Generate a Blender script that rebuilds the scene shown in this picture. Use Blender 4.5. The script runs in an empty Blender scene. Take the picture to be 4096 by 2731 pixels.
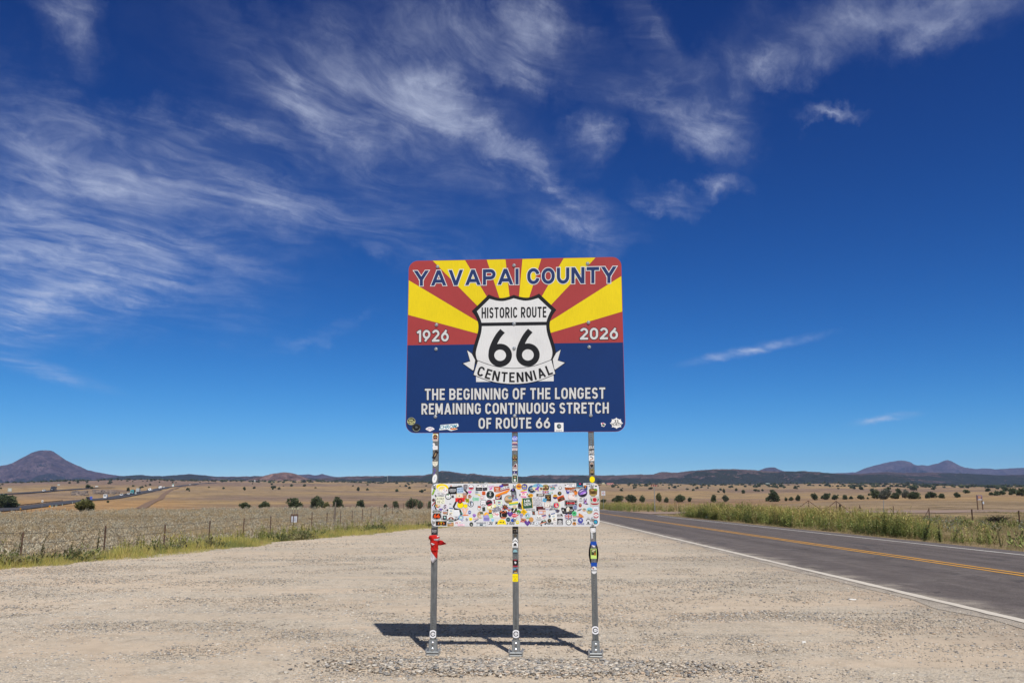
import bpy, math, random
import numpy as np
from mathutils import Vector, Matrix
R = math.radians
rng = np.random.default_rng(66)
random.seed(66)
scene = bpy.context.scene
COL = scene.collection

# ---------------------------------------------------------------- camera, world, sun, exposure
F, CX, CY, CAMH = 3400.0, 2048.0, 1365.5, 1.63      # focal length in photo pixels, photo centre, eye height
TH = math.atan((2000 - CY) / F)                       # camera tilts up by this angle
CT, ST = math.cos(TH), math.sin(TH)
cam_d = bpy.data.cameras.new('camera')
cam = bpy.data.objects.new('camera', cam_d)
COL.objects.link(cam)
cam.location = (0, 0, CAMH)
cam.rotation_euler = (math.pi / 2 + TH, 0, 0)
cam_d.sensor_width = 36.0
cam_d.lens = 36.0 * F / 4096.0
cam_d.clip_start = 0.1
cam_d.clip_end = 60000
scene.camera = cam

SUN = Vector((0.158, -0.56, 1.0)).normalized()
sun_d = bpy.data.lights.new('sun', 'SUN')
sun_d.energy = 4.65
sun_d.angle = R(0.53)
sun_d.color = (1.0, 0.955, 0.89)
sun = bpy.data.objects.new('sun', sun_d)
COL.objects.link(sun)
sun.rotation_euler = SUN.to_track_quat('Z', 'Y').to_euler()
sun.location = (0, -10, 60)

scene.view_settings.view_transform = 'Standard'
scene.view_settings.look = 'None'
scene.view_settings.exposure = 0.0
scene.view_settings.gamma = 1.0
scene.cycles.max_bounces = 6
scene.cycles.volume_bounces = 0
scene.cycles.transparent_max_bounces = 6


class NT:
    """small helper to write node trees"""
    def __init__(self, tree):
        self.t = tree
    def n(self, typ, **kw):
        nd = self.t.nodes.new(typ)
        for k, v in kw.items():
            if k.startswith('i_'):
                key = k[2:]
                key = int(key) if key.isdigit() else key.replace('_', ' ')
                if hasattr(v, 'is_linked') or isinstance(v, bpy.types.NodeSocket):
                    self.t.links.new(v, nd.inputs[key])
                else:
                    nd.inputs[key].default_value = v
            else:
                setattr(nd, k, v)
        return nd
    def math(self, op, a, b=0.0, c=None, clamp=False):
        nd = self.t.nodes.new('ShaderNodeMath')
        nd.operation = op
        nd.use_clamp = clamp
        for i, v in enumerate((a, b, c)):
            if v is None:
                continue
            if isinstance(v, bpy.types.NodeSocket):
                self.t.links.new(v, nd.inputs[i])
            else:
                nd.inputs[i].default_value = v
        return nd.outputs[0]
    def mix(self, fac, a, b, typ='MIX'):
        nd = self.t.nodes.new('ShaderNodeMix')
        nd.data_type = 'RGBA'
        nd.blend_type = typ
        for i, v in ((0, fac), (6, a), (7, b)):
            if isinstance(v, bpy.types.NodeSocket):
                self.t.links.new(v, nd.inputs[i])
            elif i == 0:
                nd.inputs[i].default_value = v
            else:
                nd.inputs[i].default_value = tuple(v) + (1.0,) if len(v) == 3 else v
        return nd.outputs[2]
    def noise(self, vec, scale, detail=4, rough=0.55, dist=0.0):
        nd = self.t.nodes.new('ShaderNodeTexNoise')
        nd.inputs['Scale'].default_value = scale
        nd.inputs['Detail'].default_value = detail
        nd.inputs['Roughness'].default_value = rough
        nd.inputs['Distortion'].default_value = dist
        if vec is not None:
            self.t.links.new(vec, nd.inputs['Vector'])
        return nd.outputs[0]
    def ramp(self, fac, stops, interp='LINEAR'):
        nd = self.t.nodes.new('ShaderNodeValToRGB')
        nd.color_ramp.interpolation = interp
        els = nd.color_ramp.elements
        while len(els) < len(stops):
            els.new(0.5)
        for e, (p, col) in zip(els, stops):
            e.position = p
            e.color = (col, col, col, 1) if isinstance(col, (int, float)) else tuple(col) + (1,)
        self.t.links.new(fac, nd.inputs[0])
        return nd.outputs[0]
    def rng(self, v, a, b, c=0.0, d=1.0, smooth=True):
        nd = self.t.nodes.new('ShaderNodeMapRange')
        nd.interpolation_type = 'SMOOTHSTEP' if smooth else 'LINEAR'
        self.t.links.new(v, nd.inputs[0])
        for i, x in enumerate((a, b, c, d)):
            nd.inputs[i + 1].default_value = x
        return nd.outputs[0]
    def map(self, vec, loc=(0, 0, 0), rot=(0, 0, 0), sc=(1, 1, 1), typ='POINT'):
        nd = self.t.nodes.new('ShaderNodeMapping')
        nd.vector_type = typ
        nd.inputs['Location'].default_value = loc
        nd.inputs['Rotation'].default_value = rot
        nd.inputs['Scale'].default_value = sc
        self.t.links.new(vec, nd.inputs['Vector'])
        return nd.outputs[0]


def ray(px, py):
    """direction in the world of a photo pixel, from the eye"""
    u, v = (px - CX) / F, (CY - py) / F
    return np.array([u, CT - v * ST, ST + v * CT])

def proj(p):
    x, y, z = p[0], p[1], p[2] - CAMH
    d = y * CT + z * ST
    return CX + F * x / d, CY - F * (-y * ST + z * CT) / d

def G(px, py, z=0.0):
    """point at height z seen at a photo pixel"""
    d = ray(px, py)
    t = (z - CAMH) / d[2]
    return np.array([0, 0, CAMH]) + d * t

# world: physical sky plus a layer of cirrus, both fixed to directions of the sky
def build_world():
    w = bpy.data.worlds.new("World")
    scene.world = w
    w.use_nodes = True
    t = w.node_tree
    t.nodes.clear()
    N = NT(t)
    sky = N.n('ShaderNodeTexSky', sky_type='NISHITA', sun_disc=False, sun_elevation=math.asin(SUN.z),
              sun_rotation=math.atan2(SUN.x, SUN.y), altitude=1500, air_density=1.0, dust_density=0.35, ozone_density=2.2)
    tc0 = N.n('ShaderNodeTexCoord').outputs['Generated']
    s0 = N.n('ShaderNodeSeparateXYZ', i_0=tc0).outputs
    lift = N.n('ShaderNodeCombineXYZ', i_0=s0[0], i_1=s0[1], i_2=N.math('ADD', N.math('MAXIMUM', s0[2], 0.0), 0.035))
    N.t.links.new(lift.outputs[0], sky.inputs['Vector'])
    # clear dry air seen through a polariser: each colour falls off towards the zenith at its own rate
    ch = N.n('ShaderNodeSeparateColor', i_0=sky.outputs[0]).outputs
    gain = N.n('ShaderNodeCombineColor', i_0=N.math('MULTIPLY', N.math('POWER', ch[0], SKY_POW[0]), SKY_GAIN[0]),
               i_1=N.math('MULTIPLY', N.math('POWER', ch[1], SKY_POW[1]), SKY_GAIN[1]),
               i_2=N.math('MULTIPLY', N.math('POWER', ch[2], SKY_POW[2]), SKY_GAIN[2])).outputs[0]
    # the deep band lies square to the sun; towards the sun and overhead the sky is paler
    sd = N.n('ShaderNodeVectorMath', operation='DOT_PRODUCT', i_0=tc0, i_1=tuple(SUN)).outputs['Value']
    pale = N.n('ShaderNodeHueSaturation', i_Saturation=.45, i_Value=.55, i_Color=sky.outputs[0]).outputs[0]
    gain = N.mix(N.rng(sd, .22, .75), gain, pale)
    geo = N.n('ShaderNodeTexCoord')
    d = geo.outputs['Generated']
    sep = N.n('ShaderNodeSeparateXYZ', i_0=d)
    x, y, z = sep.outputs
    az = N.math('ARCTAN2', x, y)
    el = N.math('ARCSINE', z)
    ae = N.n('ShaderNodeCombineXYZ', i_0=az, i_1=el).outputs[0]
    zz = N.math('ADD', N.math('MAXIMUM', z, 0.0), 0.12)
    pl = N.n('ShaderNodeCombineXYZ', i_0=N.math('DIVIDE', x, zz), i_1=N.math('DIVIDE', y, zz)).outputs[0]
    # wispy texture in the flat layer, stretched along the wind
    def wob(vec, scale, detail, amount):
        w_ = N.n('ShaderNodeTexNoise', i_Scale=scale, i_Detail=detail, i_Vector=vec).outputs['Color']
        w_ = N.n('ShaderNodeVectorMath', operation='SUBTRACT', i_0=w_, i_1=(.5, .5, .5)).outputs[0]
        w_ = N.n('ShaderNodeVectorMath', operation='SCALE', i_0=w_, i_Scale=amount).outputs[0]
        return N.n('ShaderNodeVectorMath', operation='ADD', i_0=vec, i_1=w_).outputs[0]
    pw = wob(wob(pl, 1.3, 2.0, 0.45), 4.5, 3.0, .16)
    st1 = N.map(pw, rot=(0, 0, R(CLOUD_ROT)))
    n1 = N.noise(N.map(st1, sc=(.9, 1.9, 1)), 2.3, 12, 0.62)
    n2 = N.noise(N.map(wob(st1, 7.0, 4.0, .10), sc=(1.0, 1.9, 1)), 6.0, 12, 0.62)
    n3 = N.noise(N.map(wob(st1, 4.0, 4.0, .12), rot=(0, 0, R(38)), sc=(1.0, 2.6, 1)), 8.0, 12, 0.62)
    tex = N.math('ADD', N.math('MULTIPLY', n1, 0.52), N.math('ADD', N.math('MULTIPLY', n2, 0.28), N.math('MULTIPLY', n3, 0.20)))
    # where the cirrus stands: soft patches by azimuth and elevation
    # broken outlines for the patches
    def wob2(vec, scale, amount, detail=5.0):
        w_ = N.n('ShaderNodeTexNoise', i_Scale=scale, i_Detail=detail, i_Roughness=0.62, i_Vector=vec).outputs['Color']
        w_ = N.n('ShaderNodeVectorMath', operation='SUBTRACT', i_0=w_, i_1=(.5, .5, .5)).outputs[0]
        return N.n('ShaderNodeVectorMath', operation='ADD', i_0=vec, i_1=N.n('ShaderNodeVectorMath', operation='SCALE', i_0=w_, i_Scale=amount).outputs[0]).outputs[0]
    aew = wob2(wob2(ae, 6.0, .14, 6.0), 18.0, .07, 8.0)
    aes = wob2(ae, 60.0, .010)
    tot = None
    for (px, py, rx, ry, rot, amp) in CLOUDS:
        dv = ray(px, py)
        a0 = math.atan2(dv[0], dv[1])
        e0 = math.asin(dv[2] / np.linalg.norm(dv))
        m = N.map(aew if amp < 1.2 and ry > 45 else aes, loc=(a0, e0, 0), rot=(0, 0, R(rot)), sc=(rx / F * 1.15, ry / F, 1), typ='TEXTURE')
        g = N.n('ShaderNodeTexGradient', gradient_type='QUADRATIC_SPHERE', i_Vector=m).outputs[0]
        g = N.math('MULTIPLY', g, amp)
        tot = g if tot is None else N.math('ADD', tot, g)
    # density = envelope pushes the noise over its threshold
    env = N.math('MULTIPLY', tot, 0.98)
    dens = N.math('MULTIPLY', N.math('POWER', N.rng(tex, 0.40, 0.65, smooth=False), 1.6), env)
    dens = N.math('ADD', dens, N.math('MULTIPLY', env, 0.085))
    dens = N.math('SUBTRACT', 1.0, N.math('POWER', 2.718, N.math('MULTIPLY', dens, -1.25)))
    cl = N.mix(dens, gain, CLOUD_COL)
    bg = N.n('ShaderNodeBackground', i_Color=cl, i_Strength=0.1)
    out = N.n('ShaderNodeOutputWorld', i_Surface=bg.outputs[0])
SKY_POW, SKY_GAIN, CLOUD_ROT = (3.5, 2.1, 1.67), (.0140, .144, .335), -44.0
CLOUD_COL = (6.4, 7.0, 8.6)
CLOUDS = [(230, 60, 230, 150, -35, .75), (1230, 390, 440, 190, -12, 1.1), (1690, 290, 340, 200, -40, 1.15), (1900, 560, 560, 120, -24, .8),
          (1500, 480, 1000, 420, -15, .55), (880, 510, 450, 120, -5, .8), (1050, 770, 900, 190, -12, .65), (480, 730, 520, 150, -8, .8),
          (300, 1000, 850, 380, -6, .8), (700, 1020, 650, 250, 8, .5), (40, 1270, 440, 180, 20, 1.25), (480, 1130, 500, 150, 14, .9),
          (200, 560, 700, 300, -12, .6), (700, 600, 600, 160, -14, .5), (150, 800, 420, 130, -10, .5), (2130, 160, 260, 250, -35, .95), (1850, 80, 700, 200, -12, .55), (2350, 530, 140, 170, -40, .8), (1300, 200, 700, 240, -12, .3),
          (2200, 740, 420, 90, -22, .6), (2660, 330, 420, 220, -18, .6), (2860, 440, 260, 180, -50, .6), (3060, 270, 190, 130, -20, .9), (2640, 90, 440, 130, -32, .55),
          (3350, 100, 650, 210, 5, .62), (3800, 30, 560, 170, 8, .55), (3290, 475, 130, 60, -5, .5), (2660, 780, 170, 90, -10, .7), (2890, 735, 150, 80, 12, .75),
          (2300, 910, 270, 130, -8, .75), (3030, 1395, 330, 30, 9, 1.5), (3530, 1675, 150, 22, 8, 1.0), (190, 1485, 280, 44, -14, .8), (1750, 1010, 420, 110, 0, .22), (1250, 1350, 300, 60, 12, .15)]
build_world()

# ---------------------------------------------------------------- materials
def mat(name):
    m = bpy.data.materials.new(name)
    m.use_nodes = True
    m.node_tree.nodes.clear()
    return m, NT(m.node_tree)

def principled(N, color, rough=0.8, spec=0.3, metal=0.0, normal=None):
    b = N.n('ShaderNodeBsdfPrincipled')
    for k, v in (('Base Color', color), ('Roughness', rough), ('Specular IOR Level', spec), ('Metallic', metal), ('Normal', normal)):
        if v is None:
            continue
        if isinstance(v, bpy.types.NodeSocket):
            N.t.links.new(v, b.inputs[k])
        else:
            b.inputs[k].default_value = tuple(v) + (1,) if k == 'Base Color' else v
    return b

def out(N, sh):
    o = N.n('ShaderNodeOutputMaterial')
    N.t.links.new(sh.outputs[0], o.inputs[0])

def bump(N, h, strength, dist):
    return N.n('ShaderNodeBump', i_Height=h, i_Strength=strength, i_Distance=dist).outputs[0]

def flat_mat(name, color, rough=0.6, spec=0.3, metal=0.0, var=0.15, scale=20.0, bmp=0.0):
    """painted or metal surface with slight uneven tone and roughness"""
    m, N = mat(name)
    tc = N.n('ShaderNodeTexCoord').outputs['Object']
    nz = N.noise(tc, scale, 5, 0.6)
    c = N.mix(1.0, color, N.ramp(nz, [(0.25, 1 - var), (0.75, 1 + var * .6)]), 'MULTIPLY')
    b = principled(N, c, N.rng(nz, .2, .8, rough - .08, min(1, rough + .08)), spec, metal, bump(N, nz, bmp, .01) if bmp else None)
    out(N, b)
    return m

def attr_mat(name, rough=0.7, spec=0.2, transl=0.0, var=0.0, scale=30.0):
    """surface whose own colour is stored per face"""
    m, N = mat(name)
    c = N.n('ShaderNodeVertexColor', layer_name='Col').outputs[0]
    if var:
        nz = N.noise(N.n('ShaderNodeTexCoord').outputs['Object'], scale, 4, 0.6)
        c = N.mix(1.0, c, N.ramp(nz, [(0.25, 1 - var), (0.75, 1 + var * .6)]), 'MULTIPLY')
    b = principled(N, c, rough, spec)
    if transl:
        tr = N.n('ShaderNodeBsdfTranslucent', i_Color=c)
        b = N.n('ShaderNodeMixShader', i_0=transl, i_1=b.outputs[0], i_2=tr.outputs[0])
    out(N, b)
    return m

# ---------------------------------------------------------------- mesh helpers
def tag(o, label=None, cat=None, group=None, kind=None):
    if label: o['label'] = label
    if cat: o['category'] = cat
    if group: o['group'] = group
    if kind: o['kind'] = kind
    return o

def empty(name, loc=(0, 0, 0), rz=0.0):
    o = bpy.data.objects.new(name, None)
    o.empty_display_size = 0.2
    COL.objects.link(o)
    o.location = loc
    o.rotation_euler = (0, 0, rz)
    return o

def np_mesh(name, V, faces, material, colors=None, smooth=False, parent=None, uniform=None):
    """faces: (m,k) int array; colors: (n,3) per vertex"""
    V = np.asarray(V, np.float32)
    me = bpy.data.meshes.new(name)
    faces = np.asarray(faces, np.int32)
    m, k = faces.shape
    me.vertices.add(len(V))
    me.vertices.foreach_set('co', V.ravel())
    me.loops.add(m * k)
    me.loops.foreach_set('vertex_index', faces.ravel())
    me.polygons.add(m)
    me.polygons.foreach_set('loop_start', np.arange(0, m * k, k, dtype=np.int32))
    me.polygons.foreach_set('loop_total', np.full(m, k, np.int32))
    if smooth:
        me.polygons.foreach_set('use_smooth', np.ones(m, bool))
    if colors is not None:
        a = me.color_attributes.new('Col', 'FLOAT_COLOR', 'POINT')
        c = np.ones((len(V), 4), np.float32)
        c[:, :3] = colors
        a.data.foreach_set('color', c.ravel())
    me.update(calc_edges=True)
    me.materials.append(material)
    o = bpy.data.objects.new(name, me)
    COL.objects.link(o)
    if parent: o.parent = parent
    return o

class MB:
    """collects polygons with a colour each and links them as ONE mesh object"""
    def __init__(self):
        self.v, self.f, self.c, self.m = [], [], [], []
    def poly(self, pts, col=(.5, .5, .5), mi=0):
        i = len(self.v)
        self.v += [tuple(map(float, p)) for p in pts]
        self.f.append(tuple(range(i, i + len(pts))))
        self.c.append(col); self.m.append(mi)
    def quads(self, rows, col=(.5, .5, .5), close=False, mi=0, flip=False):
        """grid of points: rows of equal length"""
        i = len(self.v); n = len(rows[0])
        for r in rows:
            self.v += [tuple(map(float, p)) for p in r]
        for a in range(len(rows) - 1):
            for b in range(n if close else n - 1):
                q = (i + a * n + b, i + a * n + (b + 1) % n, i + (a + 1) * n + (b + 1) % n, i + (a + 1) * n + b)
                self.f.append(q[::-1] if flip else q); self.c.append(col); self.m.append(mi)
    def box(self, c, s, col=(.5, .5, .5), rot=None, mi=0, bev=0.0):
        hx, hy, hz = s[0] / 2, s[1] / 2, s[2] / 2
        M = rot if rot is not None else Matrix.Identity(3)
        c = Vector(c)
        if not bev:
            P = [c + M @ Vector((sx * hx, sy * hy, sz * hz)) for sx in (-1, 1) for sy in (-1, 1) for sz in (-1, 1)]
            i = len(self.v); self.v += [tuple(p) for p in P]
            for f in ((0, 1, 3, 2), (4, 6, 7, 5), (0, 4, 5, 1), (2, 3, 7, 6), (0, 2, 6, 4), (1, 5, 7, 3)):
                self.f.append(tuple(i + k for k in f)); self.c.append(col); self.m.append(mi)
        else:
            b = bev
            prof = [(-hx + b, -hy), (hx - b, -hy), (hx, -hy + b), (hx, hy - b), (hx - b, hy), (-hx + b, hy), (-hx, hy - b), (-hx, -hy + b)]
            ins = [(x * (hx - b) / hx, y * (hy - b) / hy) for x, y in prof]
            rows = [[c + M @ Vector((x, y, z)) for x, y in pr] for pr, z in ((ins, -hz), (prof, -hz + b), (prof, hz - b), (ins, hz))]
            self.quads(rows, col, close=True, mi=mi)
            self.poly(rows[0][::-1], col, mi); self.poly(rows[-1], col, mi)
    def tube(self, pts, rad, col=(.5, .5, .5), seg=8, mi=0, caps=True):
        pts = [Vector(p) for p in pts]
        rads = rad if isinstance(rad, (list, tuple)) else [rad] * len(pts)
        rows = []
        for k, p in enumerate(pts):
            d = (pts[min(k + 1, len(pts) - 1)] - pts[max(k - 1, 0)]).normalized()
            a = d.orthogonal().normalized() if abs(d.z) < .95 else Vector((1, 0, 0)) - d * d.x
            a.normalize()
            if abs(d.z) < .95:
                a = d.cross(Vector((0, 0, 1))).normalized()
            b = d.cross(a)
            rows.append([p + (a * math.cos(t) + b * math.sin(t)) * rads[k] for t in np.linspace(0, 2 * math.pi, seg, endpoint=False)])
        self.quads(rows, col, close=True, mi=mi)
        if caps:
            self.poly(rows[0][::-1], col, mi); self.poly(rows[-1], col, mi)
    def disc(self, c, nrm, rad, col, seg=12, mi=0):
        c = Vector(c); nrm = Vector(nrm).normalized()
        a = nrm.orthogonal().normalized(); b = nrm.cross(a)
        self.poly([c + (a * math.cos(t) + b * math.sin(t)) * rad for t in np.linspace(0, 2 * math.pi, seg, endpoint=False)], col, mi)
    def build(self, name, material, parent=None, smooth=False, link=True):
        me = bpy.data.meshes.new(name)
        me.from_pydata(self.v, [], self.f)
        a = me.color_attributes.new('Col', 'FLOAT_COLOR', 'CORNER')
        cols = []
        for f, c in zip(self.f, self.c):
            cols += [(c[0], c[1], c[2], 1.0)] * len(f)
        a.data.foreach_set('color', np.array(cols, np.float32).ravel())
        for m in (material if isinstance(material, (list, tuple)) else [material]):
            me.materials.append(m)
        me.polygons.foreach_set('material_index', np.array(self.m, np.int32))
        if smooth:
            me.polygons.foreach_set('use_smooth', np.ones(len(self.f), bool))
        me.update()
        o = bpy.data.objects.new(name, me)
        if link: COL.objects.link(o)
        if parent: o.parent = parent
        return o

def scatter(name, variants, pos, rotz, scale, colors, material, tilt=None, parent=None, grad=None):
    """many small plants or stones of one mass as one mesh; variants: list of (verts, faces, shade)"""
    n = len(pos)
    which = rng.integers(0, len(variants), n)
    Vs, Fs, Cs, off = [], [], [], 0
    for k, (bv, bf, sh) in enumerate(variants):
        idx = np.nonzero(which == k)[0]
        if not len(idx): continue
        c, s = np.cos(rotz[idx]), np.sin(rotz[idx])
        sc = scale[idx]
        if sc.ndim == 1: sc = np.stack([sc] * 3, -1)
        v = bv[None] * sc[:, None, :]
        if tilt is not None:
            v = v.copy()
            v[..., 0] += v[..., 2] * tilt[idx, 0][:, None]
            v[..., 1] += v[..., 2] * tilt[idx, 1][:, None]
        x = v[..., 0] * c[:, None] - v[..., 1] * s[:, None]
        y = v[..., 0] * s[:, None] + v[..., 1] * c[:, None]
        V = np.stack([x, y, v[..., 2]], -1) + pos[idx][:, None, :]
        Vs.append(V.reshape(-1, 3))
        Fs.append((bf[None] + (np.arange(len(idx)) * len(bv))[:, None, None] + off).reshape(-1, bf.shape[1]))
        C = colors[idx][:, None, :] * np.asarray(sh)[None]
        Cs.append(C.reshape(-1, 3))
        off += len(idx) * len(bv)
    return np_mesh(name, np.concatenate(Vs), np.concatenate(Fs), material, np.concatenate(Cs), parent=parent)

# ---------------------------------------------------------------- value noise for the land
def vnoise(x, y, seed=0):
    xi, yi = np.floor(x).astype(np.int64), np.floor(y).astype(np.int64)
    fx, fy = x - xi, y - yi
    fx, fy = fx * fx * (3 - 2 * fx), fy * fy * (3 - 2 * fy)
    def h(a, b):
        n = (a * 374761393 + b * 668265263 + seed * 974711) & 0xffffffff
        n = ((n ^ (n >> 13)) * 1274126177) & 0xffffffff
        return ((n ^ (n >> 16)) & 0xffff) / 65535.0
    return (h(xi, yi) * (1 - fx) + h(xi + 1, yi) * fx) * (1 - fy) + (h(xi, yi + 1) * (1 - fx) + h(xi + 1, yi + 1) * fx) * fy - .5

def fbm(x, y, oct=4, seed=0):
    s, a = 0, 1.0
    for k in range(oct):
        s = s + a * vnoise(x * 2 ** k, y * 2 ** k, seed + k)
        a *= .5
    return s

# ---------------------------------------------------------------- the land: heights by photo column and distance
def zrow(Y, py):
    v = (CY - py) / F
    return CAMH + Y * (ST + v * CT) / (CT - v * ST)
COLS = {
    -1200: [(90, 0., 0), (115, 2056, 1), (145, -4, 0), (290, 2060, 1), (330, 2046, 1), (620, 1985, 1), (900, 1962, 1), (1400, 1948, 1), (2600, 1936, 1), (5000, 1938, 1), (16000, 1950, 1)],
    0: [(90, 0., 0), (115, 2051, 1), (145, -3.5, 0), (280, 2056, 1), (312, 2043, 1), (480, 2005, 1), (620, 1977, 1), (800, 1959, 1), (1300, 1946, 1), (2600, 1933, 1), (5000, 1936, 1), (16000, 1950, 1)],
    330: [(90, 0., 0), (118, 2044, 1), (150, -3, 0), (290, 2051, 1), (400, 2020, 1), (552, 1995, 1), (790, 1960, 1), (1300, 1941, 1), (2600, 1923, 1), (5000, 1930, 1), (16000, 1945, 1)],
    650: [(90, 0., 0), (122, 2040, 1), (155, -2, 0), (300, 2043, 1), (552, 1996, 1), (800, 1968, 1), (1200, 1947, 1), (2600, 1920, 1), (5000, 1928, 1), (16000, 1945, 1)],
    1100: [(90, 0., 0), (130, 2036, 1), (165, -1.2, 0), (300, 2036, 1), (450, 2012, 1), (600, 1993, 1), (1000, 1962, 1), (1600, 1942, 1), (2600, 1924, 1), (5000, 1930, 1), (16000, 1945, 1)],
    1700: [(90, 0., 0), (130, 2035, 1), (170, -.6, 0), (300, 2034, 1), (450, 2012, 1), (600, 1995, 1), (1000, 1968, 1), (1600, 1948, 1), (2600, 1930, 1), (5000, 1936, 1), (16000, 1950, 1)],
    2200: [(130, 0., 0), (220, -.3, 0), (350, 2013, 1), (600, 1992, 1), (1000, 1970, 1), (1600, 1950, 1), (2600, 1934, 1), (5000, 1940, 1), (16000, 1955, 1)],
    2900: [(130, 0., 0), (250, 2020, 1), (350, 2010, 1), (600, 1985, 1), (900, 1970, 1), (1500, 1953, 1), (2600, 1938, 1), (5000, 1943, 1), (16000, 1955, 1)],
    3500: [(120, 0., 0), (200, 2011, 1), (290, 1997, 1), (320, 1999, 1), (360, 1997, 1), (600, 1978, 1), (900, 1965, 1), (1500, 1950, 1), (2600, 1936, 1), (5000, 1942, 1), (16000, 1955, 1)],
    4096: [(120, 0., 0), (200, 2009, 1), (300, 1993, 1), (360, 1989, 1), (600, 1975, 1), (900, 1962, 1), (1500, 1952, 1), (2600, 1945, 1), (5000, 1948, 1), (16000, 1958, 1)],
}
_YG = np.concatenate([np.linspace(0, 200, 201), np.geomspace(202, 16000, 300)])
_KEYS = sorted(COLS)
_TAB = []
for k in _KEYS:
    ys = np.array([0., 30.] + [p[0] for p in COLS[k]])
    zs = np.array([0., 0.] + [zrow(p[0], p[1]) if p[2] else p[1] for p in COLS[k]])
    _TAB.append(np.interp(_YG, ys, zs))
_TAB = np.array(_TAB)
ker = np.array([1, 2, 3, 2, 1]) / 9.0
_TAB = np.array([np.convolve(np.pad(t, 2, mode='edge'), ker, 'valid') for t in _TAB])
EDGE = [(-40, -15.5), (0, -14.0), (10, -13.3), (20.7, -12.5), (23.9, -11.35), (29.5, -9.96), (36, -8.7), (42.6, -7.5), (51.8, -4.9), (60, -2.0), (75, 1.6), (95, 4.2), (160, 5.6), (400, 6.2)]
def edge_x(Y):
    """left rim of the gravel lay-by"""
    return np.interp(Y, [e[0] for e in EDGE], [e[1] for e in EDGE])

def terrain(X, Y):
    X, Y = np.asarray(X, float), np.asarray(Y, float)
    r = np.hypot(X, Y)
    Yp = np.maximum(Y, r * .55)
    px = CX + F / CT * X / np.maximum(Yp, .1)
    px = np.clip(px, _KEYS[0], _KEYS[-1])
    z = np.zeros(np.broadcast(X, Y).shape)
    iY = np.interp(Yp, _YG, np.arange(len(_YG)))
    i0 = np.clip(np.floor(iY).astype(int), 0, len(_YG) - 2); fy = iY - i0
    ik = np.interp(px, _KEYS, np.arange(len(_KEYS)))
    k0 = np.clip(np.floor(ik).astype(int), 0, len(_KEYS) - 2); fk = ik - k0
    fk = fk * fk * (3 - 2 * fk)
    a = _TAB[k0, i0] * (1 - fy) + _TAB[k0, i0 + 1] * fy
    b = _TAB[k0 + 1, i0] * (1 - fy) + _TAB[k0 + 1, i0 + 1] * fy
    z = a * (1 - fk) + b * fk
    far = np.clip((Yp - 160) / 300, 0, 1)
    z = z + far * (np.minimum(Yp, 3000) * .0022) * (fbm(X / 150., Y / 150., 3, 5))
    # ditch beyond the rim of the lay-by, shallow dip beyond the road
    dl = np.clip((edge_x(Y) - X - .2) / 3.5, 0, 1)
    z = z - .48 * dl * dl * (3 - 2 * dl) * np.clip((118 - Yp) / 40, 0, 1)
    dr = np.clip((X - 16.2) / 5., 0, 1)
    z = z - .22 * dr * np.clip((118 - Yp) / 40, 0, 1)
    nearn = np.clip((np.maximum(dl, dr) - .3) * 2, 0, 1) * (1 - far)
    z = z + nearn * .10 * fbm(X / 4., Y / 4., 3, 9)
    return z

def find(px, py, y0=3.0, y1=4000.0):
    """first point of the land seen at a photo pixel beyond distance y0"""
    d = ray(px, py)
    Y = np.geomspace(y0, y1, 1500)
    P = np.array([0, 0, CAMH])[None] + d[None] * (Y / d[1])[:, None]
    hit = np.nonzero(P[:, 2] <= terrain(P[:, 0], P[:, 1]))[0]
    i = hit[0] if len(hit) else len(Y) - 1
    return np.array([P[i, 0], P[i, 1], float(terrain(P[i, 0], P[i, 1]))])

def at(px, Y):
    """point of the land at distance Y in a photo column"""
    X = (px - CX) * CT / F * Y
    z = float(terrain(X, Y))
    X = (px - CX) / F * (Y * CT + (z - CAMH) * ST)
    return np.array([X, Y, float(terrain(X, Y))])

# ---------------------------------------------------------------- ground sheet
def sm(x, a, b):
    t = np.clip((x - a) / (b - a), 0, 1)
    return t * t * (3 - 2 * t)
def lerp(a, b, t):
    return a + (b - a) * np.asarray(t)[..., None]

def ground_color(X, Y):
    n1 = fbm(X / 90, Y / 90, 4, 21); n2 = fbm(X / 400, Y / 400, 3, 31); n3 = fbm(X / 14, Y / 14, 3, 41)
    px = CX + F / CT * X / np.maximum(Y, 1.)
    gold = np.array([.325, .225, .118]); tan = np.array([.265, .195, .122]); pur = np.array([.215, .150, .115]); oran = np.array([.36, .215, .098])
    c = lerp(gold, tan, sm(n1, -.35, .45))
    c = lerp(c, pur * .95, sm(n2 + .5 * n1, .05, .5) * .75)
    # bare soils on the far flats, redder verge of the motorway
    c = lerp(c, pur, sm(Y, 1000, 1800) * sm(px, 1300, 500) * .85)
    c = lerp(c, oran, sm(Y, 240, 290) * sm(Y, 620, 420) * sm(px, 900, 600) * .75)
    c = lerp(c, oran * .9, sm(Y, 230, 300) * sm(Y, 480, 380) * sm(px, 2300, 2700) * sm(n1, -.3, .2) * .7)
    c = lerp(c, tan * .9, sm(Y, 160, 120) * .8)
    sage = np.array([.255, .205, .140])
    c = lerp(c, sage, sm(Y, 140, 118) * sm(px, 1900, 1700))
    dry = np.array([.30, .225, .125])
    c = lerp(c, dry, sm(Y, 125, 100) * (X > 15) * sm(n3, -.5, .3) * .8)
    return np.clip(c * (1 + .22 * n3)[..., None], .02, .8)

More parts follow.
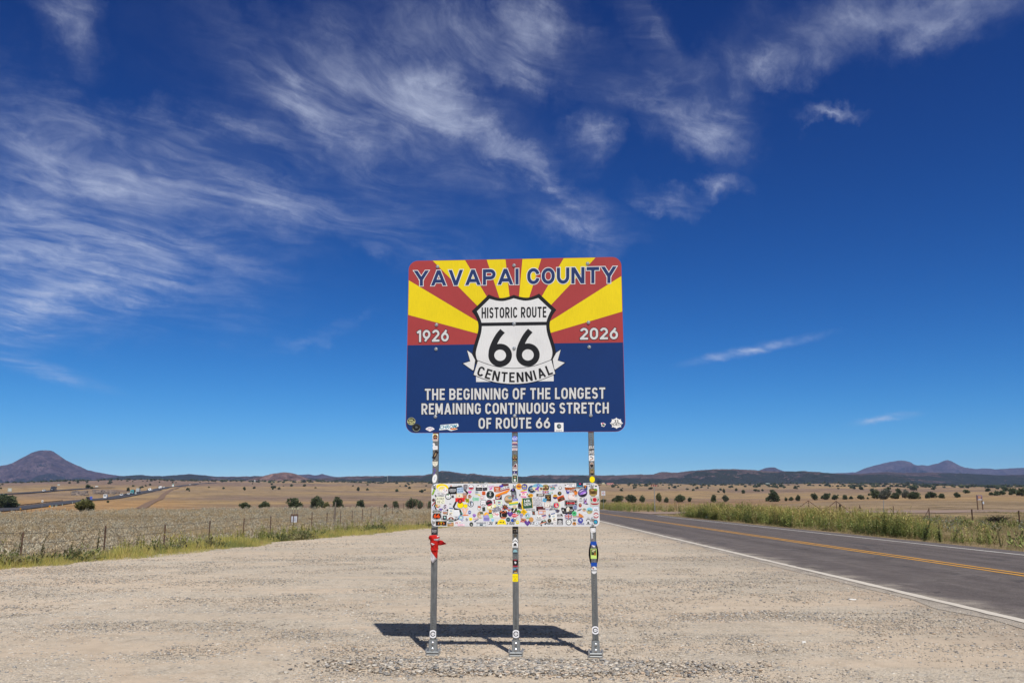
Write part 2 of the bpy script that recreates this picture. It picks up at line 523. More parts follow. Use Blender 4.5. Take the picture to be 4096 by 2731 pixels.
def build_ground():
    dense = np.radians(np.arange(-43, 43.01, .13))
    coarse = np.radians(np.concatenate([np.arange(-180, -43, 4.0), np.arange(46, 180, 4.0)]))
    phi = np.sort(np.concatenate([dense, coarse]))
    rr = np.concatenate([[1.2], np.geomspace(3, 100, 90), np.geomspace(102, 420, 110), np.geomspace(428, 4000, 130), np.geomspace(4200, 15500, 16)])
    A, B = np.meshgrid(phi, rr)
    X, Y = B * np.sin(A), B * np.cos(A)
    Z = terrain(X, Y)
    V = np.stack([X, Y, Z], -1).reshape(-1, 3)
    C = ground_color(X, Y).reshape(-1, 3)
    n, m = len(phi), len(rr)
    i, j = np.meshgrid(np.arange(m - 1), np.arange(n), indexing='ij')
    a = (i * n + j).ravel(); b = (i * n + (j + 1) % n).ravel()
    fcs = np.stack([a, b, b + n, a + n], -1)[:, ::-1]
    # close the middle
    V = np.concatenate([V, [[0, 0, 0]]]); C = np.concatenate([C, [C[0]]])
    k = len(V) - 1
    jj = np.arange(0, n - 1, 2)
    cap = np.stack([np.full(len(jj), k), (jj + 2) % n, jj + 1, jj], -1)
    fcs = np.concatenate([fcs, cap])
    m_, N = mat('dry_ground')
    tc = N.n('ShaderNodeTexCoord').outputs['Object']
    base = N.n('ShaderNodeVertexColor', layer_name='Col').outputs[0]
    f1 = N.noise(tc, 0.9, 8, 0.66)
    f2 = N.noise(tc, 0.11, 7, 0.6)
    f3 = N.noise(N.map(tc, sc=(1, 1, 1)), 12.0, 5, 0.7)
    f4 = N.noise(tc, 0.02, 6, 0.65)
    c = N.mix(1.0, base, N.ramp(f1, [(.28, .62), (.5, 1.0), (.74, 1.28)]), 'MULTIPLY')
    c = N.mix(1.0, c, N.ramp(f2, [(.3, .62), (.5, 1.0), (.72, 1.2)]), 'MULTIPLY')
    c = N.mix(1.0, c, N.ramp(f4, [(.32, .8), (.5, 1.0), (.7, 1.12)]), 'MULTIPLY')
    c = N.mix(1.0, c, N.ramp(f3, [(.3, .8), (.7, 1.15)]), 'MULTIPLY')
    # dark low scrub dotted over the plain
    vo = N.n('ShaderNodeTexVoronoi', i_Scale=0.17, i_Randomness=1.0, i_Vector=tc)
    dots = N.math('MULTIPLY', N.rng(vo.outputs['Distance'], .30, .12), N.rng(N.noise(tc, .013, 3), .5, .62))
    c = N.mix(N.math('MULTIPLY', dots, .75), c, (.075, .072, .05))
    nrm = bump(N, N.math('ADD', f1, N.math('MULTIPLY', f3, .3)), .9, .25)
    out(N, principled(N, c, .95, .1, 0, nrm))
    o = np_mesh('ground', V, fcs, m_, C, smooth=True)
    tag(o, 'dry golden grassland rolling from the lay-by to the hills', kind='structure')
build_ground()

# ---------------------------------------------------------------- gravel lay-by, road, paint
XL = float(np.mean([G(2402, 2085)[0], G(3250, 2285)[0], G(4096, 2490)[0]]))
XY_ = float(np.mean([G(2824, 2113)[0], G(3250, 2177)[0], G(4096, 2305)[0]]))
XR = float(np.mean([G(2750, 2075)[0], G(3250, 2129)[0], G(4096, 2226)[0]]))
print('road lines', XL, XY_, XR)

def strip(name, x0f, x1f, ys, nx, z, material, label=None, kind='structure', follow=False):
    rows = []
    for y in ys:
        a, b = x0f(y), x1f(y)
        rows.append([(x, y, (float(terrain(x, y)) if follow else 0.0) + z) for x in np.linspace(a, b, nx + 1)])
    mb = MB(); mb.quads(rows)
    o = mb.build(name, material, smooth=True)
    tag(o, label, kind=kind)
    return o

def gravel_mat():
    m, N = mat('gravel')
    tc = N.n('ShaderNodeTexCoord').outputs['Object']
    v1 = N.n('ShaderNodeTexVoronoi', i_Scale=34.0, i_Vector=tc)
    v2 = N.n('ShaderNodeTexVoronoi', i_Scale=75.0, i_Vector=tc)
    v3 = N.n('ShaderNodeTexVoronoi', i_Scale=13.0, i_Vector=tc)
    big = N.noise(N.map(tc, rot=(0, 0, R(12)), sc=(.35, 1, 1)), .55, 6, .6, .4)
    mid = N.noise(tc, 3.2, 6, .62)
    track = N.noise(N.map(tc, rot=(0, 0, R(-70)), sc=(.06, 1, 1)), 1.15, 5, .6, .6)
    sand = (.52, .425, .325)
    def stones(v):
        h = N.n('ShaderNodeSeparateColor', i_0=v.outputs['Color']).outputs[0]
        return N.ramp(h, [(0, (.24, .22, .195)), (.2, (.38, .335, .275)), (.5, (.50, .43, .335)), (.75, (.57, .50, .405)), (.93, (.64, .585, .50)), (1, (.27, .265, .25))])
    st = N.mix(N.rng(mid, .35, .65), stones(v1), stones(v2))
    st = N.mix(N.math('MULTIPLY', N.rng(v3.outputs['Distance'], .36, .22), N.rng(N.noise(tc, .8, 3), .45, .6)), st, stones(v3))
    loose = N.rng(N.math('ADD', N.math('MULTIPLY', big, .6), N.math('MULTIPLY', track, .4)), .42, .56)
    rut = None
    for (x0, y0, rad) in ((-46., -20., 51.), (-46., -20., 52.9), (34., -36., 56.), (34., -36., 57.8), (-8., 74., 58.), (-8., 74., 60.), (10., -60., 72.4), (10., -60., 74.2)):
        dd = N.n('ShaderNodeVectorMath', operation='DISTANCE', i_0=tc, i_1=(x0, y0, 0)).outputs['Value']
        s_ = N.rng(N.math('ABSOLUTE', N.math('SUBTRACT', N.math('ADD', dd, N.math('MULTIPLY', big, .8)), rad + .4)), .26, .06)
        rut = s_ if rut is None else N.math('MAXIMUM', rut, s_)
    rut = N.math('MULTIPLY', rut, N.rng(N.noise(tc, .35, 4), .42, .58))
    c = N.mix(N.math('MULTIPLY', N.math('MULTIPLY_ADD', loose, .72, .12), N.math('MULTIPLY_ADD', rut, -.85, 1.0)), sand, st)
    c = N.mix(1.0, c, N.ramp(mid, [(.25, .80), (.5, 1.0), (.75, 1.10)]), 'MULTIPLY')
    sxg = N.n('ShaderNodeSeparateXYZ', i_0=tc).outputs[0]
    near = N.math('MULTIPLY', N.rng(N.math('ADD', sxg, N.math('MULTIPLY_ADD', N.noise(tc, .7, 6, .65), 3.0, -1.5)), XL - 2.2, XL + .3), .6)
    c = N.mix(near, c, N.mix(1.0, c, (.62, .60, .61), 'MULTIPLY'))
    c = N.mix(1.0, c, N.ramp(N.noise(tc, .16, 4), [(.3, .88), (.7, 1.08)]), 'MULTIPLY')
    h = N.math('ADD', N.math('MULTIPLY', N.math('SUBTRACT', .5, v1.outputs['Distance']), loose), N.math('MULTIPLY', mid, .8))
    h = N.math('ADD', h, N.math('MULTIPLY', N.math('SUBTRACT', .5, v2.outputs['Distance']), .4))
    out(N, principled(N, c, .92, .15, 0, bump(N, h, .8, .02)))
    return m
M_gravel = gravel_mat()

def build_lot():
    ys = np.concatenate([np.linspace(-14, 6, 11), np.linspace(6.5, 30, 95), np.linspace(31, 120, 60), np.linspace(125, 300, 12)])
    rows = []
    for y in ys:
        a = float(edge_x(y)) - .3 + .55 * float(fbm(np.array(y / 2.3), np.array(.5), 3, 3))
        b = XL - .12
        xs = np.linspace(a, b, 90)
        zz = .006 + .016 * (fbm(xs / .9, np.full_like(xs, y / .9), 3, 77) + .6 * vnoise(xs * .35, np.full_like(xs, y * .35), 78)) * np.clip((b - xs) / 1.5, 0, 1) * np.clip((xs - a) / 1.0, 0, 1)
        zz = zz + .004
        if y > 130: zz = zz + terrain(xs, np.full_like(xs, y)) * np.clip((y - 130) / 20, 0, 1)
        rows.append([(x, y, max(z, .005) if y < 130 else z + .05) for x, z in zip(xs, zz)])
    mb = MB(); mb.quads(rows)
    o = mb.build('gravel_layby', M_gravel, smooth=True)
    tag(o, 'pale stony gravel lay-by beside the road', kind='structure')
build_lot()

def road_mat():
    m, N = mat('asphalt')
    tc = N.n('ShaderNodeTexCoord').outputs['Object']
    sx = N.n('ShaderNodeSeparateXYZ', i_0=tc).outputs[0]
    fine = N.noise(tc, 60, 3, .7)
    mid = N.noise(tc, 2.0, 6, .6)
    lane = N.noise(N.map(tc, sc=(1, .03, 1)), 1.6, 5, .6)
    lane2 = N.noise(N.map(tc, sc=(1, .05, 1)), 6.0, 3, .6)
    c = N.mix(N.rng(mid, .3, .7), (.094, .079, .074), (.122, .104, .098))
    c = N.mix(1.0, c, N.ramp(lane, [(.3, .78), (.7, 1.2)]), 'MULTIPLY')
    c = N.mix(1.0, c, N.ramp(lane2, [(.3, .92), (.7, 1.07)]), 'MULTIPLY')
    c = N.mix(1.0, c, N.ramp(fine, [(.25, .55), (.5, 1.0), (.76, 1.6)]), 'MULTIPLY')
    v = N.n('ShaderNodeTexVoronoi', i_Scale=70.0, i_Vector=tc)
    h = N.n('ShaderNodeSeparateColor', i_0=v.outputs['Color']).outputs[0]
    c = N.mix(N.math('MULTIPLY', N.rng(h, .86, .97), .5), c, (.26, .235, .22))
    for xo in (XL + .95, XL + 2.75, XY_ + 1.1, XY_ + 2.95):
        wp = N.rng(N.math('ABSOLUTE', N.math('SUBTRACT', sx, xo)), .55, .05)
        c = N.mix(N.math('MULTIPLY', wp, .28), c, N.mix(1.0, c, (.62, .60, .62), 'MULTIPLY'))
    ve = N.n('ShaderNodeTexVoronoi', feature='DISTANCE_TO_EDGE', i_Scale=.30, i_Vector=N.map(N.n('ShaderNodeVectorMath', operation='ADD', i_0=tc, i_1=N.n('ShaderNodeVectorMath', operation='SCALE', i_0=N.n('ShaderNodeTexNoise', i_Scale=1.5, i_Detail=4.0, i_Vector=tc).outputs['Color'], i_Scale=.9).outputs[0]).outputs[0], sc=(1, .35, 1))).outputs['Distance']
    c = N.mix(N.math('MULTIPLY', N.rng(ve, .012, .002), N.math('MULTIPLY', N.rng(N.noise(tc, .25, 3), .48, .58), .6)), c, (.03, .028, .03))
    # oily patches and curved scuffs of turning tyres
    oil = N.rng(N.noise(N.map(tc, sc=(1, .22, 1)), .9, 4, .6, .3), .62, .72)
    c = N.mix(N.math('MULTIPLY', oil, .45), c, (.045, .043, .048))
    scuff = None
    for (x0, y0, rad, wd) in ((3.0, 24.0, 8.2, .5), (4.0, 19.0, 7.0, .45), (2.0, 31.0, 9.2, .6)):
        dd = N.n('ShaderNodeVectorMath', operation='DISTANCE', i_0=tc, i_1=(x0, y0, 0)).outputs['Value']
        s = N.rng(N.math('ABSOLUTE', N.math('SUBTRACT', dd, rad)), wd, 0.0)
        scuff = s if scuff is None else N.math('ADD', scuff, s)
    c = N.mix(N.math('MULTIPLY', N.math('MINIMUM', scuff, 1.0), N.math('MULTIPLY', N.rng(mid, .35, .7), .28)), c, (.20, .18, .165))
    # dust carried onto the near edge from the lay-by, bare stony edge on the far side
    edge = N.math('ADD', sx, N.math('MULTIPLY_ADD', N.noise(tc, 1.3, 6, .65), 2.6, -1.3))
    dust = N.rng(edge, XL + .75, XL - .55)
    st = N.ramp(h, [(0, (.22, .2, .18)), (.5, (.40, .35, .29)), (1, (.50, .44, .36))])
    c = N.mix(N.math('MULTIPLY', dust, .9), c, st)
    e2 = N.math('ADD', sx, N.math('MULTIPLY_ADD', N.noise(tc, 2.0, 5, .65), 1.0, -.5))
    c = N.mix(N.math('MULTIPLY', N.rng(e2, XR + .25, XR + .8), .7), c, N.ramp(h, [(0, (.05, .045, .05)), (.6, (.12, .105, .105)), (1, (.22, .2, .19))]))
    out(N, principled(N, c, .88, .25, 0, bump(N, N.math('ADD', fine, v.outputs['Distance']), .35, .008)))
    return m
M_road = road_mat()
RY = np.concatenate([np.linspace(-20, 10, 10), np.linspace(11, 120, 90), np.linspace(123, 420, 60)])
def wob(y, s, a):
    return a * float(fbm(np.array(y / 1.7), np.array(.5), 4, s))
def road_z(y): return 0.0
strip('road', lambda y: XL - .38 + wob(y, 51, .28), lambda y: XR + 1.15 + wob(y, 52, .25), RY, 14, .016, M_road, 'two lane asphalt road running to the right of the sign', follow=True)

def paint_mat(name, col, wear, dirt):
    m, N = mat(name)
    tc = N.n('ShaderNodeTexCoord').outputs['Object']
    n = N.noise(tc, 28, 5, .7); b = N.noise(N.map(tc, sc=(1, .12, 1)), 2.4, 5, .65)
    c = N.mix(1.0, col, N.ramp(n, [(.3, .78), (.6, 1.04)]), 'MULTIPLY')
    c = N.mix(N.math('MULTIPLY', N.rng(N.math('ADD', N.math('MULTIPLY', n, .6), N.math('MULTIPLY', b, .4)), .56 - wear, .62 - wear * .5), wear * 2), c, dirt)
    out(N, principled(N, c, .75, .25))
    return m
M_white = paint_mat('white_road_paint', (.62, .60, .57), .05, (.16, .14, .13))
M_whited = paint_mat('dusty_white_road_paint', (.60, .55, .48), .09, (.36, .31, .26))
M_yel = paint_mat('yellow_road_paint', (.66, .33, .045), .10, (.17, .13, .10))
# the far edge line breaks where the side road joins
JOIN0, JOIN1 = 93.0, 120.0
def line(name, x, w, m, y0, y1, label, rag=.012):
    ys = RY[(RY >= y0) & (RY <= y1)]
    ys = np.concatenate([np.arange(max(y0, -10), min(y1, 60), .35), ys[ys > 60]])
    return strip(name, lambda y: x - w / 2 + rag * random.uniform(-1, 1), lambda y: x + w / 2 + rag * random.uniform(-1, 1), ys, 1, .024, m, label, follow=True)
line('edge_line', XL, .19, M_whited, -20, 420, 'dusty white edge line beside the gravel', .02)
line('centre_line', XY_ - .165, .12, M_yel, -20, 420, 'yellow centre line nearer the lay-by')
line('centre_line', XY_ + .165, .12, M_yel, -20, 420, 'yellow centre line farther from the lay-by')
line('edge_line', XR, .13, M_white, -20, JOIN0, 'clean white edge line beside the weeds')
line('edge_line', XR, .13, M_white, JOIN1, 420, 'white edge line beyond the side road')

# side road of pale dirt leaving to the right
def dirt_mat():
    m, N = mat('packed_dirt')
    tc = N.n('ShaderNodeTexCoord').outputs['Object']
    n = N.noise(N.map(tc, sc=(.2, 1, 1)), 1.2, 6, .6)
    c = N.mix(N.rng(n, .3, .7), (.225, .165, .135), (.31, .235, .195))
    out(N, principled(N, c, .95, .1, 0, bump(N, N.noise(tc, 9, 4), .4, .03)))
    return m
def build_side_road():
    mb = MB(); rows = []
    for x in np.concatenate([np.linspace(XR + .6, 26, 10), np.linspace(28, 260, 60)]):
        y0, y1 = np.interp(x, [15, 18, 24, 60, 260], [97, 106, 113, 114, 112]), np.interp(x, [15, 18, 24, 60, 260], [121, 121, 120, 130, 138])
        rows.append([(x, y, float(terrain(x, y)) + .06) for y in np.linspace(y0, y1, 6)])
    mb.quads(rows, flip=True)
    tag(mb.build('side_road', dirt_mat(), smooth=True), 'pale dirt side road leaving to the right', kind='structure')
build_side_road()

# motorway carriageways far to the left and the bare track over the plain
def ribbon(name, pts, w, lift, m, label, n=60, kind='structure', paint=None):
    """pts: photo columns and rows on the land beyond the first crest"""
    P = [np.array(p) if len(p) == 3 else (at(p[0], p[1])) for p in pts]
    t = np.linspace(0, len(P) - 1, n)
    C = np.stack([np.interp(t, range(len(P)), [p[k] for p in P]) for k in range(2)], -1)
    for _ in range(3): C[1:-1] = (C[:-2] + C[1:-1] * 2 + C[2:]) / 4
    d = np.gradient(C, axis=0); d /= np.linalg.norm(d, axis=1)[:, None]
    nrm = np.stack([-d[:, 1], d[:, 0]], -1)
    cz = terrain(C[:, 0], C[:, 1]) + lift
    for _ in range(4): cz[1:-1] = (cz[:-2] + cz[1:-1] * 2 + cz[2:]) / 4
    mb = MB()
    rows = []
    for k in range(n):
        row = []
        for s in (-.5, -.25, 0, .25, .5):
            q = C[k] + nrm[k] * w * s
            row.append((q[0], q[1], max(cz[k], float(terrain(q[0], q[1])) + lift * .5)))
        rows.append(row)
    mb.quads(rows, flip=True)
    o = mb.build(name, m, smooth=True)
    tag(o, label, kind=kind)
    return C, cz, nrm
M_hwy = flat_mat('motorway_asphalt', (.062, .060, .066), .8, .3, 0, .2, .4)
HW1 = ribbon('motorway', [(-700, 240), (-250, 275), (0, 314), (140, 372), (300, 455), (420, 552), (520, 690), (600, 860), (665, 1130), (735, 1400), (860, 2100)], 12.0, .35, M_hwy, 'near carriageway of the motorway crossing the plain', 120)
HW2 = ribbon('motorway', [(-500, 500), (-200, 560), (0, 628), (120, 700), (230, 790), (330, 900), (450, 1060)], 11.0, .5, M_hwy, 'far carriageway of the motorway behind the grassy median', 70)
M_track = flat_mat('bare_track', (.20, .135, .095), .95, .1, 0, .2, .6)
ribbon('dirt_track', [(560, 330), (600, 430), (640, 560), (655, 720), (690, 1000), (760, 1500)], 4.0, .25, M_track, 'brown bare track climbing the golden plain', 70)

# ---------------------------------------------------------------- hills: each a ridge with real depth
def hill_mat(name, rock, rock2, tree, cover, dscale, gully=1.0):
    m, N = mat(name)
    tc = N.n('ShaderNodeTexCoord').outputs['Object']
    n = N.noise(tc, .004, 7, .6)
    f = N.noise(tc, .022, 8, .72)
    c = N.mix(N.rng(n, .35, .65), rock, rock2)
    c = N.mix(1.0, c, N.ramp(f, [(.34, .35), (.5, 1.0), (.66, 1.75)]), 'MULTIPLY')
    c = N.mix(1.0, c, N.ramp(N.noise(tc, .007, 5, .6), [(.32, .7), (.68, 1.25)]), 'MULTIPLY')
    v = N.n('ShaderNodeTexVoronoi', i_Scale=dscale, i_Vector=tc)
    cov = N.math('ADD', N.noise(tc, .0022, 6, .62), N.math('MULTIPLY_ADD', N.noise(tc, .012, 4, .6), .5, -.25))
    z = N.n('ShaderNodeVertexColor', layer_name='Col')
    cov = N.math('ADD', cov, N.math('MULTIPLY_ADD', N.n('ShaderNodeSeparateColor', i_0=z.outputs[0]).outputs[0], -.5, .25))
    rad = N.rng(cov, .62 - cover * .5, .78 - cover * .5, .12, .82)
    dots = N.rng(N.math('SUBTRACT', v.outputs['Distance'], rad), .06, -.08)
    c = N.mix(N.math('MULTIPLY', dots, .92), c, tree)
    nrm = bump(N, N.math('ADD', N.math('MULTIPLY', f, 1.0), N.math('MULTIPLY', dots, .25)), 1.0, 40 * gully)
    out(N, principled(N, c, .95, .05, 0, nrm))
    return m

def hill(name, label, prof, dist, depth, material, power=1.2, gully=.25, seed=1, npx=4.0, skew=0.0):
    """prof: skyline as (photo column, photo row) seen from the eye; depth: half width of the ridge in metres"""
    px = np.arange(prof[0][0], prof[-1][0] + 1, npx)
    sky = np.interp(px, [p[0] for p in prof], [p[1] for p in prof])
    k = np.array([1, 2, 1]) / 4.; sky = np.convolve(np.pad(sky, 1, mode='edge'), k, 'valid')
    sky = sky + 1.5 * fbm(px / 14., px * 0 + seed, 5, seed)
    u = np.concatenate([np.linspace(-1, -.03, 46), [0], np.linspace(.06, 1, 14)])
    PX, U = np.meshgrid(px, u, indexing='ij')
    Rd = dist + U * depth + 0 * PX
    Rd0 = dist * (1 + .02 * fbm(px / 60., px * 0 + seed + 3, 2, seed + 3))
    top = np.array([zrow(a, b) for a, b in zip(Rd0, sky)])
    Yd = Rd0[:, None] + U * depth
    X = (PX - CX) * CT / F * Rd0[:, None] * (1 + (Yd / Rd0[:, None] - 1) * .6)
    base = terrain(X, Yd) - 14
    h = np.maximum(top[:, None] - base, 0)
    nz = fbm(X / (depth * .22), Yd / (depth * .35), 5, seed + 9)
    rid = 1 - np.abs(fbm(X / (depth * .16), Yd / (depth * .7), 4, seed + 17)) * 2
    fall = np.clip(1 - np.abs(U) ** (1.0) + 0 * PX, 0, 1) ** power
    env = 4 * fall * (1 - fall)
    z = base + h * np.clip(fall + env * gully * 1.5 * (nz * .8 + (rid - .6) * .5), 0, 1.0)
    V = np.stack([X, Yd, z], -1).reshape(-1, 3)
    n, m = len(px), len(u)
    i, j = np.meshgrid(np.arange(n - 1), np.arange(m - 1), indexing='ij')
    a = (i * m + j).ravel()
    fc = np.stack([a, a + m, a + m + 1, a + 1], -1)
    col = np.repeat(fall.reshape(-1, 1), 3, 1)
    o = np_mesh(name, V, fc, material, col, smooth=True)
    tag(o, label, kind='structure')
    return o
JUN = (.030, .042, .022)
M_cone = hill_mat('volcano_rock', (.130, .090, .095), (.090, .066, .075), (.026, .034, .026), .34, .055)
M_wood = hill_mat('wooded_slope', (.13, .092, .082), (.105, .078, .070), JUN, .8, .075)
M_mesa = hill_mat('mixed_slope', (.165, .115, .098), (.135, .098, .085), JUN, .60, .075)
M_butte = hill_mat('red_butte_rock', (.20, .125, .105), (.16, .105, .092), (.05, .05, .035), .12, .11, .5)
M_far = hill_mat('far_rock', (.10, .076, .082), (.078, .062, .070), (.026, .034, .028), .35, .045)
hill('volcano_hill', 'tall cone shaped hill with a flat summit at the left edge', [(-520, 1915), (-420, 1900), (-250, 1885), (-120, 1872), (-40, 1866), (0, 1860), (30, 1853), (65, 1833), (110, 1809), (130, 1802), (160, 1800), (187, 1801), (205, 1811), (245, 1838), (300, 1862), (340, 1879), (400, 1892), (470, 1902), (560, 1912), (700, 1926)], 8200, 1500, M_cone, 1.25, .30, 11)
hill('dark_ridge', 'low dark wooded ridge right of the cone hill', [(380, 1914), (470, 1906), (530, 1900), (555, 1898), (590, 1902), (640, 1903), (700, 1899), (750, 1895), (800, 1899), (860, 1906), (950, 1905), (1040, 1903), (1120, 1906), (1260, 1912), (1360, 1924)], 6300, 900, M_wood, 1.1, .3, 23)
hill('far_ridge', 'small purple peaks behind the red butte', [(1080, 1918), (1150, 1903), (1185, 1898), (1230, 1896), (1260, 1901), (1283, 1894), (1298, 1899), (1335, 1906), (1420, 1918)], 9500, 900, M_far, 1.1, .3, 31)
hill('red_butte', 'reddish brown stony butte behind the plain', [(960, 1926), (1000, 1914), (1050, 1902), (1090, 1893), (1125, 1888), (1150, 1889), (1175, 1893), (1200, 1904), (1240, 1917), (1275, 1926)], 3900, 330, M_butte, 1.0, .35, 41, 3)
hill('long_mesa', 'long wooded mesa stretching behind the sign', [(1250, 1920), (1300, 1911), (1400, 1904), (1500, 1903), (1600, 1902), (1690, 1900), (1725, 1893), (1765, 1882), (1800, 1884), (1835, 1890), (1870, 1897), (1900, 1896), (1950, 1900), (2000, 1904), (2040, 1906), (2105, 1906), (2125, 1901), (2160, 1899), (2300, 1900), (2420, 1900), (2500, 1900), (2620, 1902), (2780, 1912), (2900, 1930)], 5200, 900, M_mesa, .95, .35, 53)
hill('dark_ridge', 'broad dark wooded hill right of the sign', [(2380, 1912), (2480, 1900), (2530, 1897), (2610, 1897), (2645, 1887), (2665, 1887), (2710, 1890), (2760, 1883), (2860, 1876), (2940, 1875), (3020, 1879), (3100, 1884), (3250, 1886), (3340, 1893), (3500, 1901), (3700, 1918), (3900, 1936)], 4900, 1000, M_mesa, .9, .3, 67)
hill('far_butte', 'small flat topped purple butte on the skyline', [(2990, 1898), (3040, 1883), (3065, 1871), (3085, 1868), (3107, 1869), (3130, 1880), (3180, 1894), (3230, 1900)], 9800, 600, M_far, 1.2, .3, 71, 3)
hill('far_mountains', 'purple twin peaked mountains at the right', [(3180, 1905), (3300, 1893), (3429, 1888), (3474, 1870), (3543, 1853), (3608, 1840), (3638, 1843), (3653, 1847), (3676, 1860), (3707, 1860), (3726, 1862), (3749, 1855), (3772, 1853), (3787, 1843), (3806, 1839), (3819, 1843), (3840, 1859), (3867, 1869), (3916, 1875), (3943, 1872), (4000, 1876), (4050, 1872), (4110, 1870), (4250, 1864), (4400, 1874), (4700, 1888), (4900, 1910)], 12500, 1900, M_far, 1.1, .35, 83)
hill('dark_ridge', 'dark green wooded slope below the purple mountains', [(3080, 1906), (3200, 1898), (3400, 1896), (3480, 1891), (3550, 1886), (3620, 1890), (3750, 1889), (3850, 1892), (4000, 1899), (4150, 1898), (4400, 1890), (4800, 1905), (5000, 1925)], 5600, 1000, M_wood, 1.0, .25, 97)

# ---------------------------------------------------------------- the road sign
SYAW, SLEAN, SROLL = -0.0650147, -0.0129079, 0.0014410
SC = np.array([0.02721, 9.4, 3.35447])                 # panel centre
PW, PH = 2.4344, 1.9747                                # panel width and height
_u0 = np.array([math.cos(SYAW), math.sin(SYAW), 0]); _v0 = np.array([-math.sin(SLEAN) * math.sin(SYAW), math.sin(SLEAN) * math.cos(SYAW), math.cos(SLEAN)])
SU = _u0 * math.cos(SROLL) + _v0 * math.sin(SROLL); SV = -_u0 * math.sin(SROLL) + _v0 * math.cos(SROLL)
SN = np.cross(SU, SV)                                  # towards the viewer
VB = -SC[2] / SV[2]                                    # v of the ground below the centre
def uv(px, py, n=0.0):
    d = ray(px, py); o = np.array([0, 0, CAMH]); p0 = SC + SN * n
    t = np.dot(p0 - o, SN) / np.dot(d, SN)
    q = o + d * t - SC
    return float(np.dot(q, SU)), float(np.dot(q, SV))
K1 = 960 / 1981.0
def z1(x, y, n=0.0):
    """from the enlarged view of the panel to panel coordinates"""
    return uv(1580 + x * K1, 1000 + y * K1, n)

def srgb(h):
    c = [int(h[i:i + 2], 16) / 255 for i in (0, 2, 4)]
    return tuple(x / 12.92 if x <= .04045 else ((x + .055) / 1.055) ** 2.4 for x in c)

sign = empty('road_sign')
sign.matrix_world = Matrix(((SU[0], -SN[0], SV[0], SC[0] + SV[0] * VB), (SU[1], -SN[1], SV[1], SC[1] + SV[1] * VB), (SU[2], -SN[2], SV[2], 0.0), (0, 0, 0, 1)))
tag(sign, 'large county welcome sign with sunburst and route shield on three steel posts', 'road sign')
def L(u, v, n=0.0):
    """panel coordinates to the sign's own space (x right, y away, z up)"""
    return (u, -n, v - VB)

def sheeting(name, rough, grain):
    m, N = mat(name)
    c = N.n('ShaderNodeVertexColor', layer_name='Col').outputs[0]
    tc = N.n('ShaderNodeTexCoord').outputs['Object']
    rib = N.noise(N.map(tc, sc=(150, 1, 9)), 1.0, 4, .6)
    soft = N.noise(tc, 2.2, 4, .6)
    c = N.mix(1.0, c, N.ramp(rib, [(.3, 1 - grain), (.7, 1 + grain)]), 'MULTIPLY')
    c = N.mix(1.0, c, N.ramp(soft, [(.3, .94), (.7, 1.04)]), 'MULTIPLY')
    out(N, principled(N, c, rough, .35))
    return m
M_sheet = sheeting('reflective_sheeting', .42, .07)
M_stick = attr_mat('printed_vinyl', .5, .35)
M_bolt = flat_mat('zinc_bolt', (.62, .64, .66), .32, .5, .85, .15, 60)
def steel_mat():
    m, N = mat('galvanised_steel')
    tc = N.n('ShaderNodeTexCoord').outputs['Object']
    n = N.noise(N.map(tc, sc=(1, 1, .25)), 55, 5, .6); b = N.noise(N.map(tc, sc=(60, 60, .6)), 1.0, 4, .6)
    c = N.mix(N.rng(n, .3, .7), (.150, .158, .164), (.225, .235, .242))
    c = N.mix(1.0, c, N.ramp(b, [(.3, .84), (.7, 1.12)]), 'MULTIPLY')
    out(N, principled(N, c, N.rng(n, .2, .8, .42, .6), .5, .35))
    return m
M_steel = steel_mat()
M_galv = flat_mat('bright_galvanised_steel', (.30, .315, .325), .45, .5, .4, .12, 40)

RED, YEL, BLU, WHT, BLK, NAVY = (.385, .052, .054), (.82, .64, .008), (.005, .034, .160), (.74, .75, .77), (.012, .012, .015), (.018, .040, .145)

def rrect(x0, y0, x1, y1, r, seg=7):
    pts = []
    for cx, cy, a in ((x1 - r, y1 - r, 0), (x0 + r, y1 - r, 90), (x0 + r, y0 + r, 180), (x1 - r, y0 + r, 270)):
        for t in np.linspace(0, 90, seg):
            pts.append((cx + r * math.cos(R(a + t)), cy + r * math.sin(R(a + t))))
    return pts

def plate(mb, outline, n0, n1, front, edge):
    """flat plate from an outline, with a thickness"""
    f = [L(u, v, n1) for u, v in outline]; b = [L(u, v, n0) for u, v in outline]
    mb.poly(f, front); mb.poly(b[::-1], edge)
    for i in range(len(f)):
        j = (i + 1) % len(f)
        mb.poly([b[i], b[j], f[j], f[i]], edge)

# the panel: red plate, yellow rays, blue lower half
mb = MB()
plate(mb, rrect(-PW / 2, -PH / 2, PW / 2, PH / 2, .105), -.004, 0, RED, (.35, .35, .36))
fu, fv = z1(988, 772)
def ray_poly(pts):
    mb.poly([L(fu, fv, .0008)] + [L(*q, .0008) for q in pts], YEL)
e = .004
top = lambda x: (z1(x, 90 - (x - 150) * .0198)[0], PH / 2 - e)
lef = lambda y: (-PW / 2 + e, z1(112, y)[1])
rig = lambda y: (PW / 2 - e, z1(1872, y)[1])
ray_poly([lef(250), lef(535)])
ray_poly([rig(508), rig(215)])
for a, b in ((312, 578), (757, 912), (1052, 1208), (1392, 1655)):
    ray_poly([top(b), top(a)])
bt = z1(988, 774)[1]
low = [q for q in rrect(-PW / 2 + e, -PH / 2 + e, PW / 2 - e, PH / 2, .101) if q[1] < bt]
mb.poly([L(-PW / 2 + e, bt, .0012)] + [L(*q, .0012) for q in low] + [L(PW / 2 - e, bt, .0012)], BLU)
panel = mb.build('sign_panel', M_sheet, sign)

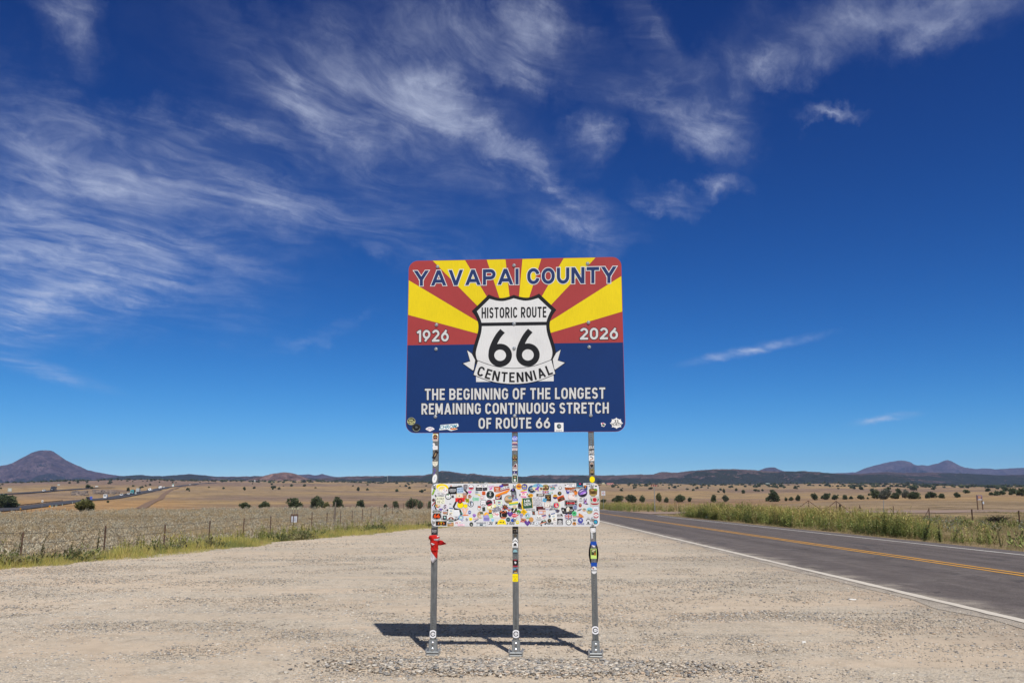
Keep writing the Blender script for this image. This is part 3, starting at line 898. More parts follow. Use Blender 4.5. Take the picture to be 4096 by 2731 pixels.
# ---- letters drawn with a pen of even width, as on highway signs
def arc(cx, cy, rx, ry, a0, a1, n=14):
    return [(cx + rx * math.cos(R(a)), cy + ry * math.sin(R(a))) for a in np.linspace(a0, a1, n)]

def glyph(ch, w, s):
    """list of strokes: ('l', pts) line, ('o', pts) closed line, ('d', p, q) slanted stroke cut level"""
    h = s / 2; x0, x1, y0, y1, m = h, w - h, h, 1 - h, w / 2
    r = (x1 - x0) / 2; ry = min(r * 1.15, .5 - h)
    O = arc(m, 1 - h - ry, r, ry, 0, 180, 18) + arc(m, h + ry, r, ry, 180, 360, 18)
    V = lambda x, a=0., b=1.: ('l', [(x, a), (x, b)])
    H = lambda y, a=0., b=None: ('l', [(a, y), (w if b is None else b, y)])
    k = s * 1.12 / 2
    if ch == 'O' or ch == '0': return [('o', O)]
    if ch == 'I': return [V(w / 2)]
    if ch == '1': return [V(w - h), ('l', [(0, .76), (w - h * 1.6, .90)])]
    if ch == 'T': return [H(y1), V(m, 0, 1 - s)]
    if ch == 'H': return [V(x0), V(x1), H(.5, s, w - s)]
    if ch == 'E': return [V(x0), H(y1, s), H(y0, s), H(.52, s, w * .9)]
    if ch == 'F': return [V(x0), H(y1, s), H(.50, s, w * .9)]
    if ch == 'L': return [V(x0), H(y0, s)]
    if ch == 'U': return [('l', [(x0, 1)] + arc(m, h + ry, r, ry, 180, 360, 18) + [(x1, 1)])]
    if ch == 'N': return [V(x0), V(x1), ('d', (k, 1), (w - k, 0))]
    if ch == 'M': return [V(x0), V(x1), ('d', (k * 1.1, 1), (m, .12)), ('d', (w - k * 1.1, 1), (m, .12))]
    if ch == 'A': return [('d', (k, 0), (m, 1)), ('d', (w - k, 0), (m, 1)), ('l', [(w * .26, .29), (w * .74, .29)])]
    if ch == 'V': return [('d', (k, 1), (m, 0)), ('d', (w - k, 1), (m, 0))]
    if ch == 'Y': return [('d', (k, 1), (m, .42)), ('d', (w - k, 1), (m, .42)), V(m, 0, .46)]
    if ch in 'CG':
        p = arc(m, 1 - h - ry, r, ry, 12, 180, 16) + arc(m, h + ry, r, ry, 180, 348 if ch == 'C' else 360, 16)
        return [('l', p)] if ch == 'C' else [('l', p + [(x1, .47)]), ('l', [(w * .55, .47), (w, .47)])]
    if ch in 'PRB':
        b = .44 if ch != 'B' else .5
        rr = (1 - s / 2 - b) / 2; cy = (1 - h + b) / 2
        st = [V(x0), ('l', [(s, y1)] + arc(x1 - min(r, rr * 1.1), cy, min(r, rr * 1.1), rr, 90, -90, 14) + [(s, b)])]
        if ch == 'R': st.append(('d', (w - k, 0), (m * 1.05, b - h)))
        if ch == 'B':
            rr2 = (b - h) / 2
            st.append(('l', [(s, b)] + arc(x1 - min(r, rr2 * 1.1), (b + h) / 2, min(r, rr2 * 1.1), rr2, 90, -90, 14) + [(s, y0)]))
        return st
    if ch == 'S':
        ry2 = (1 - s) / 4
        p = arc(m, y1 - ry2, r, ry2, 20, 180, 14) + arc(m, y1 - ry2, r, ry2, 180, 262, 6) + arc(m, y0 + ry2, r, ry2, 82, 0, 6)[0:] + arc(m, y0 + ry2, r, ry2, 0, -160, 14)
        return [('l', p)]
    if ch == '2':
        ry2 = min(.28, r)
        return [('l', arc(m, y1 - ry2, r, ry2, 165, -20, 16) + [(x0 + s * .25, s * .8)]), H(y0, 0)]
    if ch in '69':
        ry2 = min(.30, r * 1.1)
        bowl = arc(m, h + ry2, r, ry2, 0, 360, 26)[:-1]
        tail = [(m + r * .52, 1 - s * .28), (m + r * .02, .76), (m - r * .62, .60), (m - r * .93, .46), (x0, h + ry2)]
        if ch == '9':
            bowl = [(w - x, 1 - y) for x, y in bowl]; tail = [(w - x, 1 - y) for x, y in tail]
        return [('o', bowl), ('l', smooth_line(tail))]
    return []

def smooth_line(p, n=5):
    """Catmull-Rom through the points"""
    P = [np.array(q, float) for q in p]; o = []
    for i in range(len(P) - 1):
        a, b, c, d = P[max(i - 1, 0)], P[i], P[i + 1], P[min(i + 2, len(P) - 1)]
        for t in np.linspace(0, 1, n, endpoint=False):
            o.append(tuple(.5 * ((2 * b) + (c - a) * t + (2 * a - 5 * b + 4 * c - d) * t * t + (3 * b - 3 * c + d - a) * t ** 3)))
    o.append(tuple(P[-1])); return o

def pen(mb, st, s, tf, n, col, ext=0.0):
    """one stroke as a strip; tf maps letter space to panel coordinates"""
    if st[0] == 'd':
        (xa, ya), (xb, yb) = st[1], st[2]
        ln = math.hypot(xb - xa, yb - ya); wd = s / 2 * ln / abs(yb - ya)
        k = ext / abs(yb - ya)
        xa, ya, xb, yb = xa - (xb - xa) * k, ya - (yb - ya) * k, xb + (xb - xa) * k, yb + (yb - ya) * k
        P = [(xa - wd, ya), (xa + wd, ya), (xb + wd, yb), (xb - wd, yb)]
        mb.poly([L(*tf(*q), n) for q in (P if (yb > ya) else P[::-1])], col)
        return
    p = [np.array(q, float) for q in st[1]]
    q = [p[0]]
    for a in p[1:]:
        if np.hypot(*(a - q[-1])) > 1e-4: q.append(a)
    p = q; closed = st[0] == 'o'
    if closed and np.hypot(*(p[0] - p[-1])) < 1e-4: p = p[:-1]
    if not closed and ext:
        d0 = (p[0] - p[1]) / np.hypot(*(p[0] - p[1])); d1 = (p[-1] - p[-2]) / np.hypot(*(p[-1] - p[-2]))
        p[0] = p[0] + d0 * ext; p[-1] = p[-1] + d1 * ext
    m = len(p); A, B = [], []
    for i in range(m):
        a = p[i - 1] if (i or closed) else p[i]; c = p[(i + 1) % m] if (i < m - 1 or closed) else p[i]
        d1 = p[i] - a; d2 = c - p[i]
        d1 = d1 / np.hypot(*d1) if np.hypot(*d1) > 1e-9 else d2 / np.hypot(*d2)
        d2 = d2 / np.hypot(*d2) if np.hypot(*d2) > 1e-9 else d1
        t = d1 + d2; t /= max(np.hypot(*t), 1e-6); nn = np.array([-t[1], t[0]])
        k = s / 2 / max(.5, abs(np.dot(nn, np.array([-d1[1], d1[0]]))))
        A.append(p[i] + nn * k); B.append(p[i] - nn * k)
    for i in range(m if closed else m - 1):
        j = (i + 1) % m
        mb.poly([L(*tf(*x), n) for x in (B[i], B[j], A[j], A[i])], col)

NARROW = dict(T=.56, H=.60, E=.50, B=.60, G=.60, I=.18, N=.64, O=.62, F=.48, L=.47, S=.56, R=.60, M=.74, A=.70, C=.58, U=.60, D=.60, P=.58, V=.66, Y=.66)
NARROW.update({'0': .62, '1': .32, '2': .60, '6': .62, '9': .62})
WIDE = dict(Y=.98, A=1.02, V=.95, P=.82, I=.21, C=.80, O=.84, U=.80, N=.84, T=.80, E=.66, L=.62)
def layout(text, widths, gap, space):
    x, o = 0, []
    for ch in text:
        if ch == ' ': x += space; continue
        o.append((ch, x, widths[ch])); x += widths[ch] + gap
    return o, x - gap

def lettering(mb, text, widths, gap, space, box, s, n, col, oc=None, ow=0.0):
    """box: left, right, top, bottom in the enlarged view, as four corner points"""
    o, W = layout(text, widths, gap, space)
    (lx, lt, lb), (rx, rt, rb) = box
    P00, P01 = np.array(z1(lx, lb)), np.array(z1(lx, lt)); P10, P11 = np.array(z1(rx, rb)), np.array(z1(rx, rt))
    hgt = np.hypot(*(P01 - P00)); kx = np.hypot(*(P10 - P00)) / (W * hgt)
    for gi, (ch, x0, w) in enumerate(o):
        def tf(x, y):
            a = (x0 + x) / W
            return tuple((P00 * (1 - a) + P10 * a) * (1 - y) + (P01 * (1 - a) + P11 * a) * y)
        for k, st in enumerate(glyph(ch, w, s)):
            if oc is not None:
                pen(mb, st, s + 2 * ow, tf, n + k * .00005 + (gi % 2) * .0002, oc, ow)
            pen(mb, st, s, tf, n + .0006 + k * .00005, col)

mb = MB()
lettering(mb, 'YAVAPAI COUNTY', WIDE, .13, .42, ((156, 172, 297), (1829, 136, 272)), .205, .0020, NAVY, WHT, .045)
LN = (.60, .61, .62)
LT = (.66, .67, .69)
lettering(mb, 'THE BEGINNING OF THE LONGEST', NARROW, .135, .30, ((247, 1144, 1237), (1735, 1133, 1226)), .175, .0020, LT, BLK, .045)
lettering(mb, 'REMAINING CONTINUOUS STRETCH', NARROW, .135, .30, ((219, 1265, 1356), (1765, 1256, 1347)), .175, .0020, LT, BLK, .045)
lettering(mb, 'OF ROUTE 66', NARROW, .135, .30, ((690, 1384, 1474), (1281, 1380, 1470)), .175, .0020, LT, BLK, .045)
lettering(mb, '1926', {k: v * 1.12 for k, v in NARROW.items()}, .14, .3, ((183, 661, 760), (444, 655, 754)), .185, .0020, LT, BLK, .045)
lettering(mb, '2026', {k: v * 1.12 for k, v in NARROW.items()}, .14, .3, ((1527, 643, 740), (1841, 639, 736)), .185, .0020, LT, BLK, .045)
mb.build('lettering', M_sheet, panel)

# ---- the route shield and its ribbon
def su_at(y):
    return (z1(1082, y)[0] - z1(882, y)[0]) / 200.0
def sym(half, n_dense=4):
    r = smooth_keep(half)
    pts = []
    for dx, y in r: 
        u, v = z1(982, y); pts.append((u + dx * su_at(y), v))
    uc = z1(982, 700)[0]
    uc = float(np.mean([z1(982, y)[0] for y in (400, 1000)]))
    left = [(2 * uc - u, v) for u, v in pts][::-1]
    return pts + [q for q in left if abs(q[0] - uc) > 1e-4]
def smooth_keep(h, n=5):
    """smooth between sharp tips (marked by a third value)"""
    segs, cur = [], []
    for q in h:
        cur.append(q[:2])
        if len(q) == 3:
            segs.append(cur); cur = [q[:2]]
    segs.append(cur)
    o = []
    for s_ in segs:
        if len(s_) > 1:
            o += smooth_line(s_, n)[:-1]
    o.append(segs[-1][-1]); return o
outer = sym([(0, 371), (38, 384), (85, 394), (128, 393), (170, 380), (207, 364, 1), (348, 499, 1), (316, 545), (297, 595), (294, 640), (303, 690), (322, 750), (340, 815), (344, 860), (334, 905), (305, 950), (200, 1005), (0, 1035)])
inner = sym([(0, 399), (45, 412), (90, 420), (135, 417), (172, 408), (200, 400, 1), (306, 501, 1), (283, 550), (268, 595), (266, 640), (275, 695), (295, 760), (312, 820), (316, 858), (307, 898), (280, 940), (190, 985), (0, 1008)])
def tri_fan(mb, pts, n, col):
    from mathutils.geometry import tessellate_polygon
    P = [Vector((q[0], q[1], 0)) for q in pts]
    for t in tessellate_polygon([P]):
        a = [pts[i] for i in t]
        ar = (a[1][0] - a[0][0]) * (a[2][1] - a[0][1]) - (a[2][0] - a[0][0]) * (a[1][1] - a[0][1])
        if ar < 0: a = a[::-1]
        mb.poly([L(*q, n) for q in a], col)
mb = MB()
tri_fan(mb, outer, .0020, BLK)
tri_fan(mb, inner, .0026, WHT)
mb.poly([L(*z1(x, y), .0032) for x, y in ((712, 628), (1250, 620), (1252, 592), (710, 600))], BLK)
lettering(mb, 'HISTORIC ROUTE', {k: v * .92 for k, v in NARROW.items()}, .13, .32, ((715, 475, 563), (1250, 468, 556)), .165, .0034, BLK)
for cx in (868, 1097):                                  # the two large sixes
    cy = 868 - (cx - 868) * .012
    el = [z1(cx + 73 * math.cos(t), cy + 71 * math.sin(t)) for t in np.linspace(0, 2 * math.pi, 40, endpoint=False)]
    tl = smooth_line([(cx + 20, cy - 201), (cx - 18, cy - 155), (cx - 50, cy - 95), (cx - 68, cy - 45), (cx - 73, cy)], 6)
    tl = [z1(*q) for q in tl]
    wd = 49 * su_at(860)
    pen(mb, ('o', el), wd, lambda x, y: (x, y), .0034, BLK)
    pen(mb, ('l', tl), wd, lambda x, y: (x, y), .0035, BLK)
shield = mb.build('route_shield', M_sheet, panel)
mb = MB()
mb.poly([L(*z1(x, y), .0030) for x, y in ((670, 1088), (1310, 1082), (1308, 1000), (668, 1005))], WHT)
def outlined(pts, n, w):
    tri_fan(mb, pts, n, WHT)
    pen(mb, ('o', pts), w, lambda x, y: (x, y), n + .0003, BLK)
for sgn in (-1, 1):
    pts = [(388, 822), (347, 850), (318, 905), (330, 985), (340, 992), (424, 932), (363, 913)]
    pts = [(982 + sgn * dx, y - sgn * 3) for dx, y in pts]
    pts = [z1(*q) for q in pts]
    outlined(pts if sgn > 0 else pts[::-1], .0036 if sgn < 0 else .0037, .006)
tp = smooth_line([(683, 912), (820, 958), (985, 976), (1150, 955), (1292, 905)], 6); bm = smooth_line([(1325, 1022), (1160, 1085), (985, 1106), (810, 1088), (647, 1030)], 6)
outlined([z1(*q) for q in tp + bm][::-1], .0044, .006)
# CENTENNIAL along the ribbon
o, W = layout('CENTENNIAL', {k: v * 1.02 for k, v in NARROW.items()}, .20, .3)
base = smooth_line([(672, 1032), (820, 1078), (985, 1091), (1150, 1075), (1306, 1021)], 12)
seg = np.cumsum([0] + [math.dist(base[i], base[i + 1]) for i in range(len(base) - 1)])
hz = 82.0
for ch, x0, w in o:
    sc = seg[-1] / (W * hz)
    c0 = (x0 + w / 2) / W * seg[-1]
    i = min(np.searchsorted(seg, c0, 'right') - 1, len(base) - 2)
    f = (c0 - seg[i]) / (seg[i + 1] - seg[i]); p = np.array(base[i]) * (1 - f) + np.array(base[i + 1]) * f
    d = np.array(base[min(i + 2, len(base) - 1)]) - np.array(base[max(i - 1, 0)]); d = d / np.hypot(*d); up = np.array([d[1], -d[0]])
    def tf(x, y):
        q = p + d * (x - w / 2) * hz * sc + up * y * hz
        return z1(*q)
    for k, st in enumerate(glyph(ch, w, .175)):
        pen(mb, st, .175, tf, .0052 + k * .00005, BLK)
mb.build('ribbon_banner', M_sheet, panel)

# ---- bolts: washer and domed head, each on its own
def bolt_mesh(r=.013):
    b = MB()
    rows = []
    for rr, nn in ((r * 1.5, 0), (r * 1.5, .003), (r, .0035), (r * .95, .008), (r * .6, .0115), (r * .15, .0125)):
        rows.append([(rr * math.cos(t), -nn, rr * math.sin(t)) for t in np.linspace(0, 2 * math.pi, 12, endpoint=False)])
    b.quads(rows, close=True, flip=False)
    b.poly(rows[-1])
    return b
bolt0 = bolt_mesh().build('bolt', M_bolt, panel, smooth=False)
def put_bolt(parent, u, v, n, sc=1.0):
    global bolt0
    o = bolt0 if bolt0.get('fresh', True) else bolt0.copy()
    if o is not bolt0: COL.objects.link(o)
    bolt0['fresh'] = False
    if 'fresh' in o and o is not bolt0: del o['fresh']
    o.parent = parent; o.location = L(u, v, n); o.scale = (sc,) * 3
    return o
for x, y in ((352, 138), (983, 127), (1590, 112), (343, 617), (984, 608), (1597, 597), (339, 817), (984, 811), (1603, 800), (334, 1373), (988, 1367), (1616, 1363)):
    put_bolt(panel, *z1(x, y), .003 if 600 > abs(x - 984) > 20 or y < 400 else .0038)

# ---- posts: square steel tube with a hole every inch, slip base below
TW = .0620
POSTU = []
for (xt, yt), (xb, yb) in (((1742.8, 1732), (1730.2, 2605)), ((2058.8, 1732), (2063.4, 2608)), ((2364.2, 1732), (2383.4, 2612))):
    POSTU.append((uv(xt, yt, -.005), uv(xb, yb, -.005)))
print('posts', [(round(a[0], 3), round(b[0], 3), round(b[1] - VB, 3)) for a, b in POSTU])
def build_post(k):
    (ua, va), (ub, vb) = POSTU[k]
    vtop = PH / 2 - .06
    slope = (ua - ub) / (va - vb)
    uc = lambda v: ub + (v - vb) * slope
    b = MB()
    pitch = .0254; r = .0056; h = TW / 2; ch = .004; f = h - ch
    v0 = VB + .10
    nc = int((vtop - v0) / pitch)
    n0 = -.005                                            # front face
    oc = [(r * math.cos(t), r * math.sin(t)) for t in np.linspace(math.pi / 8, math.pi / 8 + 2 * math.pi, 8, endpoint=False)]
    for side in range(4):
        for i in range(nc):
            vm = v0 + (i + .5) * pitch; p = pitch / 2
            sq = [(f, p * .45), (f * .45, p), (-f * .45, p), (-f, p * .45), (-f, -p * .45), (-f * .45, -p), (f * .45, -p), (f, -p * .45)]
            def W3(a, z):
                x, y = ((a, 0), (h, a + h), (-a, 2 * h), (-h, h - a))[side]
                return L(uc(vm + z) + x, vm + z, n0 - y)
            for q in range(8):
                w = (q + 1) % 8
                b.poly([W3(*oc[q]), W3(*sq[q]), W3(*sq[w]), W3(*oc[w])])
            for cx_, cz_ in ((f, p), (-f, p), (-f, -p), (f, -p)):
                sx, sz = (1 if cx_ > 0 else -1), (1 if cz_ > 0 else -1)
                t = [W3(cx_, cz_), W3(sx * f * .45, cz_), W3(cx_, sz * p * .45)]
                b.poly(t if sx * sz > 0 else t[::-1])
        # rounded corner of the tube and the raised seams of a rolled post
        for va_, vb_ in ((v0, v0 + nc * pitch),):
            def C3(a, y, z):
                x, yy = ((a, y), (h - y, a + h), (-a, 2 * h - y), (-h + y, h - a))[side]
                return L(uc(z) + x, z, n0 - yy)
            b.poly([C3(f, 0, va_), C3(h, ch, va_), C3(h, ch, vb_), C3(f, 0, vb_)])
    post = b.build('post', M_steel, sign)
    # slip base: sleeve, two clamped plates, corner bolts
    u = uc(VB + .2)
    g = uv(0, 0)
    sl = MB()
    hb = .041
    prof = [(-hb, -hb + .006), (-hb + .006, -hb), (-.012, -hb), (-.010, -hb + .004), (.010, -hb + .004), (.012, -hb), (hb - .006, -hb), (hb, -hb + .006), (hb, hb - .006), (hb - .006, hb), (-hb + .006, hb), (-hb, hb - .006)]
    def pr(sc, z): return [(u + x * sc, .005 + h + y * sc, z) for x, y in prof]
    sl.quads([pr(1.14, .048), pr(1.06, .10), pr(1.0, .168), pr(.86, .170)], close=True)
    sleeve = sl.build('base_sleeve', M_galv, post)
    for z, s_, dz in ((.042, .140, .021), (.015, .140, .020)):
        pb = MB(); pb.box((u, .005 + h, z), (s_, .115, dz), bev=.006)
        pb.build('base_plate', M_galv, post)
    for sx in (-1, 1):
        for sy in (-1, 1):
            cb = MB(); x, y = u + sx * .068, .005 + h + sy * .038
            cb.tube([(x, y, .002), (x, y, .080)], .007, seg=8)
            cb.tube([(x, y, .053), (x, y, .064)], .014, seg=6)
            cb.tube([(x, y, .0), (x, y, .006)], .014, seg=6)
            cb.build('clamp_bolt', M_bolt, post)
    for z in (.138, .078):
        bo = put_bolt(post, u, z + VB, 0, 1.05)
        bo.location = (u, .005 + h - hb * (1.08 if z < .1 else 1.03) + .003, z)
    return post, uc
posts = [build_post(k) for k in range(3)]

# ---------------------------------------------------------------- lower board with stickers, stickers on the posts
from mathutils.geometry import tessellate_polygon
_txt = {}
def text_mesh(body, bold=False, ital=False):
    key = (body, bold, ital)
    if key not in _txt:
        cu = bpy.data.curves.new('lettering', 'FONT')
        cu.body = body; cu.align_x = 'CENTER'; cu.resolution_u = 2; cu.space_line = .82
        if bold: cu.offset = .022
        if ital: cu.shear = .28
        ob = bpy.data.objects.new('lettering', cu)
        me = bpy.data.meshes.new_from_object(ob)
        v = np.array([q.co[:2] for q in me.vertices]).reshape(-1, 2); f = [tuple(p.vertices) for p in me.polygons]
        bpy.data.objects.remove(ob); bpy.data.curves.remove(cu); bpy.data.meshes.remove(me)
        lo, hi = v.min(0), v.max(0)
        _txt[key] = ((v - (lo + hi) / 2) / ((hi - lo) / 2), f)
    return _txt[key]

SHIELD = [(0, 1), (.25, .93), (.45, .93), (.62, 1), (.98, .62), (.82, .35), (.84, .1), (.97, -.2), (.98, -.5), (.8, -.75), (.4, -.88), (0, -1)]
SHIELD = SHIELD + [(-x, y) for x, y in SHIELD[1:-1]][::-1]
HEART = [(0, .45), (.25, .85), (.6, .95), (.95, .65), (.98, .25), (.7, -.25), (0, -1), (-.7, -.25), (-.98, .25), (-.95, .65), (-.6, .95), (-.25, .85)]
STAR8 = [((1 if k % 2 == 0 else .62) * math.cos(R(90 + k * 22.5)), (1 if k % 2 == 0 else .62) * math.sin(R(90 + k * 22.5))) for k in range(16)]
GEAR = [((1 if k % 4 < 2 else .84) * math.cos(R(k * 6)), (1 if k % 4 < 2 else .84) * math.sin(R(k * 6))) for k in range(60)]
BLOB = [((.8 + .2 * math.sin(a * 3 + 1) + .06 * math.sin(a * 7)) * math.cos(a), (.8 + .18 * math.sin(a * 2 + 2) + .06 * math.cos(a * 5)) * math.sin(a)) for a in np.linspace(0, 2 * math.pi, 28, endpoint=False)]
VAN = [(-1, -.65), (-.98, -.3), (-.85, -.05), (-.72, .25), (-.92, .55), (-.9, .9), (.95, .9), (1, .6), (1, -.65), (.78, -.65), (.7, -.95), (.5, -.95), (.42, -.65), (-.5, -.65), (-.58, -.95), (-.8, -.95), (-.88, -.65)]
ARROWL = [(-1, 0), (-.45, 1), (-.45, .45), (1, .45), (1, -.55), (-.45, -.55), (-.45, -1)]
PAW = [(0, .35), (.45, .1), (.75, -.4), (.7, -.85), (.35, -.95), (0, -.8), (-.35, -.95), (-.7, -.85), (-.75, -.4), (-.45, .1)]
TENN = [(-1, -1), (-.97, -.05), (-.86, .05), (.85, .85), (1, 1), (.72, .1), (.5, -.35)]
BADGE = [(-.7, .9), (-.3, .8), (0, 1), (.3, .8), (.7, .9), (1, .6), (.9, -.5), (.3, -1), (-.4, -.95), (-.9, -.5), (-1, .6)]
HAT = [(-1, -.2), (-.5, .1), (-.45, .8), (-.1, 1), (.4, .7), (.5, 0), (1, -.5), (.4, -.6), (-.4, -.4)]
def shape_pts(s):
    if isinstance(s, list): return s
    if s == 'r': return [(-1, -1), (1, -1), (1, 1), (-1, 1)]
    if s == 'R': return rrect(-1, -1, 1, 1, .3, 5)
    if s == 'c': return [(math.cos(t), math.sin(t)) for t in np.linspace(0, 2 * math.pi, 24, endpoint=False)]
    if s == 'd': return [(0, -1), (1, 0), (0, 1), (-1, 0)]
    if s == 't': return [(-1, -1), (1, -1), (0, 1)]
    if s == 'u': return [(math.cos(t), math.sin(t)) for t in np.linspace(0, math.pi, 14)]
    if s == 'b': return [(math.cos(t), -math.sin(t)) for t in np.linspace(0, math.pi, 14)]
    return {'s': SHIELD, 'h': HEART, '8': STAR8, 'g': GEAR, 'B': BLOB, 'v': VAN, 'a': ARROWL, 'p': PAW, 'n': TENN, 'k': BADGE, 'H': HAT}[s]

class Stick:
    """one printed sticker: outline and prints, laid on the plane n of the sign"""
    def __init__(self, cu, cv, hw, hh, rot, n):
        self.cu, self.cv, self.hw, self.hh, self.n = cu, cv, hw, hh, n
        self.c, self.s = math.cos(R(rot)), math.sin(R(rot))
        self.mb = MB(); self.k = 0
    def P(self, x, y):
        x, y = x * self.hw, y * self.hh
        return L(self.cu + x * self.c - y * self.s, self.cv + x * self.s + y * self.c, self.n + self.k * .00006)
    def add(self, shape, x, y, w, h, col, rot=0.0):
        asp = self.hh / self.hw
        c, s = math.cos(R(rot)), math.sin(R(rot))
        pts = [(x + px * w * c - py * h * asp * s, y + (px * w * s / asp + py * h * c)) for px, py in shape_pts(shape)]
        if shape in ('r', 'R', 'c', 'd', 't', 'u', 'b'):
            P = [self.P(*q) for q in pts]
            if shape == 'b': P = P[::-1]
            self.mb.poly(P, srgb(col))
        else:
            for t in tessellate_polygon([[Vector((a, b, 0)) for a, b in pts]]):
                a = [pts[i] for i in t]
                if (a[1][0] - a[0][0]) * (a[2][1] - a[0][1]) - (a[2][0] - a[0][0]) * (a[1][1] - a[0][1]) < 0: a = a[::-1]
                self.mb.poly([self.P(*q) for q in a], srgb(col))
        self.k += 1
    def text(self, body, x, y, w, h, col, rot=0.0, bold=True, ital=False):
        v, f = text_mesh(body, bold, ital)
        asp = self.hh / self.hw
        c, s = math.cos(R(rot)), math.sin(R(rot))
        for fc in f:
            q = [(x + v[i][0] * w * c - v[i][1] * h * asp * s, y + v[i][0] * w * s / asp + v[i][1] * h * c) for i in fc]
            if sum(q[i][0] * q[(i + 1) % len(q)][1] - q[(i + 1) % len(q)][0] * q[i][1] for i in range(len(q))) < 0: q = q[::-1]
            self.mb.poly([self.P(*p) for p in q], srgb(col))
        self.k += 1

def make_sticker(px, py, wpx, hpx, rot, shape, col, ops, n, mb=None):
    a = uv(px - wpx / 2, py, n); b = uv(px + wpx / 2, py, n); c = uv(px, py - hpx / 2, n); d = uv(px, py + hpx / 2, n)
    st = Stick((a[0] + b[0]) / 2, (c[1] + d[1]) / 2, (b[0] - a[0]) / 2, (c[1] - d[1]) / 2, rot, n)
    if col: st.add(shape, 0, 0, 1, 1, col)
    for op in ops:
        if op[0] == 'T':
            kw = op[7] if len(op) > 7 else {}
            st.text(*op[1:7], **kw)
        else:
            st.add(*op)
    return st
def T(body, x, y, w, h, col, **kw): return ('T', body, x, y, w, h, col, kw)
IT = dict(ital=True)

# the board itself with its printed words
BN = -.002
q = [uv(1725.2, 1933.2, BN), uv(2397, 1930.8, BN), uv(2397.6, 2103.4, BN), uv(1725.0, 2105.6, BN)]
bu0, bu1 = (q[0][0] + q[3][0]) / 2, (q[1][0] + q[2][0]) / 2; bv1, bv0 = (q[0][1] + q[1][1]) / 2, (q[2][1] + q[3][1]) / 2
print('board', bu1 - bu0, bv1 - bv0)
mb = MB()
plate(mb, rrect(bu0, bv0, bu1, bv1, .055), BN - .003, BN, (.74, .75, .79), (.5, .5, .5))
RG = [None, (1720, 1925), (1890, 1925), (2060, 1925), (2230, 1925), (1720, 2015), (1890, 2015), (2060, 2015), (2230, 2015)]
KZ = 180 / 2352.0
def rp(rg, x, y): return RG[rg][0] + x * KZ, RG[rg][1] + y * KZ
bl = mb
def board_line(pts, w):
    pen(bl, ('l', [uv(*rp(*p), BN) for p in pts]), w, lambda x, y: (x, y), BN + .0004, BLK)
board_line([(1, 1020, 300), (1, 1630, 262), (1, 1960, 590), (1, 1880, 720)], .018)
board_line([(1, 270, 700), (1, 350, 840), (1, 300, 1060), (1, 240, 1300), (5, 330, 300)], .014)
board_line([(1, 1390, 1000), (5, 1240, 130), (5, 1260, 250), (5, 1560, 310), (5, 1640, 500), (5, 1560, 720), (5, 1260, 850), (5, 900, 830), (5, 600, 780)], .020)
board_line([(5, 620, 250), (5, 930, 300), (5, 900, 560)], .016)
for body, rg, x, y, w, h, it in (('Thor', 1, 560, 720, 380, 130, 0), ('ou', 6, 960, 1000, 190, 160, 1), ('M', 6, 1255, 980, 130, 160, 1), ('n Rou', 6, 1990, 1000, 420, 170, 1), ('e S', 7, 895, 1000, 210, 160, 1), ('Here', 7, 1790, 1000, 380, 150, 1), ('e', 3, 262, 700, 90, 120, 0), ('r', 3, 655, 690, 70, 110, 0)):
    st = make_sticker(*rp(rg, x, y), w * KZ, h * KZ, 0, 'r', None, [T(body, 0, 0, 1, 1, '111114', ital=bool(it))], BN + .0004)
    i0 = len(bl.v); bl.v += st.mb.v; bl.f += [tuple(i + i0 for i in f) for f in st.mb.f]; bl.c += st.mb.c; bl.m += st.mb.m
board = bl.build('sticker_board', M_sheet, sign)

UK = lambda: [('r', 0, 0, 1, 1, '2c3c8c'), ('r', 0, 0, 1.16, .13, 'F4F4F4', 31), ('r', 0, 0, 1.16, .13, 'F4F4F4', -31), ('r', 0, 0, 1.1, .05, 'C8323c', 31), ('r', 0, 0, 1.1, .05, 'C8323c', -31), ('r', 0, 0, .22, 1, 'F4F4F4'), ('r', 0, 0, 1, .28, 'F4F4F4'), ('r', 0, 0, .12, 1, 'B8202c'), ('r', 0, 0, 1, .16, 'B8202c')]
RV = lambda: [('v', 0, 0, .96, .93, 'F2F2F4'), ('c', -.69, -.75, .12, .24, '50505a'), ('c', .6, -.75, .12, .24, '50505a'), ([(-1, -1), (.4, -1), (.7, 1), (-1, .6)], -.62, .3, .16, .25, '3a3a40'), ('r', -.05, .0, .04, .18, 'C02030', -15), ('r', .1, .12, .04, .18, '3048a0', 10), ('r', .35, .06, .13, .16, '6a5a90', -12), T('BERTRAND 66', .18, .62, .58, .16, '505060')]
AZF = lambda: [('r', 0, -.5, 1, .5, '2a4a80')] + [([(0, -1), (x, 1), (x + .32, 1)], 0, .5, 1, .5, c) for x, c in ((-1, 'F0A020'), (-.66, '8a3020'), (-.33, 'F0A020'), (0, '8a3020'), (.33, 'F0A020'), (.68, '8a3020'))] + [('8', 0, 0, .3, .3, 'D88030')]
CAN = lambda: [('R', 0, 0, .9, .94, 'F2F2EC'), ('r', 0, .84, .8, .12, '3c5c9c'), ('c', 0, .25, .5, .22, 'B8C8D4'), ('r', -.2, -.4, .18, .2, 'B0A080'), ('r', .3, -.25, .2, .14, 'C8B890'), ('r', 0, -.7, .6, .06, 'C0A0B8'), ('r', .1, -.5, .1, .12, '8090a0')]
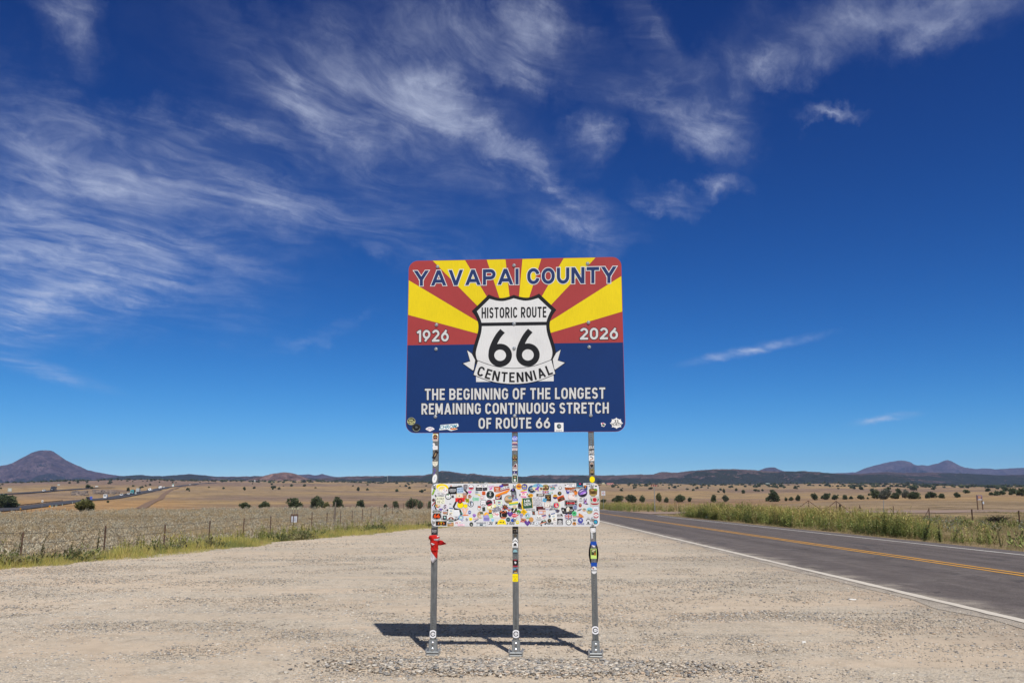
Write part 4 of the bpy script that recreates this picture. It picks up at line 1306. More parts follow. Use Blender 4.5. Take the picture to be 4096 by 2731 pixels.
S = [
 (1, 640, 290, 640, 340, -6, 'c', 'FFE400', [('r', -.2, .25, .12, .04, '403010', 15)], 'yellow oval sticker'),
 (1, 640, 400, 470, 370, 0, 'c', 'EDEBE2', [('c', 0, .1, .75, .7, 'F4E27a'), T('66', -.05, -.25, .4, .35, 'FFFFFF')], 'pale round sticker with a yellow middle'),
 (1, 620, 640, 660, 130, -3, 'R', 'F0F0F4', [T('100 YEARS', 0, 0, .8, .5, '2a2a30')], 'white strip sticker'),
 (1, 790, 500, 310, 320, 0, 'c', 'F4F2F4', [('r', -.4, .45, .1, .2, 'B03040', -40), ('r', .55, .2, .12, .25, 'B03040', 15), ('c', 0, -.1, .35, .35, 'D8D8E4'), ('r', -.45, -.55, .18, .06, 'B03040')], None),
 (1, 1180, 480, 450, 350, 0, 'r', '1b1b20', [T('TOMBSTONE', 0, .42, .75, .17, 'E0E4EA'), T('ARIZONA', 0, .05, .85, .17, 'E8EAF0'), T('COUNTRY', 0, -.3, .6, .13, 'D8DCE2')], 'black square sticker with white lettering'),
 (1, 1580, 460, 350, 310, 6, 'R', 'BFD3EA', [T('DINK ONE', 0, .45, .85, .28, '3a68a8'), T('OR DANE', 0, -.35, .85, .3, '3a68a8')], 'blue lettered sticker'),
 (1, 1280, 210, 440, 110, 3, 'c', '8a8a96', [('c', 0, 0, .97, .9, 'F4F4F6'), ('t', -.85, 0, .22, .5, 'D84030', 90), ('t', -.75, 0, .12, .3, 'F4C020', 90), T('HOONICAN', .1, 0, .55, .35, '4a4a60')], None),
 (1, 1855, 290, 230, 310, 0, 'k', '8b8790', [('k', 0, 0, .86, .88, '77737c'), T('TAJ', .1, .3, .4, .14, 'D8D8E0'), ('r', 0, -.1, .5, .04, 'B8B8C0'), ('r', 0, -.35, .4, .04, 'B8B8C0')], 'grey badge sticker'),
 (1, 2150, 300, 310, 310, 0, 'g', '2c2c3a', [('c', 0, 0, .82, .82, 'F4F4F8'), ('b', 0, .02, .78, .78, 'D83848'), ('b', 0, .02, .5, .35, '2c2c3c'), ('c', 0, .02, .2, .12, 'C8CCE0')], 'gear shaped red and white sticker'),
 (1, 195, 520, 90, 390, -22, 'R', '2e3a1c', [('r', .1, .4, .75, .25, 'A8DC28'), ('r', -.1, -.15, .75, .2, '98CC20'), ('r', -.1, -.65, .8, .2, '9CD024')], 'lime green strip sticker'),
 (1, 960, 780, 320, 320, 0, 'c', '1c1c22', [('c', 0, 0, .78, .78, 'F0F2F4'), ('8', -.1, .55, .35, .3, '3c8c3c'), ('b', 0, -.1, .4, .5, 'C8D0D8')], 'black ringed sticker with a green plant'),
 (1, 545, 980, 460, 370, -2, 'r', 'EEF0DA', [T('KORE', 0, .42, .85, .32, '24221e', ital=True, bold=False), T('95 C.', .05, -.5, .8, .3, '24221e', ital=True, bold=False)], 'cream sticker with black handwriting'),
 (1, 185, 970, 200, 220, 0, '8', '3a2226', [('c', 0, 0, .4, .4, '5a2a2e')], 'dark maroon star sticker'),
 (1, 185, 1165, 55, 260, -38, 'R', 'A42430', [], None),
 (1, 1060, 1155, 130, 50, 0, [(-1, -1), (1, -1), (.5, .3), (.2, -.2), (-.3, 1)], '4a4a56', [], None),
 (1, 1535, 740, 340, 270, 0, 'k', 'F0C870', [('k', 0, .02, .86, .84, 'E4E4D6'), ('t', 0, 0, .3, .4, 'A8A898')], 'cream shield sticker with an orange rim'),
 (1, 1820, 770, 240, 330, 4, [(-.9, 1), (.9, 1), (.75, -1), (-.7, -1)], 'C4785a', [('r', 0, .6, .75, .22, 'B0A4A8'), ('r', 0, .85, .8, .08, '8a5040')], 'orange glass shaped sticker'),
 (1, 1570, 950, 490, 200, 2, 'r', 'E02C2C', [('c', 0, -.75, .5, 1.2, '18181c'), ('c', 0, -.75, .33, .8, 'D83838')], 'red sticker with a round black emblem'),
 (1, 1590, 1225, 345, 345, 0, 'c', '24220a', [('c', 0, 0, .94, .94, 'FFE600')], 'plain yellow disc sticker'),
 (1, 1860, 1275, 225, 220, 0, 'c', '24220a', [('c', 0, 0, .93, .93, 'FFE600')], 'small plain yellow disc sticker'),
 (1, 1950, 990, 210, 220, 4, 'k', 'F4E020', [('r', 0, .6, .95, .1, '1c1c10'), ('r', 0, .25, .95, .1, '1c1c10'), ('r', 0, -.15, .9, .1, '1c1c10'), ('r', 0, -.5, .7, .1, '1c1c10'), ('r', 0, .1, .16, 1, '3c8c2c', 40)], 'yellow and black striped crest sticker'),
 (1, 2130, 1175, 310, 310, 0, 'c', '20202a', [('c', 0, 0, .82, .82, 'D8DCE6'), ([(-.3, .9), (.5, .8), (-.1, .2), (.4, -.4), (-.4, -.9), (-.1, -.3), (-.5, .2)], 0, 0, .8, .8, '1c1c26'), ('r', .35, .5, .1, .15, '3c90d0')], 'black ringed sticker with a black zigzag'),
 (1, 2085, 560, 190, 170, 0, 'h', 'DC60C4', [('c', -.3, .2, .2, .2, 'E898DC')], 'pink heart sticker'),
 (1, 2065, 790, 230, 270, 0, 'B', 'C0907c', [('c', .1, .5, .4, .25, '7a4a3a'), ('r', -.1, -.2, .4, .12, '8a5a44', 30)], 'pinkish figure sticker'),
 (1, 1195, 800, 150, 160, 0, [(-.6, 1), (.6, 1), (.6, -.3), (1, -.3), (1, -.6), (-1, -.6), (-1, -.3), (-.6, -.3)], '26222a', [('r', .3, .5, .12, .3, '7a3a3a')], None),
 (2, 340, 385, 345, 180, 0, 'r', '221a20', [T('TONE CLUB', 0, -.1, .72, .16, 'D8D4D8')], 'dark rectangular sticker'),
 (2, 655, 395, 230, 170, 0, 'r', '2c2630', [('B', -.3, .1, .4, .5, '5a5468')], None),
 (2, 485, 235, 570, 240, 0, 'v', '5a5660', RV(), 'white camper van sticker beside the grey badge'),
 (2, 985, 265, 300, 90, 8, 'r', None, [T('Krusby', 0, 0, 1, 1, 'DC68C8', ital=True)], 'pink script sticker'),
 (2, 960, 370, 170, 80, 30, 'c', 'DC68C8', [], None),
 (2, 1705, 180, 370, 130, 0, 'r', '5a2630', [('r', 0, 0, .95, .86, '2a1218'), ('r', 0, .05, .85, .16, 'A83040'), ('r', 0, -.5, .5, .07, '8a8088')], 'dark red rectangular sticker'),
 (2, 1500, 245, 200, 110, 12, 'r', '4a3cb8', [], None),
 (2, 1690, 330, 500, 130, 15, 'r', 'F2F2F6', [T('BOLZUM', .02, 0, .92, .7, '2a2a3c')], 'white strip sticker with dark capitals'),
 (2, 1690, 430, 500, 70, 15, 'r', 'B0484a', [], None),
 (2, 1290, 400, 345, 280, 0, 'R', 'C2603c', [T('Road', -.05, .4, .5, .25, 'F6E4D0', ital=True), T('Trip', 0, -.1, .4, .24, 'F6E4D0', ital=True), T('Mama', .15, -.55, .5, .2, 'F6E4D0', ital=True)], 'brown rounded sticker with cream script'),
 (2, 1600, 590, 830, 230, 13, 'n', 'FF9412', [T('NASHVILLE', -.15, -.4, .6, .2, 'D0764a'), ('c', -.2, .25, .03, .09, '5a5060')], 'long orange pennant sticker'),
 (2, 2115, 440, 310, 180, 0, [(-1, -.8), (-.7, .2), (-.2, .9), (.3, 1), (.7, .5), (1, -.6), (.5, -1), (-.6, -1)], '201c26', [('s', -.05, .15, .25, .55, '3a68d8'), ('s', -.05, .15, .12, .3, 'D85050')], 'black cap sticker with a blue badge'),
 (2, 2165, 710, 270, 390, 4, 'r', '5c6068', [('B', -.2, .4, .6, .4, '8a9098'), ('B', .3, -.2, .5, .5, '9a9ea8'), ('r', -.3, -.2, .25, .2, '8a3050'), ('B', .1, -.7, .5, .2, 'C8CCD4')], 'grey photo sticker'),
 (2, 1885, 925, 440, 440, 0, 'c', '7a7468', [('c', 0, 0, .88, .88, 'D8B490'), ('B', .25, .3, .5, .45, '88b0b0'), ('b', 0, -.25, .8, .6, '8a7448'), ('r', .1, .6, .5, .06, '6a6058')], 'round landscape sticker'),
 (2, 930, 690, 505, 515, 0, 'r', 'F0F0F4', [('c', 0, 0, .82, .82, '1e2a2c'), T('W', 0, -.05, .2, .22, 'F4F4F4'), ('t', 0, .4, .12, .16, 'F0F0F0'), T('C', -.4, -.1, .13, .15, '2c7c58'), T('DRUM MAKER', 0, .62, .4, .06, 'E0E4E4'), T('CONSTRUCTION', 0, -.62, .45, .06, 'E0E4E4')], 'white square sticker with a black disc'),
 (2, 590, 610, 205, 205, 0, 's', 'E4642c', [T('ROUTE', 0, .35, .5, .16, '4a2418'), T('66', 0, -.3, .5, .35, '4a2418')], 'orange shield sticker'),
 (2, 220, 570, 180, 200, 0, 'c', 'B4C0C8', [('B', 0, 0, .6, .6, '8a94a4')], None),
 (2, 280, 695, 330, 90, -12, [(-1, .3), (-.2, .5), (.2, 1), (.7, .6), (1, -.8), (.5, -.6), (0, 0), (-.5, -.2)], 'FFE236', [], 'yellow swoosh sticker'),
 (2, 490, 840, 185, 185, 0, 'c', 'C88484', [('c', 0, 0, .82, .82, 'F4F0F2'), ('r', 0, 0, .08, .8, 'C88484'), ('r', -.25, -.3, .08, .45, 'C88484', -45), ('r', .25, -.3, .08, .45, 'C88484', 45)], 'peace symbol sticker'),
 (2, 160, 910, 360, 340, 0, 'a', '9cd6ba', [('r', .3, .1, .4, .05, '6ca88c'), ('r', .3, -.15, .4, .05, '6ca88c')], 'mint green arrow sticker'),
 (2, 565, 1115, 310, 315, 0, 's', '20202c', [('s', 0, 0, .88, .88, 'F2F2F6'), T('66', 0, -.45, .42, .25, '4a4a68', bold=False), ('r', 0, .3, .5, .05, '8a8aa0')], 'white and black route shield sticker'),
 (2, 870, 1115, 330, 330, 0, 'c', '2a2840', [('r', -.15, .55, .6, .12, 'B05068', 20), ('r', .2, -.55, .7, .18, 'D84868', 22), ('r', 0, 0, .85, .2, '1c2c24', 20)], 'dark round sticker with red bands'),
 (2, 1360, 830, 340, 220, 0, 'r', '1c1a20', [('r', .1, .1, .2, .8, 'D84048', -40), ('r', .45, .1, .06, .8, 'F0F0F0', -40), ('B', -.4, -.2, .5, .5, 'E8E0E4'), ('r', -.2, -.75, .5, .1, 'C83038', -8)], 'black and red sticker'),
 (2, 1135, 1055, 130, 210, 10, [(-.6, 1), (.9, 1), (.4, 0), (.9, -.5), (.2, -1), (-.5, -.6), (0, .1)], 'A4382c', [], None),
 (2, 1395, 1115, 315, 320, 0, 'c', 'B6E4A4', [('c', 0, 0, .86, .86, 'F2F6F0'), ('s', 0, 0, .55, .58, '4a80b8'), ('r', 0, .05, .5, .14, 'E8A038'), ('r', 0, -.2, .45, .08, 'E8EEF4')], 'green ringed sticker with a blue shield'),
 (2, 2240, 940, 260, 90, 4, 'r', '3440c8', [T('FAMILY', 0, 0, .85, .6, 'F0F0FA')], 'blue strip sticker'),
 (2, 2150, 1110, 480, 70, 8, 'r', 'FFE81c', [('r', -.4, 0, .02, .4, 'D89020'), ('r', 0, 0, .02, .4, 'D89020'), ('r', .4, 0, .02, .4, 'D89020')], 'yellow strip sticker'),
 (2, 2150, 1180, 480, 60, 8, 'r', '34b070', [('r', .1, 0, .7, .2, 'C8ECD4')], 'green strip sticker'),
 (3, 205, 260, 300, 310, 0, 'c', 'FFB41c', [('r', 0, 0, .65, .3, '9a5048', -8), ('r', .05, .25, .4, .2, 'C87858', -8), ('r', 0, .7, .4, .06, '6a4418')], 'orange disc sticker with a truck'),
 (3, 495, 275, 350, 355, 0, 'c', 'F2EE78', [('c', 0, 0, .9, .9, '3a38a4'), T('IPA', 0, .12, .55, .28, 'F2EE78'), ('r', 0, -.35, .6, .06, 'C8C8E4'), ('r', 0, -.6, .4, .06, 'C8C8E4')], 'blue disc sticker reading IPA'),
 (3, 460, 470, 360, 60, 18, 'r', 'F0CC30', [], None),
 (3, 880, 420, 425, 430, 0, 'c', '2c5c9c', [('c', 0, 0, .78, .78, '202028'), ('u', 0, .1, .6, .5, '8aa8b8'), ('r', 0, -.15, .35, .05, 'E8E8F0'), ('r', 0, -.4, .35, .06, 'E0E4F0'), ('b', 0, -.45, .7, .5, 'B8D0F0'), ('b', 0, -.35, .62, .45, '202028')], 'dark blue ringed sticker'),
 (3, 1190, 305, 580, 410, 0, 'c', 'ECDCB4', [('u', 0, .05, .98, .93, '7cbcd8'), ('r', .05, .3, .12, .45, '7a46b8', 38), ('r', -.15, -.35, .16, .5, '7a46b8', -62), ('r', .02, -.45, .11, .5, '8450c4', 10), ('c', .1, .5, .22, .4, '7a46b8'), ('c', .1, .48, .12, .25, '8cc4dc'), ('B', .6, -.35, .3, .4, '7a4a40')], 'oval sticker with a purple ribbon'),
 (3, 1600, 320, 370, 350, 0, 'c', '3a3022', [('r', 0, .65, .6, .12, 'D8C480'), ('B', -.45, .1, .3, .4, 'B8A878'), ('B', .45, .1, .3, .4, 'B8A878'), ('c', .05, -.05, .25, .35, '8a4a34'), ('r', 0, -.75, .6, .12, 'D0BC70')], 'dark round sticker with gold wings'),
 (3, 2000, 215, 440, 90, 8, 'r', None, [T('EL WHEEL', 0, 0, 1, 1, '3a3c8c', ital=True)], 'blue italic lettering sticker'),
 (3, 1965, 350, 300, 250, 0, 'B', '64a0a0', [('B', -.4, .5, .35, .3, 'D8745c'), ('c', -.55, -.35, .4, .35, '88c0c8'), ('r', -.1, -.5, .25, .12, 'E09080', 40), ('B', .65, .4, .25, .4, 'D8745c')], 'teal bird sticker'),
 (3, 1600, 555, 320, 160, 0, 'r', 'F4F4F4', UK(), 'union flag sticker below the gold winged disc'),
 (3, 1855, 610, 260, 90, 8, 'R', '7cb8b4', [('r', .1, .1, .6, .3, 'D8ECEC'), ('r', .6, -.5, .3, .3, 'D8A830')], None),
 (3, 1730, 860, 315, 350, 0, 'r', '2a1e18', [('r', 0, .65, .7, .08, 'A88848'), ('B', 0, -.15, .7, .35, '8a6430'), ('c', 0, .2, .2, .16, 'B09050'), ('r', -.3, -.85, .4, .06, 'C0A050')], 'dark square sticker with gold print'),
 (3, 1330, 705, 420, 140, 0, 'r', '5e564c', [T('JSM', 0, 0, .6, .7, 'F0ECE6')], 'grey photo strip sticker'),
 (3, 450, 690, 310, 330, -4, 'r', 'F4E8F0', [('r', 0, .82, 1, .17, 'E860B0'), ('r', 0, -.65, .9, .16, 'E03c98'), ('c', -.1, .2, .45, .4, 'E0604c'), ('c', -.1, .1, .28, .3, 'F4D4C4')], 'pink and white portrait sticker'),
 (3, 810, 735, 290, 195, 8, 'c', 'F0B428', [('B', -.6, -.2, .4, .7, '4a4a38'), ('r', .25, .3, .4, .12, 'B05820'), ('r', .25, -.1, .4, .12, 'B05820')], 'yellow fish oval sticker'),
 (3, 650, 1130, 530, 540, 4, 'r', '2e5c42', [('r', -.98, 0, .06, 1, 'F0C820'), ('r', .97, 0, .05, 1, 'D0A830'), ('r', 0, .86, .5, .04, '8aa894'), T('HR', .02, .42, .62, .26, 'F2F4F2'), T('CREW', .02, -.22, .74, .28, 'F2F4F2')], 'green sticker with large white letters'),
 (3, 1150, 1045, 510, 520, 2, 'r', 'EDEDF1', [T('SPORT', 0, .72, .85, .19, '8a8a94'), T('VEREIN', 0, .25, .85, .19, '8a8a94'), T('WERDER', 0, -.25, .85, .19, '8a8a94'), T('BREMEN', 0, -.72, .85, .19, '8a8a94'), ('r', .97, 0, .03, 1, '2a2a3c'), ('r', 0, .48, .95, .012, '40404c'), ('r', 0, 0, .95, .012, '40404c'), ('r', 0, -.48, .95, .012, '40404c')], 'white sticker with four lines of block capitals'),
 (3, 1690, 1200, 340, 340, -2, 'r', 'F4F0EE', [('r', 0, 0, .86, .86, '8a3438'), ('r', 0, 0, .74, .74, 'F2EEE8'), T('ROUTE 66', 0, .3, .5, .1, '3a3030'), ('d', 0, -.3, .12, .18, '4a3a34')], 'stamp shaped sticker with a maroon border'),
 (3, 1550, 970, 185, 180, -24, 'r', '48a8d8', [('B', 0, .1, .4, .4, '90b058'), ('r', .2, .1, .2, .15, 'D89040')], 'blue tilted square sticker'),
 (3, 2100, 795, 240, 240, 0, 'c', '3a2c68', [('u', 0, 0, 1, 1, 'F4BC18')] + [([(0, -1), (x - .1, 1), (x + .1, 1)], 0, .45, 1, .45, '6a3c28') for x in (-.7, -.35, 0, .35, .7)] + [('8', 0, 0, .3, .3, 'D88840')], 'round sunburst flag sticker'),
 (4, 180, 885, 380, 260, 20, 'r', 'E4622c', [('r', 0, -.35, .92, .55, '4a342c'), ('r', .1, .45, .5, .18, '9a4424'), ('B', .3, -.3, .4, .25, '90785c')], 'orange tilted sticker with a dark picture'),
 (3, 2160, 1240, 400, 380, 0, 'c', 'F4F078', [('c', -.05, 0, .86, .9, '58b0e0'), ('c', -.05, 0, .68, .72, 'E03038'), T('FC', -.05, .4, .2, .16, 'F6F4F4', rot=-20), T('KBB', .05, -.2, .3, .2, 'F6F4F4', rot=-30)], 'red disc sticker with blue and yellow rings'),
 (4, 110, 620, 205, 215, 0, 'c', '26222a', [('B', .1, .3, .5, .35, 'C8A848'), ('b', 0, -.1, .6, .5, '55583c')], 'black disc sticker with gold print'),
 (4, 140, 335, 200, 210, 0, '8', '2a2a30', [('c', 0, .05, .55, .55, 'F2F2F4')], 'black radial flower sticker'),
 (4, 610, 225, 580, 230, 0, 'v', '5a5660', RV(), 'white camper van sticker beside the navy square'),
 (4, 1460, 325, 205, 255, 0, 'r', '2a4a80', AZF(), 'sunburst state flag sticker'),
 (4, 1100, 330, 690, 95, 0, 'r', '2a2024', [T('FOARDOREAL', 0, 0, .92, .6, 'F4F2F4')], 'black strip sticker with white capitals'),
 (4, 660, 440, 560, 260, 0, [(-1, 1), (1, .9), (.9, .5), (-.2, .1), (-.9, 0)], 'B4602c', [('r', -.6, .5, .06, .4, '7a3c1c', -25), ('r', -.3, .5, .06, .4, '7a3c1c', -20), T('DE', .35, -.35, .35, .5, 'B05a34')], 'brown desert sunray sticker'),
 (4, 1160, 190, 350, 245, -2, 'r', '20203a', [T('I', -.55, .5, .06, .28, '50c8f0'), ('h', .1, .5, .27, .34, 'F04468'), T('MURPHY', 0, -.42, .85, .3, '40b8f0')], 'navy sticker with a red heart'),
 (4, 530, 540, 210, 280, 0, 'B', '4a50a8', [('c', .2, .4, .45, .35, 'C0A0D0'), ('c', .2, .4, .25, .2, 'F0E4F0')], 'blue and lilac figure sticker'),
 (4, 945, 590, 220, 380, 0, 'B', 'E8842c', [('H', -.1, .6, .8, .35, '4a3020'), ('c', .25, .3, .25, .15, '9a6040'), ('B', .1, -.7, .7, .25, 'A0A4a8')], 'orange sticker of a figure in a brown hat'),
 (4, 1315, 595, 500, 440, 15, 'c', '3a3450', [('c', 0, .15, .9, .75, '6a5c9c'), ([(-1, -.3), (-.5, .4), (.4, .6), (1, .2), (.9, -.4), (-.2, -.6)], .05, -.05, .7, .55, 'A878E0'), ('r', .35, -.2, .25, .1, 'D8C8F0', 10), ('b', 0, -.35, .7, .45, '24202c'), ('r', -.1, .6, .5, .1, 'D0C8E8', 15)], 'oval sticker with a purple car'),
 (4, 1865, 560, 450, 440, 0, 'k', '8c6c34', [('c', 0, .05, .75, .78, '6a5028'), ('c', .55, .6, .3, .28, '6a9a2c'), ('B', -.2, .5, .5, .3, 'B89858'), ('r', 0, -.15, .35, .25, '4a3820'), ('r', 0, -.6, .65, .14, 'C0A868')], 'bronze badge sticker'),
 (4, 1660, 240, 60, 120, -5, [(0, 1), (1, .1), (.35, .1), (.35, -1), (-.35, -1), (-.35, .1), (-1, .1)], '1c1a1e', [], None),
 (4, 1605, 125, 230, 36, 0, 'r', '3a363c', [], None),
 (4, 2010, 205, 130, 130, 0, 'c', 'E8A050', [('c', 0, 0, .72, .72, 'F6F2EE'), ('b', 0, 0, 1, 1, '2c3a3c')], 'small orange and black disc sticker'),
 (4, 1945, 1030, 505, 520, 0, 'r', 'C6C8C4', [('c', 0, .3, .44, .42, 'D42c3c'), T('VU', 0, .28, .22, .22, '5a1420'), ('B', -.68, .25, .14, .5, '2f6c4c', 15), ('B', .68, .25, .14, .5, '2f6c4c', -15), ([(-1, .6), (-.6, .1), (.6, .1), (1, .6), (.85, -.4), (.4, -.9), (-.4, -.9), (-.85, -.4)], 0, -.45, .88, .3, 'B82c34'), T('HAZEN CREW', 0, -.55, .55, .08, '5a1420')], 'grey square sticker with a red disc and laurel'),
 (4, 1450, 1040, 340, 340, 0, [(-1, -.4), (-.5, -.5), (-.45, .9), (-.2, 1), (0, .2), (.25, 1), (.5, .8), (.4, -.3), (1, -.9), (.2, -.95)], '2a2230', [('c', -.2, .3, .12, .55, 'B09cd8'), ('c', .35, .3, .12, .55, 'A890d0', 5), ('c', .08, -.45, .36, .35, 'A890d0'), ('r', .12, -.1, .3, .08, 'C83858', 10)], 'lilac rabbit in a black hat sticker'),
 (4, 1220, 910, 150, 90, 0, 'u', '24242c', [], None),
 (4, 1215, 1010, 200, 60, 0, 'r', None, [T('CK SAFE\nWEEKS', 0, 0, 1, 1, '6a6a70')], None),
 (4, 700, 1130, 665, 305, -1, 'r', '201c22', [('r', 0, 0, .95, .9, 'E8E8EC'), ('r', 0, 0, .91, .82, '201c22'), ('r', 0, 0, .55, .68, 'D8D8DC'), ('r', 0, 0, .51, .6, '201c22'), ('r', 0, 0, .24, .4, '8a8488'), ('r', -.05, 0, .66, .22, 'E42434'), T('AMERICAN', -.1, 0, .55, .13, '7a1018'), T('ON', .75, 0, .15, .16, 'F0F0F2', ital=True)], 'large black sticker with a red word bar'),
 (4, 785, 790, 470, 360, -4, [(-1, -.3), (-.9, .5), (-.2, .5), (.2, 1), (.5, .4), (.5, -.3), (1, -.4), (1, -1), (-.7, -.9)], 'E4B8B0', [([(-1, -.3), (-.9, .5), (-.2, .5), (.2, 1), (.5, .4), (.5, -.3), (1, -.4), (1, -1), (-.7, -.9)], 0, 0, .9, .9, 'F4EAEA'), ('B', .15, .35, .25, .4, 'D8a498'), ('r', 0, -.5, .7, .12, 'ECD8D4')], 'pale pink outline sticker'),
 (4, 1185, 1235, 170, 210, 0, 'c', '8a3a30', [('B', 0, .3, .7, .4, 'C8a880'), ('c', .1, -.5, .3, .3, 'E84048')], 'red brown round sticker'),
 (5, 790, 150, 330, 320, 0, 'c', 'F4F4F8', [('c', 0, 0, .86, .86, 'D8D0E0'), ([(-.3, .9), (.5, .8), (0, .3), (.3, -.3), (-.2, -.9), (-.5, -.6), (0, -.2), (-.3, .3)], 0, 0, .8, .8, '4a2430'), ('r', -.45, .1, .3, .06, '80b0c8'), ('r', -.45, -.15, .3, .05, '303c60')], 'white round sticker with a maroon bend'),
 (5, 395, 110, 290, 250, 0, 'B', 'D08c5c', [('c', -.3, .3, .5, .45, 'C8a030'), ('c', .3, .2, .45, .4, 'F0CCB8'), ('r', .5, -.3, .3, .2, '4ca890', 20), ('r', -.1, -.35, .35, .15, 'C85828')], 'orange and pink portrait sticker'),
 (5, 168, 205, 155, 195, 0, 'c', '5878b8', [('c', 0, 0, .84, .84, 'F2F4F8'), ('c', 0, .15, .35, .4, '4a6cb0'), ('r', 0, -.4, .06, .3, '4a6cb0')], 'small white oval sticker with a blue tree'),
 (5, 550, 300, 160, 160, 0, 'k', '8460c0', [('c', .1, .2, .4, .3, '5a3c94')], None),
 (5, 360, 565, 520, 535, 0, 's', '1c1a1e', [('s', 0, 0, .95, .95, 'E0E4E8'), ('s', 0, 0, .88, .88, '1c1618'), ('r', 0, .36, .76, .035, 'F0F0F0'), T('CASELLI', 0, .6, .62, .12, 'F2F2F2'), T('66', 0, -.2, .62, .42, 'FF5c1c')], 'black route shield sticker with orange numerals'),
 (5, 780, 440, 275, 225, 0, 'k', 'F4F4F4', [('k', 0, 0, .88, .86, 'C88060'), ('r', 0, .5, .75, .25, 'B0C0D8'), ('r', 0, -.5, .7, .2, '8a8468')], 'white framed canyon sticker'),
 (5, 1090, 415, 290, 450, -6, 'R', 'FAFAF8', CAN(), 'white can sticker beside the black square'),
 (5, 1370, 455, 330, 310, 0, 'r', 'EEF0F5', [('c', 0, 0, .5, .52, 'D4D8DE'), ('c', 0, 0, .45, .47, 'EEF0F5')], 'pale square sticker'),
 (5, 770, 715, 245, 260, 0, 'r', 'F4F4F6', [('r', 0, 0, .88, .9, '24222c'), ('B', -.05, .2, .5, .45, 'B8DCD8'), ('B', .2, -.3, .35, .3, '6a9aa0')], 'black square sticker with a teal shape'),
 (5, 1100, 790, 335, 260, 0, 'R', 'F2F2F4', [('u', 0, -.1, .9, 1, '8a4a34'), ('t', 0, .25, .3, .4, 'F0F0F0'), ('t', -.3, .1, .2, .25, '2a2a30'), ('t', .3, .1, .2, .25, '2a2a30'), ('r', 0, -.25, .95, .22, '20201f'), T('WILDERNESS', 0, -.25, .85, .13, 'F0F0F0'), ('r', 0, -.75, .8, .2, '3a6050')], 'arched mountain sticker'),
 (5, 1375, 720, 200, 220, 0, 'B', 'C4C8D0', [('r', 0, .2, .5, .2, '787c88')], None),
 (5, 1615, 705, 265, 260, 0, 'c', '3a68c0', [('c', 0, 0, .88, .88, 'A8D0F0'), ('c', 0, .05, .62, .62, '4c9468'), ('R', .05, 0, .45, .45, 'DCE4DC')], 'blue ringed sticker with a green middle'),
 (5, 1850, 580, 310, 55, 2, 'r', 'F08848', [], None),
 (5, 1825, 400, 340, 340, 0, [(-1, 1), (-.15, 1), (-.15, .75), (-.3, .7), (.05, -.2), (.35, .7), (.15, .75), (.15, 1), (1, 1), (1, .72), (.8, .68), (.2, -1), (-.25, -1), (-.8, .68), (-1, .72)], 'F0A484', [([(-1, 1), (-.15, 1), (-.15, .75), (-.3, .7), (.05, -.2), (.35, .7), (.15, .75), (.15, 1), (1, 1), (1, .72), (.8, .68), (.2, -1), (-.25, -1), (-.8, .68), (-1, .72)], 0, .02, .86, .88, 'F4C8B4')], 'peach letter V sticker'),
 (5, 1660, 490, 180, 140, -35, 'r', None, [T('Salty', 0, 0, 1, .6, '58b8a8', ital=True)], None),
 (6, 85, 610, 200, 230, 0, 'B', '8c5cbc', [('c', 0, .35, .9, .55, 'A880d0'), ('c', -.35, -.05, .14, .1, '3a2458'), ('c', .4, -.05, .14, .1, '3a2458')], 'purple octopus sticker'),
 (5, 2070, 430, 155, 190, 0, 'c', '3c54a8', [('r', 0, 0, .65, .2, 'E0E4F4'), ('r', 0, .75, .3, .2, '6c80c0')], 'blue bulb shaped sticker'),
 (5, 2120, 785, 210, 245, 0, 'B', 'FFEC1c', [('r', .05, -.25, .3, .05, 'B8A830', 15)], 'yellow blob sticker'),
 (5, 585, 1005, 565, 235, 0, 'r', '201a18', [('c', 0, 0, .2, .42, '8a2c1c'), ('c', 0, 0, .13, .3, 'E0A020'), ('t', -.52, .02, .3, .3, 'D06c28', 80), ('t', .52, .02, .3, .3, 'D06c28', -80), ('r', 0, .68, .26, .12, 'D8D020'), ('r', 0, -.78, .2, .12, 'C8C020')], 'black sticker with orange wings'),
 (5, 1070, 1065, 370, 240, 2, 'r', 'F6F4F2', [('r', 0, .02, .92, .9, 'B08c58'), ('B', .1, 0, .6, .4, 'E0a088'), ('r', -.3, .6, .5, .25, '8898b0'), ('B', -.5, -.5, .3, .3, '7c7440')], 'framed photo sticker'),
 (5, 1545, 950, 510, 260, 8, [(-1, -.9), (-.95, .3), (-.3, .5), (.2, .6), (.3, 1), (1, .95), (.8, -.2), (-.5, -.4), (-.6, -1)], 'F8F8FA', [T('RV', -.55, -.1, .35, .5, 'B8283c', ital=True), T('ER', .05, -.05, .16, .25, 'D89c60', ital=True), T('TV', .6, .4, .32, .5, '2c3c9c', ital=True)], 'white sticker with red and blue letters'),
 (5, 1630, 1090, 370, 105, 1, 'r', 'F4CADC', [('c', .75, .2, .2, .6, 'F8F0F4'), ('r', -.1, .1, .2, .08, '8a6a88')], 'pale pink strip sticker'),
 (5, 2160, 1055, 195, 220, 0, 'c', '20221f', [('B', 0, -.1, .6, .55, '8a9088'), ('r', 0, -.4, .08, .4, 'E0E4E0')], 'black disc sticker with a grey leaf'),
 (5, 1920, 820, 150, 220, 0, 'B', 'A0a4ac', [('r', -.2, .5, .12, .3, '4a4c58')], None),
 (6, 165, 765, 250, 110, 12, 'r', None, [T('Route 66', 0, 0, 1, .8, 'D84848', ital=True, bold=False)], 'red script route lettering sticker'),
 (6, 190, 850, 260, 190, 0, [(1, 1), (.9, .3), (.1, -.1), (-.3, -1), (-.6, -.9), (-1, -.6), (-.4, -.3), (-.1, .2), (.6, .5)], '34486c', [], 'blue winding road sticker'),
